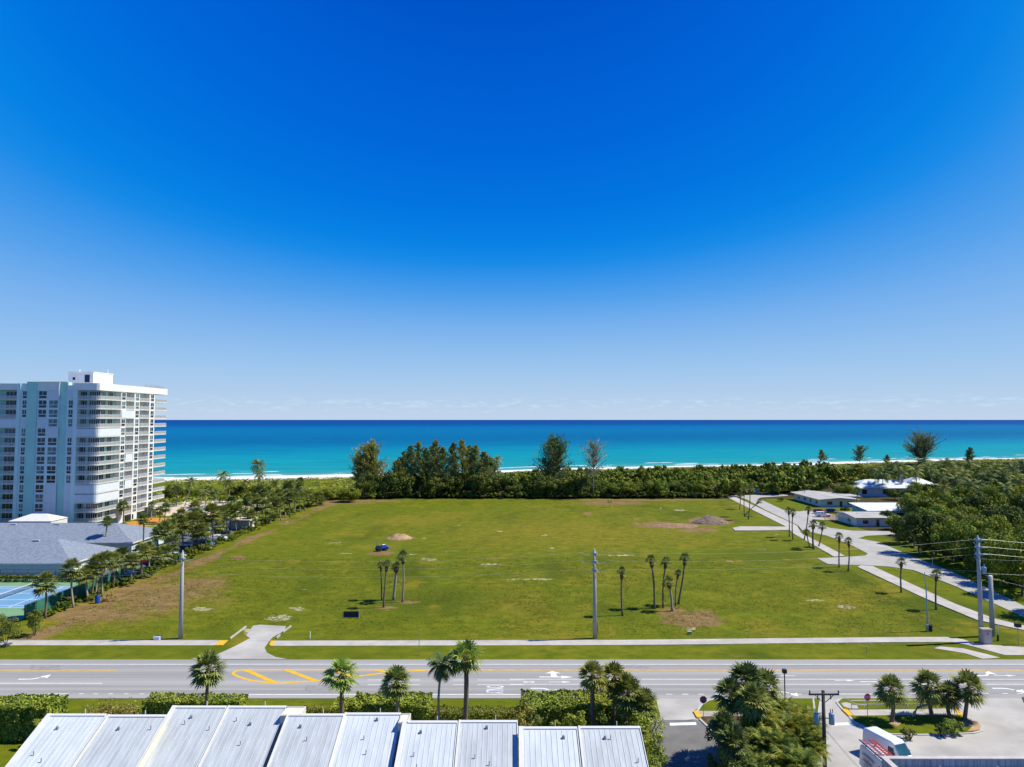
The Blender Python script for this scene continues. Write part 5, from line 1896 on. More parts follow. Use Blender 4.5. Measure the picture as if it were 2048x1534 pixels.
# tennis court
sheet('tennis_court', [(-320, 1162), (158, 1157), (188, 1162), (150, 1195), (108, 1213), (42, 1240), (-320, 1240)], .03, M['courtg'])
sheet('car_park_left', [(150, 1156), (225, 1172), (300, 1130), (420, 1088), (470, 1062), (460, 1040), (380, 1040), (330, 1055), (300, 1062), (262, 1092), (230, 1115), (165, 1140)], .02, M['lot'])
cb = MB()
cA, cB = G(-60, 1217), G(136, 1168)
x1, x0 = -87.5, -115.0
ya, yb = G(0, 1216).y, G(0, 1173).y
cb.box(x0, x1, ya, yb, .034, .04)
struct('court_surface', cb, M['courtb'])
cl = MB()
for y in (ya + .3, ya + 1.7, (ya + yb) / 2 - 2.5, (ya + yb) / 2 + 2.5, yb - 1.7, yb - .3):
    cl.box(x0, x1 - .3, y - .08, y + .08, .042, .046)
for x in (x1 - .4, x1 - 6.4, x1 - 12):
    cl.box(x - .08, x + .08, ya + .3, yb - .3, .047, .051)
struct('court_line', cl, M['pwhite'])
o = root('tennis_net', (x1 - 12, (ya + yb) / 2, 0), 'tennis net across the blue court at the left', 'net')
nb = MB()
for k in range(14):
    nb.bar((0, -6.4, .12 + k * .07), (0, 6.4, .12 + k * .07), .012)
for k in range(86):
    nb.bar((0, -6.4 + k * .15, .1), (0, -6.4 + k * .15, 1.05), .012)
nb.build('mesh', M['dark'], o)
MB().bar((0, -6.4, 1.08), (0, 6.4, 1.08), .06, .1).build('tape', M['white'], o)
for s in (-6.5, 6.5):
    MB().tube([(0, s, 0), (0, s, 1.15)], .06, 6).build('post', M['dark'], o)


def fence(pts, h, label, mat='fence', step=3.0):
    o = root('court_fence', (*pts[0], 0), label, 'fence')
    p0 = Vector((*pts[0], 0))
    sc_ = MB()
    for a, b in zip(pts[:-1], pts[1:]):
        a, b = Vector((*a, 0)) - p0, Vector((*b, 0)) - p0
        sc_.bar(a + Vector((0, 0, h * .5 + .05)), b + Vector((0, 0, h * .5 + .05)), .03, h - .3)
        n_ = max(1, int((b - a).length / step))
        for k in range(n_ + 1):
            p = a + (b - a) * k / n_
            MB().tube([p, p + Vector((0, 0, h))], .045, 6).build('post', M['dark'], o)
        MB().bar(a + Vector((0, 0, h)), b + Vector((0, 0, h)), .05).build('top_rail', M['dark'], o)
    sc_.build('windscreen', M[mat], o)


fence([(-85.3, G(0, 1240).y), (-85.0, 151.5)], 2.6, 'green screened fence along the right side of the tennis court')
o = root('court_fence', (-85.0, 151.8, 0), 'open wire fence of dark posts behind the tennis court, before the grey garage', 'fence')
for z in (.5, 1.25, 2.0):
    MB().bar((0, 0, z), (-40, .7, z), .03).build('rail', M['dark'], o)
for k in range(14):
    MB().tube([(-40 * k / 13, .7 * k / 13, -.05), (-40 * k / 13, .7 * k / 13, 2.05)], .04, 6).build('post', M['dark'], o)
o = root('hedge', (-105, 149.6, 0), 'long clipped hedge behind the far end of the tennis court', 'hedge')
link('foliage', npmesh('foliage', *leafbox(-22, 15, -.7, .7, 1.3, 6000, .3, rsn(8)), L['dark']), o)

# pool garden behind the left palm row
sheet('pool_deck', [(300, 1012), (345, 1004), (490, 1000), (560, 1006), (520, 1024), (430, 1030), (330, 1032)], .03, M['tan'])
sheet('pool_water', [(372, 1017), (450, 1013), (470, 1017), (385, 1023)], .06, M['poolw'])
sheet('flower_bank', [(250, 1046), (300, 1036), (345, 1036), (370, 1050), (330, 1058), (280, 1058)], .05, M['orange'])
sheet('lawn_strip', [(268, 1056), (345, 1045), (368, 1052), (330, 1062)], .07, L['dune'])


def lounger_parts(o):
    MB().box(-.35, .35, -.95, .35, .28, .36).build('seat', M['white'], o)
    MB().add([(-.35, .35, .32), (.35, .35, .32), (.35, .95, .85), (-.35, .95, .85), (-.35, .35, .26), (.35, .35, .26), (.35, .98, .79), (-.35, .98, .79)],
             [(0, 1, 2, 3), (7, 6, 5, 4), (0, 4, 5, 1), (1, 5, 6, 2), (2, 6, 7, 3), (3, 7, 4, 0)]).build('backrest', M['white'], o)
    for x in (-.3, .3):
        for y in (-.85, .3):
            MB().box(x - .03, x + .03, y - .03, y + .03, 0, .28).build('leg', M['white'], o)


g = 'white loungers lined up around the pool'
lb = 'white sun lounger in the row on the tan deck behind the pool'
pr = None
for k in range(24):
    p = G(342 + k * 6.4, 1008.5 - k * .22 + (k % 2) * 1.2)
    if pr is None:
        pr = root('sun_lounger', p, lb, 'sun lounger', g)
        lounger_parts(pr)
    else:
        copytree(pr, p, (k * 37 % 11) * .06 - .3, lb)
# pavilions and umbrellas by the car park
for (u, v, wx, wy, h, mat, lb) in ((480, 1058, 9, 7, 3.0, 'tan', 'tan flat-roofed pavilion beside the left car park'),
                                   (412, 1078, 4, 4, 3.0, 'tealp', 'small blue-roofed kiosk behind the parked cars'),
                                   (300, 1032, 7, 4, 3.2, 'white', 'low white pool house at the far end of the tower')):
    p = G(u, v)
    o = root('pavilion', p, lb, 'pavilion')
    MB().box(-wx / 2, wx / 2, -wy / 2, wy / 2, h, h + .35).build('roof', M[mat], o)
    mb = MB()
    for x in (-wx / 2 + .4, 0, wx / 2 - .4):
        for y in (-wy / 2 + .4, wy / 2 - .4):
            MB().box(x - .14, x + .14, y - .14, y + .14, -.05, h).build('post', M['white'], o)
    MB().box(-wx / 2 + .8, wx / 2 - .8, .3, wy / 2 - .6, 0, h * .75).build('counter_wall', M['cream'], o)
for k, (u, v, lb) in enumerate(((408, 1072, 'yellow canvas umbrella left of its twin beside the kiosk'), (421, 1066, 'yellow canvas umbrella behind and right of its twin by the kiosk'))):
    o = root('umbrella', G(u, v), lb, 'umbrella')
    MB().tube([(0, 0, 0), (0, 0, 2.6)], .05, 6).build('pole', M['white'], o)
    cv = MB()
    for q in range(8):
        a, b = q * PI / 4, (q + 1) * PI / 4
        cv.add([(0, 0, 2.75), (1.5 * math.cos(a), 1.5 * math.sin(a), 2.15), (1.5 * math.cos(b), 1.5 * math.sin(b), 2.15)], [(0, 1, 2)])
    cv.build('canopy', M['yellow'], o)


# ------------------------------------------------------------------ houses on the right
def hip(mb, x0, x1, y0, y1, e, r, axis_='x'):
    if axis_ == 'x':
        d = (y1 - y0) / 2
        ym = (y0 + y1) / 2
        A, B = (x0 + d, ym, r), (x1 - d, ym, r)
        f = [(0, 1, 5, 4), (1, 2, 5), (2, 3, 4, 5), (3, 0, 4), (3, 2, 1, 0)]
    else:
        d = (x1 - x0) / 2
        xm = (x0 + x1) / 2
        A, B = (xm, y0 + d, r), (xm, y1 - d, r)
        f = [(0, 1, 4), (1, 2, 5, 4), (2, 3, 5), (3, 0, 4, 5), (3, 2, 1, 0)]
    return mb.add([(x0, y0, e), (x1, y0, e), (x1, y1, e), (x0, y1, e), A, B], f)


def house_windows(o, items):
    """items: (x, y, z, w, h, side) side f = facing -y, l = facing -x"""
    for x, y, z, w_, h, s in items:
        f, p = MB(), MB()
        if s == 'f':
            f.box(x - w_ / 2 - .08, x + w_ / 2 + .08, y - .05, y, z - .08, z + h + .08)
            p.box(x - w_ / 2, x + w_ / 2, y - .07, y - .05, z, z + h)
        else:
            f.box(x - .05, x, y - w_ / 2 - .08, y + w_ / 2 + .08, z - .08, z + h + .08)
            p.box(x - .07, x - .05, y - w_ / 2, y + w_ / 2, z, z + h)
        fo_ = f.build('window', M['white'], o)
        p.build('pane', M['glass'], fo_)


# A: flat roof
o = root('flat_roofed_house', (124, 276, 0), 'low white house with a wide pale flat roof at the end of the street', 'house')
MB().box(0, 14, 0, 26, -.2, 3.0).box(14, 17, 9, 24, -.2, 3.0).build('wall', M['white'], o)
MB().add([(-1.4, -1.4, 3.05), (15.4, -1.4, 3.05), (15.4, 27.4, 3.05), (-1.4, 27.4, 3.05), (7, -1.4, 3.75), (7, 27.4, 3.75)],
         [(0, 4, 5, 3), (4, 1, 2, 5), (0, 1, 4), (2, 3, 5), (3, 2, 1, 0)]).build('roof', M['flatroof'], o)
MB().add([(13.5, 8, 3.02), (20.5, 8, 3.02), (20.5, 25, 3.02), (13.5, 25, 3.02), (13.5, 8, 3.3), (20.5, 8, 3.3), (20.5, 25, 3.3), (13.5, 25, 3.3)],
         [(3, 2, 1, 0), (4, 5, 6, 7), (0, 1, 5, 4), (1, 2, 6, 5), (2, 3, 7, 6), (3, 0, 4, 7)]).build('carport_roof', M['flatroof'], o)
MB().tube([(3, 22, 3.2), (3, 22, 4.3)], .25, 8).build('vent', M['white'], o)
house_windows(o, [(0, 4, .9, 1.8, 1.2, 'l'), (0, 9.5, .9, 1.8, 1.2, 'l'), (0, 15, .9, 1.8, 1.2, 'l'), (0, 21, .9, 1.8, 1.2, 'l'), (3.5, 0, .9, 2, 1.2, 'f'), (8, 0, .1, 1.1, 2.1, 'f'), (11.5, 0, .9, 1.8, 1.2, 'f')])
# B: near low house
o = root('low_house', (113, 226, 0), 'near low house with a grey shallow roof half hidden by bushes', 'house')
MB().box(0, 13, 0, 13, -.2, 2.9).build('wall', M['white'], o)
MB().add([(-1, -1.2, 2.95), (14, -1.2, 2.95), (14, 14, 2.95), (-1, 14, 2.95), (-1, 6.5, 3.7), (14, 6.5, 3.7)],
         [(0, 1, 5, 4), (4, 5, 2, 3), (0, 4, 3), (1, 2, 5), (3, 2, 1, 0)]).build('roof', M['flatroof'], o)
house_windows(o, [(3, 0, .9, 1.8, 1.2, 'f'), (7, 0, .1, 1.0, 2.1, 'f'), (10.5, 0, .9, 1.8, 1.2, 'f'), (0, 5, .9, 1.8, 1.2, 'l')])
o = root('long_shed', (126, 243, 0), 'long shed with a white sloping roof behind the near low house', 'shed')
MB().box(0, 20, 0, 12, -.2, 2.7).build('wall', M['tealp'], o)
MB().add([(-.8, -.8, 2.75), (21, -.8, 2.75), (21, 13, 4.0), (-.8, 13, 4.0), (-.8, -.8, 2.9), (21, -.8, 2.9), (21, 13, 4.15), (-.8, 13, 4.15)],
         [(3, 2, 1, 0), (4, 5, 6, 7), (0, 1, 5, 4), (1, 2, 6, 5), (2, 3, 7, 6), (3, 0, 4, 7)]).build('roof', M['white'], o)
house_windows(o, [(4, 0, .9, 2.5, 1.2, 'f'), (11, 0, .9, 2.5, 1.2, 'f')])
# C and D: white hip roofs among the trees
o = root('hip_roofed_house', (154, 310, 0), 'large white hip-roofed house with blue walls among the trees', 'house')
MB().box(3, 31, 2, 16, -.2, 3.98).build('wall', M['white'], o)
m_ = hip(MB(), 1.5, 32.0, .5, 17, 4.0, 7.3)
m_.build('roof', M['roofwhite'], o)
MB().box(24, 25, 4, 5, 6, 9.4).build('chimney', M['concrete'], o)
house_windows(o, [(15.5, 2, 1.2, 2.2, 2, 'f'), (20.5, 2, 1.2, 2.2, 2, 'f'), (26, 2, 1.2, 2.2, 2, 'f'), (6, 2, 1.2, 2.2, 2, 'f')])
o = root('hip_roofed_house', (191, 330, 0), 'smaller white hip-roofed house right of the large one among the trees', 'house')
MB().box(1, 12.5, 1, 12.5, -.2, 3.6).build('wall', M['white'], o)
hip(MB(), 0, 13.5, 0, 13.4, 3.65, 7.2).build('roof', M['roofwhite'], o)
house_windows(o, [(4, 1, 1, 2, 1.5, 'f'), (9.5, 1, 1, 2, 1.5, 'f')])
# garden fence and hut
o = root('garden_fence', (*G(1660, 1037).xy, 0), 'white board fence running from the cars to the blue hut', 'fence')
a, b = Vector((0, 0, 0)), Vector((*(G(1697, 1049).xy - G(1660, 1037).xy), 0))
for z in (.35, .85, 1.35):
    MB().bar(a + Vector((0, 0, z)), b + Vector((0, 0, z)), .05, .22).build('rail', M['white'], o)
for k in range(7):
    p = a + (b - a) * k / 6
    MB().box(p.x - .06, p.x + .06, p.y - .06, p.y + .06, -.1, 1.6).build('post', M['white'], o)
p = G(1704, 1047)
o = root('garden_hut', p, 'small blue hut at the end of the white board fence', 'hut')
MB().box(-1.4, 1.4, -1.2, 1.2, -.1, 2.3).build('wall', M['tealp'], o)
MB().add([(-1.6, -1.4, 2.3), (1.6, -1.4, 2.3), (1.6, 1.4, 2.3), (-1.6, 1.4, 2.3), (0, -1.4, 2.9), (0, 1.4, 2.9)], [(0, 4, 5, 3), (4, 1, 2, 5), (0, 1, 4), (2, 3, 5), (3, 2, 1, 0)]).build('roof', M['tealp'], o)
o = root('green_container', G(1512, 988), 'small teal container at the far end of the side street', 'container')
MB().box(-1.3, 1.3, -1, 1, 0, 2.3).build('body', M['tealp'], o)
MB().box(-1.35, 1.35, -1.05, 1.05, 2.3, 2.42).build('lid', M['white'], o)


# ------------------------------------------------------------------ townhouse row in front
def townhouse(u0, u1, vt, label, white, k, nxt):
    zt, s = 9.0, .43
    P0, P1 = G(u0, vt, zt), G(u1, vt, zt)
    Yt = (P0.y + P1.y) / 2
    W = P1.x - P0.x
    o = root('townhouse', (P0.x, Yt, 0), label, 'townhouse', 'townhouses of the metal-roofed row')
    D = 13.0

    def zz(y):
        return zt + s * y
    wb = MB()
    wb.add([(0, -.15, 0), (W, -.15, 0), (W, -D, 0), (0, -D, 0), (0, -.15, zz(-.15) - .18), (W, -.15, zz(-.15) - .18), (W, -D, zz(-D) - .18), (0, -D, zz(-D) - .18)],
           [(0, 1, 2, 3), (1, 0, 4, 5), (2, 1, 5, 6), (3, 2, 6, 7), (0, 3, 7, 4), (5, 4, 7, 6)])
    wb.build('wall', M['cream'], o)
    rb = MB()

    def slab(mb, x0, x1, y0, y1, a, b):
        """sheet parallel to the roof plane between heights a and b above it"""
        mb.add([(x0, y0, zz(y0) + a), (x1, y0, zz(y0) + a), (x1, y1, zz(y1) + a), (x0, y1, zz(y1) + a), (x0, y0, zz(y0) + b), (x1, y0, zz(y0) + b), (x1, y1, zz(y1) + b), (x0, y1, zz(y1) + b)],
               [(3, 2, 1, 0), (4, 5, 6, 7), (0, 1, 5, 4), (1, 2, 6, 5), (2, 3, 7, 6), (3, 0, 4, 7)])
    slab(rb, .02, W - .02, -D - .4, .0, -.16, 0)
    r = rb.build('roof', M['roofwhite' if white else 'roofmetal'], o)
    sb = MB()
    n_ = int(W / .42)
    for q in range(1, n_):
        x = W * q / n_
        slab(sb, x - .02, x + .02, -D - .38, -.25, 0, .028 if k else .055)
    sb.build('seam', M['seam'], r)
    tb = MB()
    slab(tb, -.03, .34 if k in (0, 2, 6, 8) else .13, -D - .45, .05, .02, .12)
    slab(tb, W - .09, W - .03, -D - .45, .05, .02, .08)
    slab(tb, .34 if k in (0, 2, 6, 8) else .13, W - .09, -.16, .05, .012, .09)
    tb.build('rake_trim', M['white'], o)
    rs_ = rsn(k + 5)
    for q in range(rs_.randint(1, 3)):
        x, y = rs_.uniform(.25, .9) * W, -rs_.uniform(.5, 4.5)
        MB().tube([(x, y, zz(y) - .05), (x, y, zz(y) + .34)], .04, 6).build('vent_pipe', M['steel'], o)
    x, y = rs_.uniform(.3, .8) * W, -rs_.uniform(.6, 2.6)
    MB().box(x - .11, x + .11, y - .09, y + .09, zz(y) - .05, zz(y) + .14).tube([(x, y, zz(y) + .12), (x, y, zz(y) + .24)], [.13, .08], 8).build('roof_vent', M['steel'], o)
    if k in (3, 5):                                              # taller end wall standing behind the next roof
        cw = 1.75 if k == 3 else .85
        MB().box(W - .02, W + cw, -1.75, -.1, 0, zt - .02).build('chase_wall', M['cream'], o)
        MB().box(W + .06, W + cw - .08, -1.68, -.17, zt - .02, zt + .02).build('chase_roof', M['cream'], o)
        MB().box(W - .02, W + cw, -.17, -.1, zt - .02, zt + .1).box(W + cw - .08, W + cw, -1.75, -.17, zt - .02, zt + .1).build('chase_coping', M['white'], o)
    MB().tube([(W * .62, .12, zt - 1), (W * .62, .12, zt + .45)], .04, 6).build('stack', M['white'], o)


units = [(95, 214, 1430, True), (216, 334, 1432, False), (345, 454, 1414, False), (456, 574, 1414, False), (575, 689, 1430, False), (690, 803, 1428, True),
         (806, 916, 1444, True), (918, 1036, 1443, False), (1038, 1155, 1456, True), (1157, 1281, 1455, False)]
for k, (u0, u1, vt, wh) in enumerate(units):
    lb = '%s metal-roofed townhouse, %s from the left in the row at the bottom' % ('white' if wh else 'pale grey', ORD[k])
    townhouse(u0, u1, vt, lb, wh, k, None)

# flat-roofed building at the bottom right corner
P0 = G(1763, 1512.5, 5.0)
o = root('parapet_building', (P0.x, P0.y, 0), 'flat-roofed building with a ribbed weathered parapet at the bottom right corner', 'building')
Wd, Dp = 34.0, 26.0
MB().box(.3, Wd, -Dp, -.3, -.2, 4.0).build('wall', M['tealp'], o)
MB().box(.45, Wd, -Dp, -.45, 4.0, 4.1).build('roof', M['tealmetal'], o)
pb = MB()
pb.box(0, Wd, -.3, 0, 3.2, 4.92).box(0, .3, -Dp, -.3, 3.2, 4.92)
for q in range(60):
    pb.box(.9 + q * .55, .96 + q * .55, -.36, -.3, 4.1, 4.9)
pb.build('parapet', M['tealmetal'], o)
MB().box(-.08, Wd, -.42, .06, 4.92, 5.0).box(-.08, .42, -Dp, -.42, 4.92, 5.0).build('coping', M['coping'], o)
for x in (4, 9, 13.5):
    MB().tube([(x, -1.6, 4.05), (x, -1.6, 4.7), (x + .25, -1.6, 4.95)], .1, 8).build('roof_vent', M['white'], o)


# ------------------------------------------------------------------ traffic islands by the car park
def island(name, px, z, top='ground'):
    pts = [G(u, v).xy for u, v in px]
    cx, cy = sum(p[0] for p in pts) / len(pts), sum(p[1] for p in pts) / len(pts)
    struct(name + '_kerb', MB().prism(pts, -.1, z), M['kerb'])
    inn = []
    for p in pts:
        d = Vector((cx - p[0], cy - p[1]))
        inn.append(Vector(p) + d.normalized() * min(.3, d.length * .2))
    if top:
        m_ = MB().prism(inn, z - .02, z + .03)
        struct(name, m_, M[top])


isl = [(1671, 1405), (1680, 1397.8), (1760, 1396.8), (1868, 1397), (1888, 1404), (1902, 1414), (1915, 1424), (1932, 1437), (1952, 1445), (1966, 1456), (1966, 1464), (1950, 1468.5), (1900, 1470.5),
       (1845, 1472), (1785, 1470.5), (1757, 1468), (1738, 1460), (1704, 1444), (1696, 1433), (1682, 1419)]
island('traffic_island', isl, .13)
sheet('island_walk', [(1696, 1421), (1905, 1420), (1917, 1432), (1708, 1434)], .175, M['concrete'])
sheet('tactile_strip', [(1683, 1420.5), (1694, 1420.5), (1707, 1434), (1697, 1434)], .19, M['pyellow'])
sheet('tactile_strip', [(1905, 1419), (1912, 1419), (1927, 1433), (1917, 1433)], .19, M['pyellow'])
sheet('ramp_slab', [(1682, 1409), (1692, 1407), (1714, 1413), (1717, 1420), (1700, 1420), (1688, 1416)], .178, M['concrete'])
sheet('sand_patch', [(1778, 1446), (1792, 1443), (1802, 1450), (1795, 1456), (1780, 1452)], .18, M['sand'])
sheet('sand_patch', [(1905, 1458), (1930, 1440), (1955, 1446), (1962, 1455), (1958, 1463), (1935, 1466), (1945, 1455)], .18, M['sand'])
isl2 = [(1392, 1424), (1400, 1412), (1415, 1402), (1436, 1397.5), (1560, 1397.3), (1628, 1398), (1632, 1440), (1602, 1520), (1560, 1850), (1650, 1850), (1500, 1560), (1412, 1452), (1398, 1440)]
island('planting_bed', [(1392, 1424), (1400, 1412), (1415, 1402), (1436, 1397.5), (1560, 1397.3), (1628, 1398), (1634, 1440), (1606, 1520), (1580, 1640), (1500, 1570), (1414, 1455), (1398, 1440)], .13)
sheet('bed_mulch', [(1402, 1437), (1440, 1436), (1600, 1436), (1630, 1445), (1600, 1530), (1575, 1630), (1505, 1560), (1420, 1455)], .18, M['mulch'])
sheet('bed_walk', [(1396, 1425), (1440, 1425), (1600, 1425), (1600, 1434), (1440, 1435), (1403, 1436)], .185, M['cabinet'])
sheet('tactile_strip', [(1386, 1424.5), (1396, 1424.5), (1404, 1437), (1394, 1438)], .2, M['pyellow'])
sheet('road_edge_island', [(2044, 1396), (2060, 1393), (2120, 1393), (2120, 1408), (2048, 1406)], .12, M['ground'])

# railing on the island
A_, B_ = G(1703, 1421), G(1862, 1420)
o = root('handrail', A_ + Vector((0, 0, .17)), 'pale yellow two-rail handrail along the walk of the traffic island', 'handrail')
b = B_ - A_
ztop = HZ(1401.5, A_.y) - .17
for z in (ztop, ztop * .55):
    MB().bar((0, 0, z), (b.x, b.y, z), .10).build('rail', M['rail'], o)
for k in range(7):
    t = k / 6
    MB().bar((b.x * t, b.y * t, 0), (b.x * t, b.y * t, ztop - .035), .06).build('post', M['rail'], o)
# leaning bare tree
b = G(1826, 1436)
o = root('bare_tree', b, 'leaning nearly bare tree with a bent trunk on the traffic island', 'tree')
mb = MB()


def P3(u, v):
    return Vector((XU(u, b.y, HZ(v, b.y)) - b.x, 0, HZ(v, b.y)))


tk_ = [P3(1826, 1437), P3(1829, 1425), P3(1836, 1414), P3(1850, 1411), P3(1862, 1407)]
mb.tube(tk_, [.19, .16, .14, .10, .07], 6)
rs = rsn(15)
tips = []
for k in range(26):
    s = tk_[2] + (tk_[4] - tk_[2]) * rs.uniform(0, 1.1)
    e = s + Vector((rs.uniform(-.6, 1.7), rs.uniform(-1.2, 1.2), rs.uniform(-.2, 1.6)))
    mb.tube([s, (s + e) / 2 + Vector((0, 0, .1)), e], [.035, .025, .008], 4)
    tips.append(e)
    for q in range(4):
        f = e + Vector((rs.uniform(-.5, .6), rs.uniform(-.5, .5), rs.uniform(-.2, .5)))
        mb.tube([e, f], [.012, .004], 3)
        tips.append(f)
mb.build('trunk', M['bark_pale'], o, True)
Pn = np.repeat(np.array([tuple(t) for t in tips]), 9, 0) + rs.normal(0, .2, (len(tips) * 9, 3))
link('crown', npmesh('crown', *leaf_quads(Pn, rs.normal(0, 1, Pn.shape), .12, .6, rs), L['pinebare']), o)


# ------------------------------------------------------------------ signs, poles, lines
def stop_sign(u, vc, bu, bv, label, red, let, tilt=0):
    b = G(bu, bv)
    zc = HZ(vc, b.y)
    o = root('stop_sign', b, label, 'road sign', rz=tilt)
    MB().tube([(0, 0, -.05), (0, 0, zc + .3)], .035, 6).build('post', M['steel'], o)
    r = .44
    oc = [(r * math.cos(PI / 8 + k * PI / 4), r * math.sin(PI / 8 + k * PI / 4)) for k in range(8)]
    fb = MB()
    fb.add([(x, -.055, zc + z) for x, z in oc] + [(x, -.035, zc + z) for x, z in oc], [tuple(range(8)), tuple(range(15, 7, -1))] + [(k, k + 8, (k + 1) % 8 + 8, (k + 1) % 8) for k in range(8)])
    p = fb.build('plate', M[let], o)
    fb = MB()
    fb.add([(x * .92, -.064, zc + z * .92) for x, z in oc] + [(x * .92, -.055, zc + z * .92) for x, z in oc], [tuple(range(8)), tuple(range(15, 7, -1))] + [(k, k + 8, (k + 1) % 8 + 8, (k + 1) % 8) for k in range(8)])
    fb.build('face', M[red], p)
    tm_ = text_mesh('STOP', .36, .003)
    tm_.materials.append(M[let])
    t_ = link('lettering', tm_, p, (0, -.069, zc - .01), 0, (.82, 1.15, 1))
    t_.rotation_euler = (PI / 2, 0, 0)


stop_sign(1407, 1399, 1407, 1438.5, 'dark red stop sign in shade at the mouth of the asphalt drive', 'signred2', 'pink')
stop_sign(1737, 1394, 1735.5, 1440, 'bright red stop sign on the traffic island', 'signred', 'foamw', .12)


def jumper_pole(u, bv, vt, label, levels, lit=True):
    b = G(u, bv)
    H = HZ(vt, b.y)
    o = root('utility_pole', b, label, 'utility pole', 'concrete poles of the power line beside the sidewalk')
    MB().tube([(0, 0, -.3), (0, 0, H * .5), (0, 0, H)], [.36, .29, .21], 10).build('pole', M['concpole'], o, True)
    MB().tube([(0, 0, H), (0, 0, H + .35)], [.12, .08], 8).build('cap_insulator', M['white'], o)
    zs = []
    for v in levels:
        z = HZ(v, b.y)
        zs.append(z)
        for s in (-1, 1):
            mb = MB()
            mb.tube([(0, -.1, z - .15), (s * .9, -.15, z - .32), (s * 1.7, -.15, z - .1), (s * 2.15, -.15, z + .2)], .035, 5)
            mb.tube([(s * .25, 0, z), (s * .55, 0, z - .02)], .10, 6)
            mb.build('jumper_arm', M['wire'], o)
        MB().box(-.3, .3, -.3, .3, z - .12, z + .12).build('band', M['xfmr'], o)
    return b, H, zs


pA = jumper_pole(361, 1277, 1105, 'left concrete utility pole at the corner of the field by the driveway', (1117,))
pB = jumper_pole(1190, 1276.5, 1102, 'middle concrete utility pole standing before the field', (1107, 1123, 1140))
# guy of the middle pole
o = root('guy_wire', G(1196, 1268), 'short green guy guard leaning beside the middle utility pole', 'guy wire')
q = pB[0] - G(1196, 1268)
MB().tube([(0, 0, 0), (q.x * .9, q.y * .9, 5)], .03, 5).build('wire', M['wire'], o)
MB().tube([(0, 0, 0), (q.x * .42, q.y * .42, 2.4)], .06, 6).build('guard', M['fence'], o)
# right pole with its transformer
b = G(1963, 1284)
H = HZ(1076, b.y)
o = root('utility_pole', b, 'tall right concrete utility pole with a transformer and side arms', 'utility pole', 'concrete poles of the power line beside the sidewalk')
MB().tube([(0, 0, -.3), (0, 0, H * .5), (0, 0, H)], [.38, .32, .26], 10).build('pole', M['concpole'], o, True)
MB().tube([(0, 0, H), (0, 0, H + .4)], [.14, .08], 8).build('cap_insulator', M['white'], o)
for v in (1079, 1094, 1108):
    z = HZ(v, b.y)
    MB().tube([(.2, 0, z), (1.5, 0, z - .05)], .09, 6).build('insulator', M['white'], o)
    MB().box(-.36, .36, -.36, .36, z - .2, z + .1).build('band', M['xfmr'], o)
    MB().tube([(0, -.2, z), (-.9, -.3, z - .4), (-.2, -.3, z - 1.2)], .03, 5).build('jumper', M['wire'], o)
z = HZ(1139, b.y)
xb = MB()
xb.tube([(.75, -.1, z - .6), (.75, -.1, z + .35), (.75, -.1, z + .45)], [.33, .33, .2], 10).tube([(.75, -.1, z + .4), (.75, -.1, z + .85)], .06, 6)
xb.build('transformer', M['xfmr'], o, True)
bR, HR = b, H
b = G(1985, 1272)
o = root('stub_pole', b, 'shorter bare concrete stub pole right of the tall utility pole', 'pole')
Hs = HZ(1152, b.y)
MB().tube([(0, 0, -.3), (0, 0, Hs)], [.40, .33], 10).build('pole', M['concpole'], o, True)
MB().tube([(0, 0, Hs), (0, 0, Hs + .12)], [.33, .2], 10).build('cap', M['white'], o)
bS, HS = b, Hs


def cable(name, a, b, sag, label, group, r=.008):
    a, b = Vector(a), Vector(b)
    o = MB().tube([a + (b - a) * t - Vector((0, 0, sag * 4 * t * (1 - t))) for t in [k / 14 for k in range(15)]], r, 4).build(name, M['wire'])
    tag(o, label, 'cable', group)


g = 'overhead power cables beside the main road'
LV = ('top', 'middle', 'lowest')
for k, (vl, vr) in enumerate(((1107, 1079), (1123, 1094), (1140, 1108))):
    zB, zR, zA = HZ(vl, pB[0].y), HZ(vr, bR.y), HZ(1117 + 15 * k, pA[0].y)
    cable('power_cable', (pB[0].x + 2.1, pB[0].y - .15, zB + .15), (bR.x - .4, bR.y, zR), .9, '%s power cable between the middle and the right utility pole' % LV[k], g)
    cable('power_cable', (pA[0].x + 2.1, pA[0].y - .15, zA + .15), (pB[0].x - 2.1, pB[0].y - .15, zB + .15), 1.0, '%s power cable between the left and the middle utility pole' % LV[k], g)
    cable('power_cable', (pA[0].x - 2.1, pA[0].y - .15, zA + .15), (pA[0].x - 62, pA[0].y - .15, zA), 1.0, '%s power cable leaving the left utility pole towards the left' % LV[k], g)
    cable('power_cable', (bR.x + 1.5, bR.y, zR), (bR.x + 45, bR.y + 1, zR - 1.2), .8, '%s power cable leaving the right utility pole towards the right' % LV[k], g, .016)
zt = HZ(1142, bR.y)
cable('telephone_cable', (bR.x - .3, bR.y, zt - .3), (bR.x + 45, bR.y, zt - .8), .5, 'thin low cable passing the transformer of the right utility pole', 'low cables at the right utility pole')
cable('telephone_cable', (bR.x, bR.y, HZ(1117, bR.y)), (bR.x + 30, bR.y + 14, HZ(1150, bR.y)), .5, 'slanting cable from the right utility pole down to the right', 'low cables at the right utility pole')
cable('telephone_cable', (bS.x, bS.y, HS - .3), (bS.x + 30, bS.y - 6, 3.2), .4, 'slanting cable from the stub pole down to the right edge', 'low cables at the right utility pole')
cable('telephone_cable', (bR.x, bR.y, HZ(1143, bR.y)), (bS.x, bS.y, HS - .1), .1, 'short cable between the right utility pole and the stub pole', 'low cables at the right utility pole')
cable('telephone_cable', (bR.x, bR.y, HZ(1143, bR.y)), (bR.x - 10, bR.y + 24, 8.0), .3, 'thin cable from the right utility pole back into the trees', 'low cables at the right utility pole')

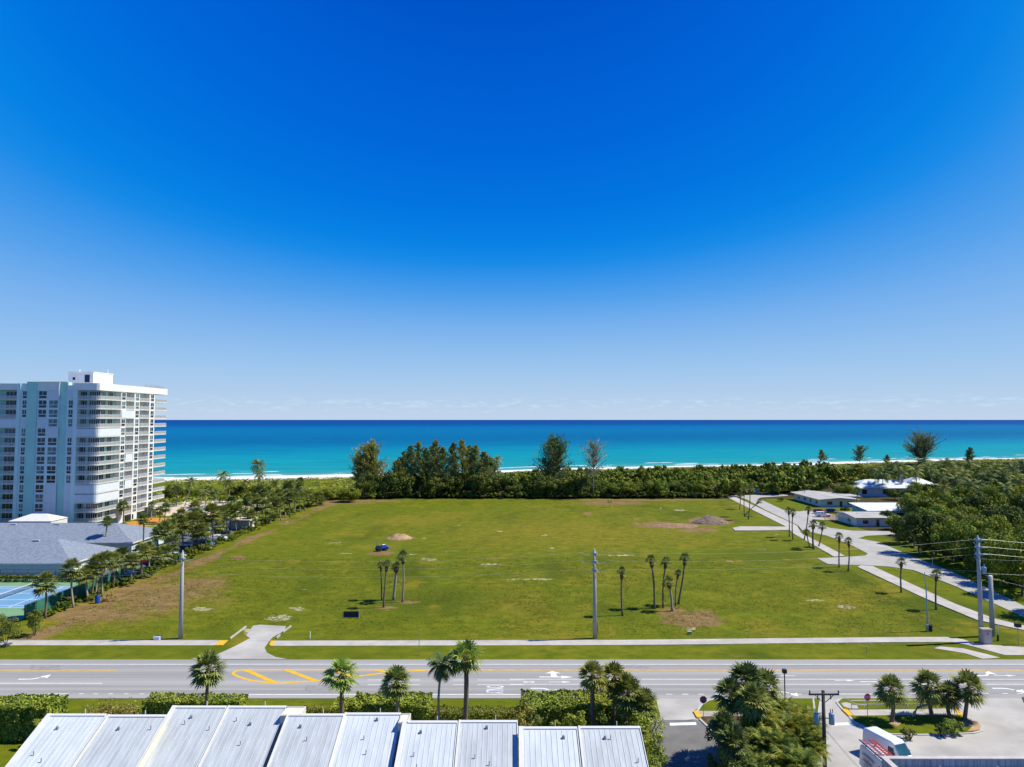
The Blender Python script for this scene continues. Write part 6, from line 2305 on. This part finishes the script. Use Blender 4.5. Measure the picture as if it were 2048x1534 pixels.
# wooden pole with two transformers
Y = 66.0
b = Vector((XU(1650, Y, 2), Y, 0))
H = HZ(1381, Y)
o = root('wooden_utility_pole', b, 'dark wooden utility pole with a crossarm and two blue-grey transformers', 'utility pole')
MB().tube([(0, 0, -.3), (0, 0, H)], [.2, .15], 10).build('pole', M['wood'], o, True)
zc = HZ(1387, Y)
MB().box(-1.45, 1.4, -.26, -.14, zc - .07, zc + .07).build('crossarm', M['wood'], o)
for s in (-1, 1):
    MB().bar((s * .9, -.2, zc - .06), (s * .1, -.16, zc - .75), .05).build('brace', M['wood'], o)
    MB().tube([(s * 1.35, -.2, zc + .07), (s * 1.35, -.2, zc + .34)], [.05, .07], 6).build('insulator', M['dark'], o)
    MB().tube([(s * .6, -.2, zc - .08), (s * .62, -.2, zc - .45)], .05, 6).build('fuse_cutout', M['dark'], o)
    zt = HZ(1436, Y)
    tb = MB().tube([(s * .72, -.05, zt - .55), (s * .72, -.05, zt + .4), (s * .72, -.05, zt + .48)], [.25, .25, .18], 12).build('transformer', M['xfmr'], o, True)
    for q in (-.1, .1):
        MB().tube([(s * .72 + q, -.05, zt + .44), (s * .72 + q, -.05, zt + .85)], .035, 6).build('bushing', M['dark'], tb)
    MB().bar((0, -.02, zt), (s * .5, -.05, zt), .06).build('bracket', M['dark'], o)
g = 'wires of the wooden utility pole'
cable('power_cable', b + Vector((1.35, -.2, zc + .3)), b + Vector((4.2, .2, 8.0)), .4, 'short loop of wire right of the wooden crossarm', g, .014)
cable('power_cable', b + Vector((.2, -.1, HZ(1460, Y))), b + Vector((4.2, -7, 1.5)), .3, 'slack service wire running down right from the wooden pole', g, .018)
cable('power_cable', b + Vector((.2, -.1, HZ(1462, Y))), b + Vector((4.7, -7, 1.2)), .5, 'second slack service wire below the first on the wooden pole', g, .018)
# dark lamp post behind the palm bed
Y = 80.5
b = Vector((XU(1571, Y), Y, 0))
H = HZ(1346, Y)
o = root('lamp_post', b, 'dark lamp post with a box head rising behind the crowded palm bed', 'lamp post')
MB().tube([(0, 0, -.1), (0, 0, H)], [.09, .06], 8).build('post', M['dark'], o)
MB().box(-.22, .22, -.22, .22, H, H + .42).build('lamp_head', M['dark'], o)
# slim light pole at the field's right corner
b = G(1856, 1262)
H = HZ(1144, b.y)
o = root('light_pole', b, 'slim pale light pole with a low equipment box at the right corner of the field', 'light pole')
MB().tube([(0, 0, -.1), (-.1, 0, H * .7), (-.25, 0, H)], [.13, .09, .05], 8).build('pole', M['xfmr'], o)
MB().box(-.5, -.15, -.5, -.2, 0, 1.15).build('equipment_box', M['steel'], o)
MB().box(.12, .5, -.4, 0, 0, 1.0).build('meter_box', M['dark'], o)
# signal cabinet
b = G(1972.5, 1288)
o = root('signal_cabinet', b, 'weathered tan traffic signal cabinet at the foot of the right utility pole', 'cabinet')
h = HZ(1258, b.y)
MB().box(-.68, .68, -.4, .4, -.05, h).build('body', M['cabinet'], o)
MB().box(-.76, .76, -.48, .48, h, h + .1).build('lid', M['concrete'], o)
MB().box(-.5, .55, -.43, -.4, .3, h - .35).build('door', M['coping'], o)
MB().box(-.12, .12, -.45, -.43, h - .75, h - .5).build('badge', M['signred'], o)
# small posts and boxes
for (u, bv, vt, wd, mat, hd, lb, cat) in (
        (2037, 1290, 1254, .10, 'steel', .8, 'grey post with a dark box head at the right edge by the sidewalk', 'post'),
        (620, 1277, 1264, .16, 'foamw', 0, 'short white marker post on the field right of the driveway', 'marker post'),
        (838, 1311, 1265, .07, 'steel', 0, 'thin grey sign post on the verge left of the tall palms', 'sign post'),
        (1733, 1306, 1294, .05, 'steel', 0, 'thin low stake on the right verge', 'stake'),
        (1996, 1282, 1270, .30, 'dark', 0, 'small black bollard right of the signal cabinet', 'bollard'),
        (1866, 1150, 1114, .06, 'steel', .3, 'thin pole with a small head on the grass by the side street', 'pole'),
        (1997, 1266, 1251, .06, 'foamw', 0, 'short white stake behind the signal cabinet', 'stake')):
    b = G(u, bv)
    h = HZ(vt, b.y)
    o = root('post', b, lb, cat)
    MB().tube([(0, 0, -.05), (0, 0, h)], wd / 2 if wd > .09 else .045, 8).build('shaft', M[mat], o)
    MB().box(-max(.06, hd / 2), max(.06, hd / 2), -max(.05, hd / 3), max(.05, hd / 3), h, h + max(.04, hd * .7)).build('head', M['dark' if hd else mat], o)
b = G(315, 1279.5)
o = root('white_box', b, 'low white utility box beside the sidewalk near the left pole', 'utility box')
MB().box(-.5, .5, -.35, .35, -.05, .5).build('body', M['foamw'], o)
MB().box(-.54, .54, -.39, .39, .5, .56).build('lid', M['foamw'], o)
b = G(1379, 1268)
o = root('utility_box', b, 'small grey utility box on the grass below the bare patch', 'utility box')
MB().box(-.3, .3, -.25, .25, -.05, .4).build('body', M['steel'], o)
MB().box(-.33, .33, -.28, .28, .4, .45).build('lid', M['concpole'], o)
b = G(7, 1276)
o = root('small_sign', b, 'small grey sign on a thin post at the left end of the sidewalk', 'sign')
MB().tube([(0, 0, -.05), (0, 0, 1.5)], .03, 6).build('post', M['steel'], o)
MB().box(-.3, .3, -.03, 0, .9, 1.4).build('panel', M['steel'], o)
# site board seen from behind
b = G(702, 1236.5)
o = root('site_board', b, 'dark navy site board between two pale posts on the field', 'board')
h = HZ(1222, b.y)
hw = 14.5 * b.y / FPX
MB().box(-hw, hw, -.04, .02, .12, h - .05).build('panel', M['navy'], o)
MB().box(-hw, hw, -.06, -.04, h - .28, h - .2).box(-hw, hw, -.06, -.04, .3, .38).build('batten', M['wood'], o)
for s in (-1, 1):
    MB().box(s * (hw + .08) - .06, s * (hw + .08) + .06, -.07, .07, -.1, h + .05).build('post', M['concpole'], o)
# mounds
for (u, v, rpx, h, mat, lb, nm_) in ((800, 1076, 26, 1.5, 'sand', 'tan heap of bare soil standing on the field', 'soil_heap'),
                                     (1420, 1045, 36, 2.5, 'rubble', 'grey-brown heap of mulch and rubble at the right of the field', 'rubble_heap'),
                                     (1352, 1051, 44, .4, 'soil', 'low scraped ridge of reddish soil left of the rubble heap', 'soil_ridge')):
    b = G(u, v)
    R = rpx * b.y / FPX
    rs = rsn(int(u))
    Vv, Ff = [], []
    nr, na = 16, 44
    for i in range(nr + 1):
        for j in range(na):
            a = 2 * PI * j / na
            q = i / nr
            x, y = math.cos(a) * R * q, math.sin(a) * R * q * .8
            nz_ = float(fbm(np.array(x * .55 + u), np.array(y * .55 + v), 4))
            z = h * max(0, (1 - q) ** .85) * (.55 + .95 * nz_) - .1 * q
            Vv.append((x * (.85 + .3 * nz_), y * (.85 + .3 * nz_), z))
    for i in range(nr):
        for j in range(na):
            Ff.append((i * na + j, (i + 1) * na + j, (i + 1) * na + (j + 1) % na, i * na + (j + 1) % na))
    hm = npmesh(nm_, Vv, Ff, M[mat])
    hm.polygons.foreach_set('use_smooth', [True] * len(hm.polygons))
    tag(link(nm_, hm, None, b), lb, 'heap')
# debris at the far edge
tag(MB().box(-.9, .9, -.4, .4, 0, .5).box(.2, 1.4, -.2, .5, .1, .8).bar((-1.5, 0, .3), (.6, .2, .9), .2).build('debris_pile', M['dark'], None, loc=G(1000, 998)), 'small dark pile of debris at the far edge of the field', 'debris')
o = root('young_tree', G(1219, 1014), 'thin young tree standing alone near the far edge of the field', 'tree')
V, F = crown_arrays(1.3, 3.6, .6, 9, 34, .25, rsn(3))
link('crown', npmesh('crown', V, F, L['pinebare']), o)
MB().tube([(0, 0, -.1), (.05, 0, 2.6)], [.06, .03], 5).build('trunk', M['bark'], o)
# blue machine on the field
o = root('blue_tractor', G(763, 1101), 'small bright blue tractor with a white hood panel on the field', 'tractor', rz=.75)
MB().box(-1.5, 1.2, -.45, .45, .55, 1.15).box(.1, 1.25, -.4, .4, 1.15, 1.45).build('body', M['bluem'], o)
MB().box(.2, 1.1, -.3, .3, 1.45, 1.5).build('hood_panel', M['foamw'], o)
MB().box(-1.35, -.5, -.4, .4, 1.15, 1.4).build('seat', M['dark'], o)
MB().bar((-1.4, -.4, 1.15), (-1.4, -.4, 2.3), .07).bar((-1.4, .4, 1.15), (-1.4, .4, 2.3), .07).bar((-1.4, -.43, 2.3), (-1.4, .43, 2.3), .07).build('roll_bar', M['bluem'], o)
for x, r in ((-.9, .62), (.85, .4)):
    for s in (-1, 1):
        MB().tube([(x, s * .5, r), (x, s * .8, r)], r, 14).build('wheel', M['tyre'], o)
MB().box(1.4, 1.7, -.9, .9, .25, .9).bar((1.2, -.3, .7), (1.5, -.3, .6), .1).bar((1.2, .3, .7), (1.5, .3, .6), .1).build('bucket', M['bluem'], o)
p = G(195, 1205)
o = root('water_drum', p, 'bright blue drum standing under the left palm row', 'drum')
MB().tube([(0, 0, 0), (0, 0, .1), (0, 0, 1.3), (0, 0, 1.4)], [.4, .45, .45, .38], 12).build('drum', M['bluem'], o)
MB().tube([(0, 0, 1.4), (0, 0, 1.46)], [.4, .4], 12).build('lid', M['navy'], o)


# ------------------------------------------------------------------ vehicles
def paint(name, col):
    M[name] = pm(name, col, .25, .03, 1.0, spec=.5)
    return name


paint('car_white', (.74, .75, .76))
paint('car_navy', (.012, .03, .085))
paint('car_black', (.015, .017, .02))
paint('car_red', (.22, .02, .03))
paint('car_blue', (.03, .12, .30))
paint('car_silver', (.45, .47, .49))
paint('van_white', (.76, .77, .78))
M['windscreen'] = pm('windscreen', (.03, .10, .13), .06, .3, 1, spec=.8)
M['rim'] = pm('wheel_rim', (.45, .46, .47), .35, .1, 3, metal=.6)
M['lamp'] = pm('lamp_glass', (.6, .6, .58), .15, .1, 3)
M['tail'] = pm('tail_lamp', (.4, .01, .01), .25, .1, 3)


def section_loft(mb, st):
    """stations (x, z_low, z_high, half width low, half width high): a closed hull of bevelled sections"""
    k = len(mb.v)
    for x, z0, z1, w0, w1 in st:
        c = min(.12, (z1 - z0) * .25)
        mb.v += [(x, -w0 * .9, z0), (x, -w0, z0 + c), (x, -w1, z1 - c), (x, -w1 * .88, z1), (x, w1 * .88, z1), (x, w1, z1 - c), (x, w0, z0 + c), (x, w0 * .9, z0)]
    for i in range(len(st) - 1):
        for j in range(8):
            a, b = k + i * 8 + j, k + i * 8 + (j + 1) % 8
            mb.f.append((a, b, b + 8, a + 8))
    mb.f.append(tuple(range(k, k + 8)))
    mb.f.append(tuple(range(k + (len(st) - 1) * 8 + 7, k + (len(st) - 1) * 8 - 1, -1)))
    return mb


def vehicle(loc, rz, kind, col, label, group=None, name='parked_car'):
    o = root(name, loc, label, 'van' if 'van' in kind else 'car', group, rz)
    if kind == 'suv':
        Lh, hw, wr = 2.35, .92, .37
        body = [(-2.35, .45, .95, .8, .78), (-2.25, .32, 1.08, .9, .88), (-1.2, .3, 1.1, .92, .9), (.9, .3, 1.08, .92, .9), (1.9, .32, .98, .9, .86), (2.3, .4, .85, .82, .76), (2.38, .45, .75, .7, .66)]
        cab = [(-2.2, 1.0, 1.25, .86, .78), (-1.95, 1.0, 1.66, .86, .72), (-.2, 1.0, 1.72, .86, .72), (.35, 1.0, 1.66, .86, .7), (1.15, .98, 1.08, .86, .8)]
        win = [(-1.85, -1.0, 1.15, 1.55), (-.9, -.05, 1.15, 1.58), (.05, .62, 1.15, 1.5)]
        ws = (.42, 1.62, 1.12, 1.1, .66)
        rearw = (-2.18, 1.2, -1.99, 1.6, .66)
    elif kind == 'sedan':
        Lh, hw, wr = 2.3, .9, .33
        body = [(-2.35, .42, .88, .78, .74), (-2.2, .3, .96, .88, .84), (-1.0, .28, .98, .9, .88), (.9, .28, .95, .9, .88), (1.9, .3, .86, .88, .82), (2.3, .38, .72, .8, .74), (2.4, .42, .65, .66, .6)]
        cab = [(-1.7, .92, 1.0, .82, .78), (-1.0, .92, 1.38, .82, .66), (.1, .92, 1.42, .82, .66), (.95, .92, 1.0, .82, .76)]
        win = [(-.95, -.1, 1.02, 1.3), (0, .55, 1.02, 1.28)]
        ws = (.2, 1.40, .92, 1.02, .62)
        rearw = (-1.66, 1.02, -1.06, 1.36, .6)
    elif kind == 'van':
        Lh, hw, wr = 2.9, 1.0, .38
        body = [(-2.9, .5, 2.0, .9, .8), (-2.82, .4, 2.42, .98, .84), (-2.4, .38, 2.55, 1.0, .84), (.9, .38, 2.55, 1.0, .84), (1.25, .38, 2.42, 1.0, .82), (1.95, .38, 1.45, 1.0, .9), (2.3, .38, 1.22, .98, .86), (2.75, .42, 1.05, .92, .8), (2.88, .5, .9, .8, .7)]
        cab = None
        win = [(.55, 1.35, 1.35, 2.0)]
        ws = (1.30, 2.34, 2.0, 1.42, .74)
        rearw = (-2.93, 1.4, -2.88, 2.05, .6)
    else:                                                          # passenger van
        Lh, hw, wr = 2.7, .98, .37
        body = [(-2.7, .45, 1.7, .88, .78), (-2.6, .36, 2.05, .96, .8), (.9, .36, 2.08, .98, .8), (1.3, .36, 1.95, .98, .8), (2.0, .36, 1.25, .98, .88), (2.55, .4, 1.0, .92, .8), (2.7, .48, .85, .8, .7)]
        cab = None
        win = [(-2.4, -1.5, 1.2, 1.75), (-1.4, -.5, 1.2, 1.75), (-.4, .5, 1.2, 1.75), (.6, 1.25, 1.2, 1.65)]
        ws = (1.34, 1.88, 2.02, 1.3, .72)
        rearw = (-2.72, 1.2, -2.64, 1.8, .6)
    b = section_loft(MB(), body).build('body', M[col], o)
    if cab:
        section_loft(MB(), cab).build('cabin', M[col], o)

    def halfw(z):
        src = cab[1] if cab else body[2]
        t = (z - src[1]) / (src[2] - src[1])
        return src[3] + (src[4] - src[3]) * t + .012
    for x0, x1, z0, z1 in win:
        for s in (-1, 1):
            wl_, wh_ = halfw(z0), halfw(z1)
            MB().add([(x0, s * wl_, z0), (x1, s * wl_, z0), (x1 - .08, s * wh_, z1), (x0 + .04, s * wh_, z1)], [(0, 1, 2, 3) if s < 0 else (3, 2, 1, 0)]).build('side_window', M['glass'], o)
    x0, z0, x1, z1, hw_ = ws
    d = Vector((z0 - z1, 0, x1 - x0)).normalized() * .035
    MB().add([(x0 + d.x, -hw_, z0 + d.z), (x0 + d.x, hw_, z0 + d.z), (x1 + d.x, hw_ * 1.12, z1 + d.z), (x1 + d.x, -hw_ * 1.12, z1 + d.z)], [(3, 2, 1, 0)]).build('windscreen', M['windscreen'], o)
    x0, z0, x1, z1, hw_ = rearw
    MB().add([(x0 - .02, -hw_, z0), (x0 - .02, hw_, z0), (x1 - .02, hw_ * .95, z1), (x1 - .02, -hw_ * .95, z1)], [(3, 2, 1, 0), (0, 1, 2, 3)][:1]).build('rear_window', M['glass'], o)
    for x in (-Lh * .60, Lh * .60):
        for s in (-1, 1):
            wh = MB().tube([(x, s * (hw - .2), wr), (x, s * (hw + .01), wr)], wr, 16).build('wheel', M['tyre'], o)
            MB().tube([(x, s * (hw - .02), wr), (x, s * (hw + .025), wr)], wr * .6, 12).build('rim', M['rim'], wh)
    xf = body[-1][0]
    for s in (-1, 1):
        MB().box(xf - .16, xf + .02, s * .62 - .14, s * .62 + .14, .68, .84).build('headlight', M['lamp'], o)
        MB().box(-Lh - .08, -Lh + .1, s * .74 - .08, s * .74 + .08, .85, 1.15).build('tail_light', M['tail'], o)
    if 'van' in kind:
        for s in (-1, 1):
            MB().box(1.35, 1.5, s * 1.0, s * 1.2, 1.35, 1.65).build('mirror', M['dark'], o)
        MB().box(xf - .05, xf + .03, -.5, .5, .62, .8).build('grille', M['dark'], o)
    return o


g = 'cars parked behind the left palm row'
for (u, v, rz, kind, col, lb) in ((262, 1146, .35, 'sedan', 'car_navy', 'dark blue sedan parked at the near end of the left car park'),
                                  (250, 1152, .35, 'sedan', 'car_silver', 'silver sedan in front of the dark blue sedan in the left car park'),
                                  (292, 1128, .3, 'suv', 'car_red', 'dark red car half hidden by the palm row'),
                                  (318, 1113, .3, 'suv', 'car_navy', 'dark blue car behind the left utility pole'),
                                  (374, 1103, .1, 'suv', 'car_navy', 'dark blue car parked in front of the passenger van'),
                                  (404, 1100, .1, 'sedan', 'car_silver', 'silver car right of the dark blue car near the van'),
                                  (407, 1093, 0, 'pvan', 'car_blue', 'blue passenger van in the left car park'),
                                  (438, 1081, .2, 'suv', 'car_white', 'white car right of the blue passenger van'),
                                  (305, 1068, .2, 'suv', 'car_black', 'black car beside the end of the farther grey garage'),
                                  (370, 1072, .1, 'sedan', 'car_silver', 'silver car at the back of the left car park'),
                                  (350, 1070, .1, 'suv', 'car_white', 'white car left of the silver one at the back of the left car park'),
                                  (330, 1078, .1, 'sedan', 'car_white', 'white sedan at the left end of the back line in the left car park'),
                                  (445, 1068, .2, 'sedan', 'car_black', 'black sedan behind the white car near the pavilions'),
                                  (352, 1118, .3, 'suv', 'car_silver', 'silver car just right of the left utility pole top')):
    vehicle(G(u, v), rz, kind, col, lb, g)
g = 'cars parked by the flat-roofed house'
suv_ = vehicle(G(1646, 1034), -.12, 'suv', 'car_white', 'white sport utility car parked beside the low flat-roofed house', g)
suv_.scale = (1.15,) * 3
vehicle(G(1640, 1027), -.1, 'suv', 'car_red', 'dark red car parked behind the white one at the flat-roofed house', g)
vehicle(G(1665, 1026), -.1, 'suv', 'car_navy', 'dark blue car parked behind the white one, at its right', g)
# vans of the car park at the bottom right
VR = -1.54
V2 = -1.24
vb = G(1784, 1477.5, 2.4).xy + Vector((math.cos(V2), math.sin(V2))) * -.3
van1 = vehicle((vb.x, vb.y, .045), V2, 'van', 'van_white', 'white high-roofed van with a blue windscreen in the car park', 'white vans in the car park', 'parked_van')
van1.scale = (.93, .93, .95)
vb2 = Vector((35.85, 67.5))
van2 = vehicle((vb2.x, vb2.y, .045), VR, 'van', 'van_white', 'white van carrying ladders, its grey shaded side lettered', 'white vans in the car park', 'parked_van')
# lettering on the shaded side of the ladder van, blurred lines of script in the photograph
rs = rsn(4)
for row_, (z, x0, x1, h) in enumerate(((1.75, -2.2, -.3, .2), (1.4, -2.0, -.6, .1), (1.2, -2.2, .1, .1), (.95, -1.9, -.2, .08))):
    x = x0
    lt = MB()
    while x < x1:
        w_ = rs.uniform(.05, .16)
        lt.box(x, x + w_ + .05, -1.02, -.995, z, z + h * rs.uniform(.6, 1.2))
        x += w_ + rs.uniform(.03, .09)
    lt.build('lettering_line', M['steel'], van2)
for s in (-1.9, -.2, 1.0):
    MB().bar((s, -.85, 2.66), (s, .85, 2.66), .06).bar((s, -.8, 2.5), (s, -.8, 2.66), .05).bar((s, .8, 2.5), (s, .8, 2.66), .05).build('roof_rack', M['steel'], van2)
g = 'ladders on the roof of the van'
for k, (y, lb, mat) in enumerate(((-.55, 'ladder with dark rails on the outer side of the van roof', 'dark'), (.42, 'ladder with red rails on the inner side of the van roof', 'redp'))):
    off2 = Matrix.Rotation(VR, 3, 'Z') @ Vector((-.5, y, 2.70))
    o = root('ladder', Vector((vb2.x, vb2.y, .045)) + off2, lb, 'ladder', g, VR)
    for s in (-.23, .23):
        MB().box(-2.6, 2.4, s - .035, s + .035, 0, .1).build('rail', M[mat if s < 0 or k else 'redp'], o)
    for q in range(16):
        x = -2.45 + q * .31
        MB().box(x - .05, x + .05, -.195, .195, .03, .08).build('rung', M['pink' if k == 0 else 'redp'], o)
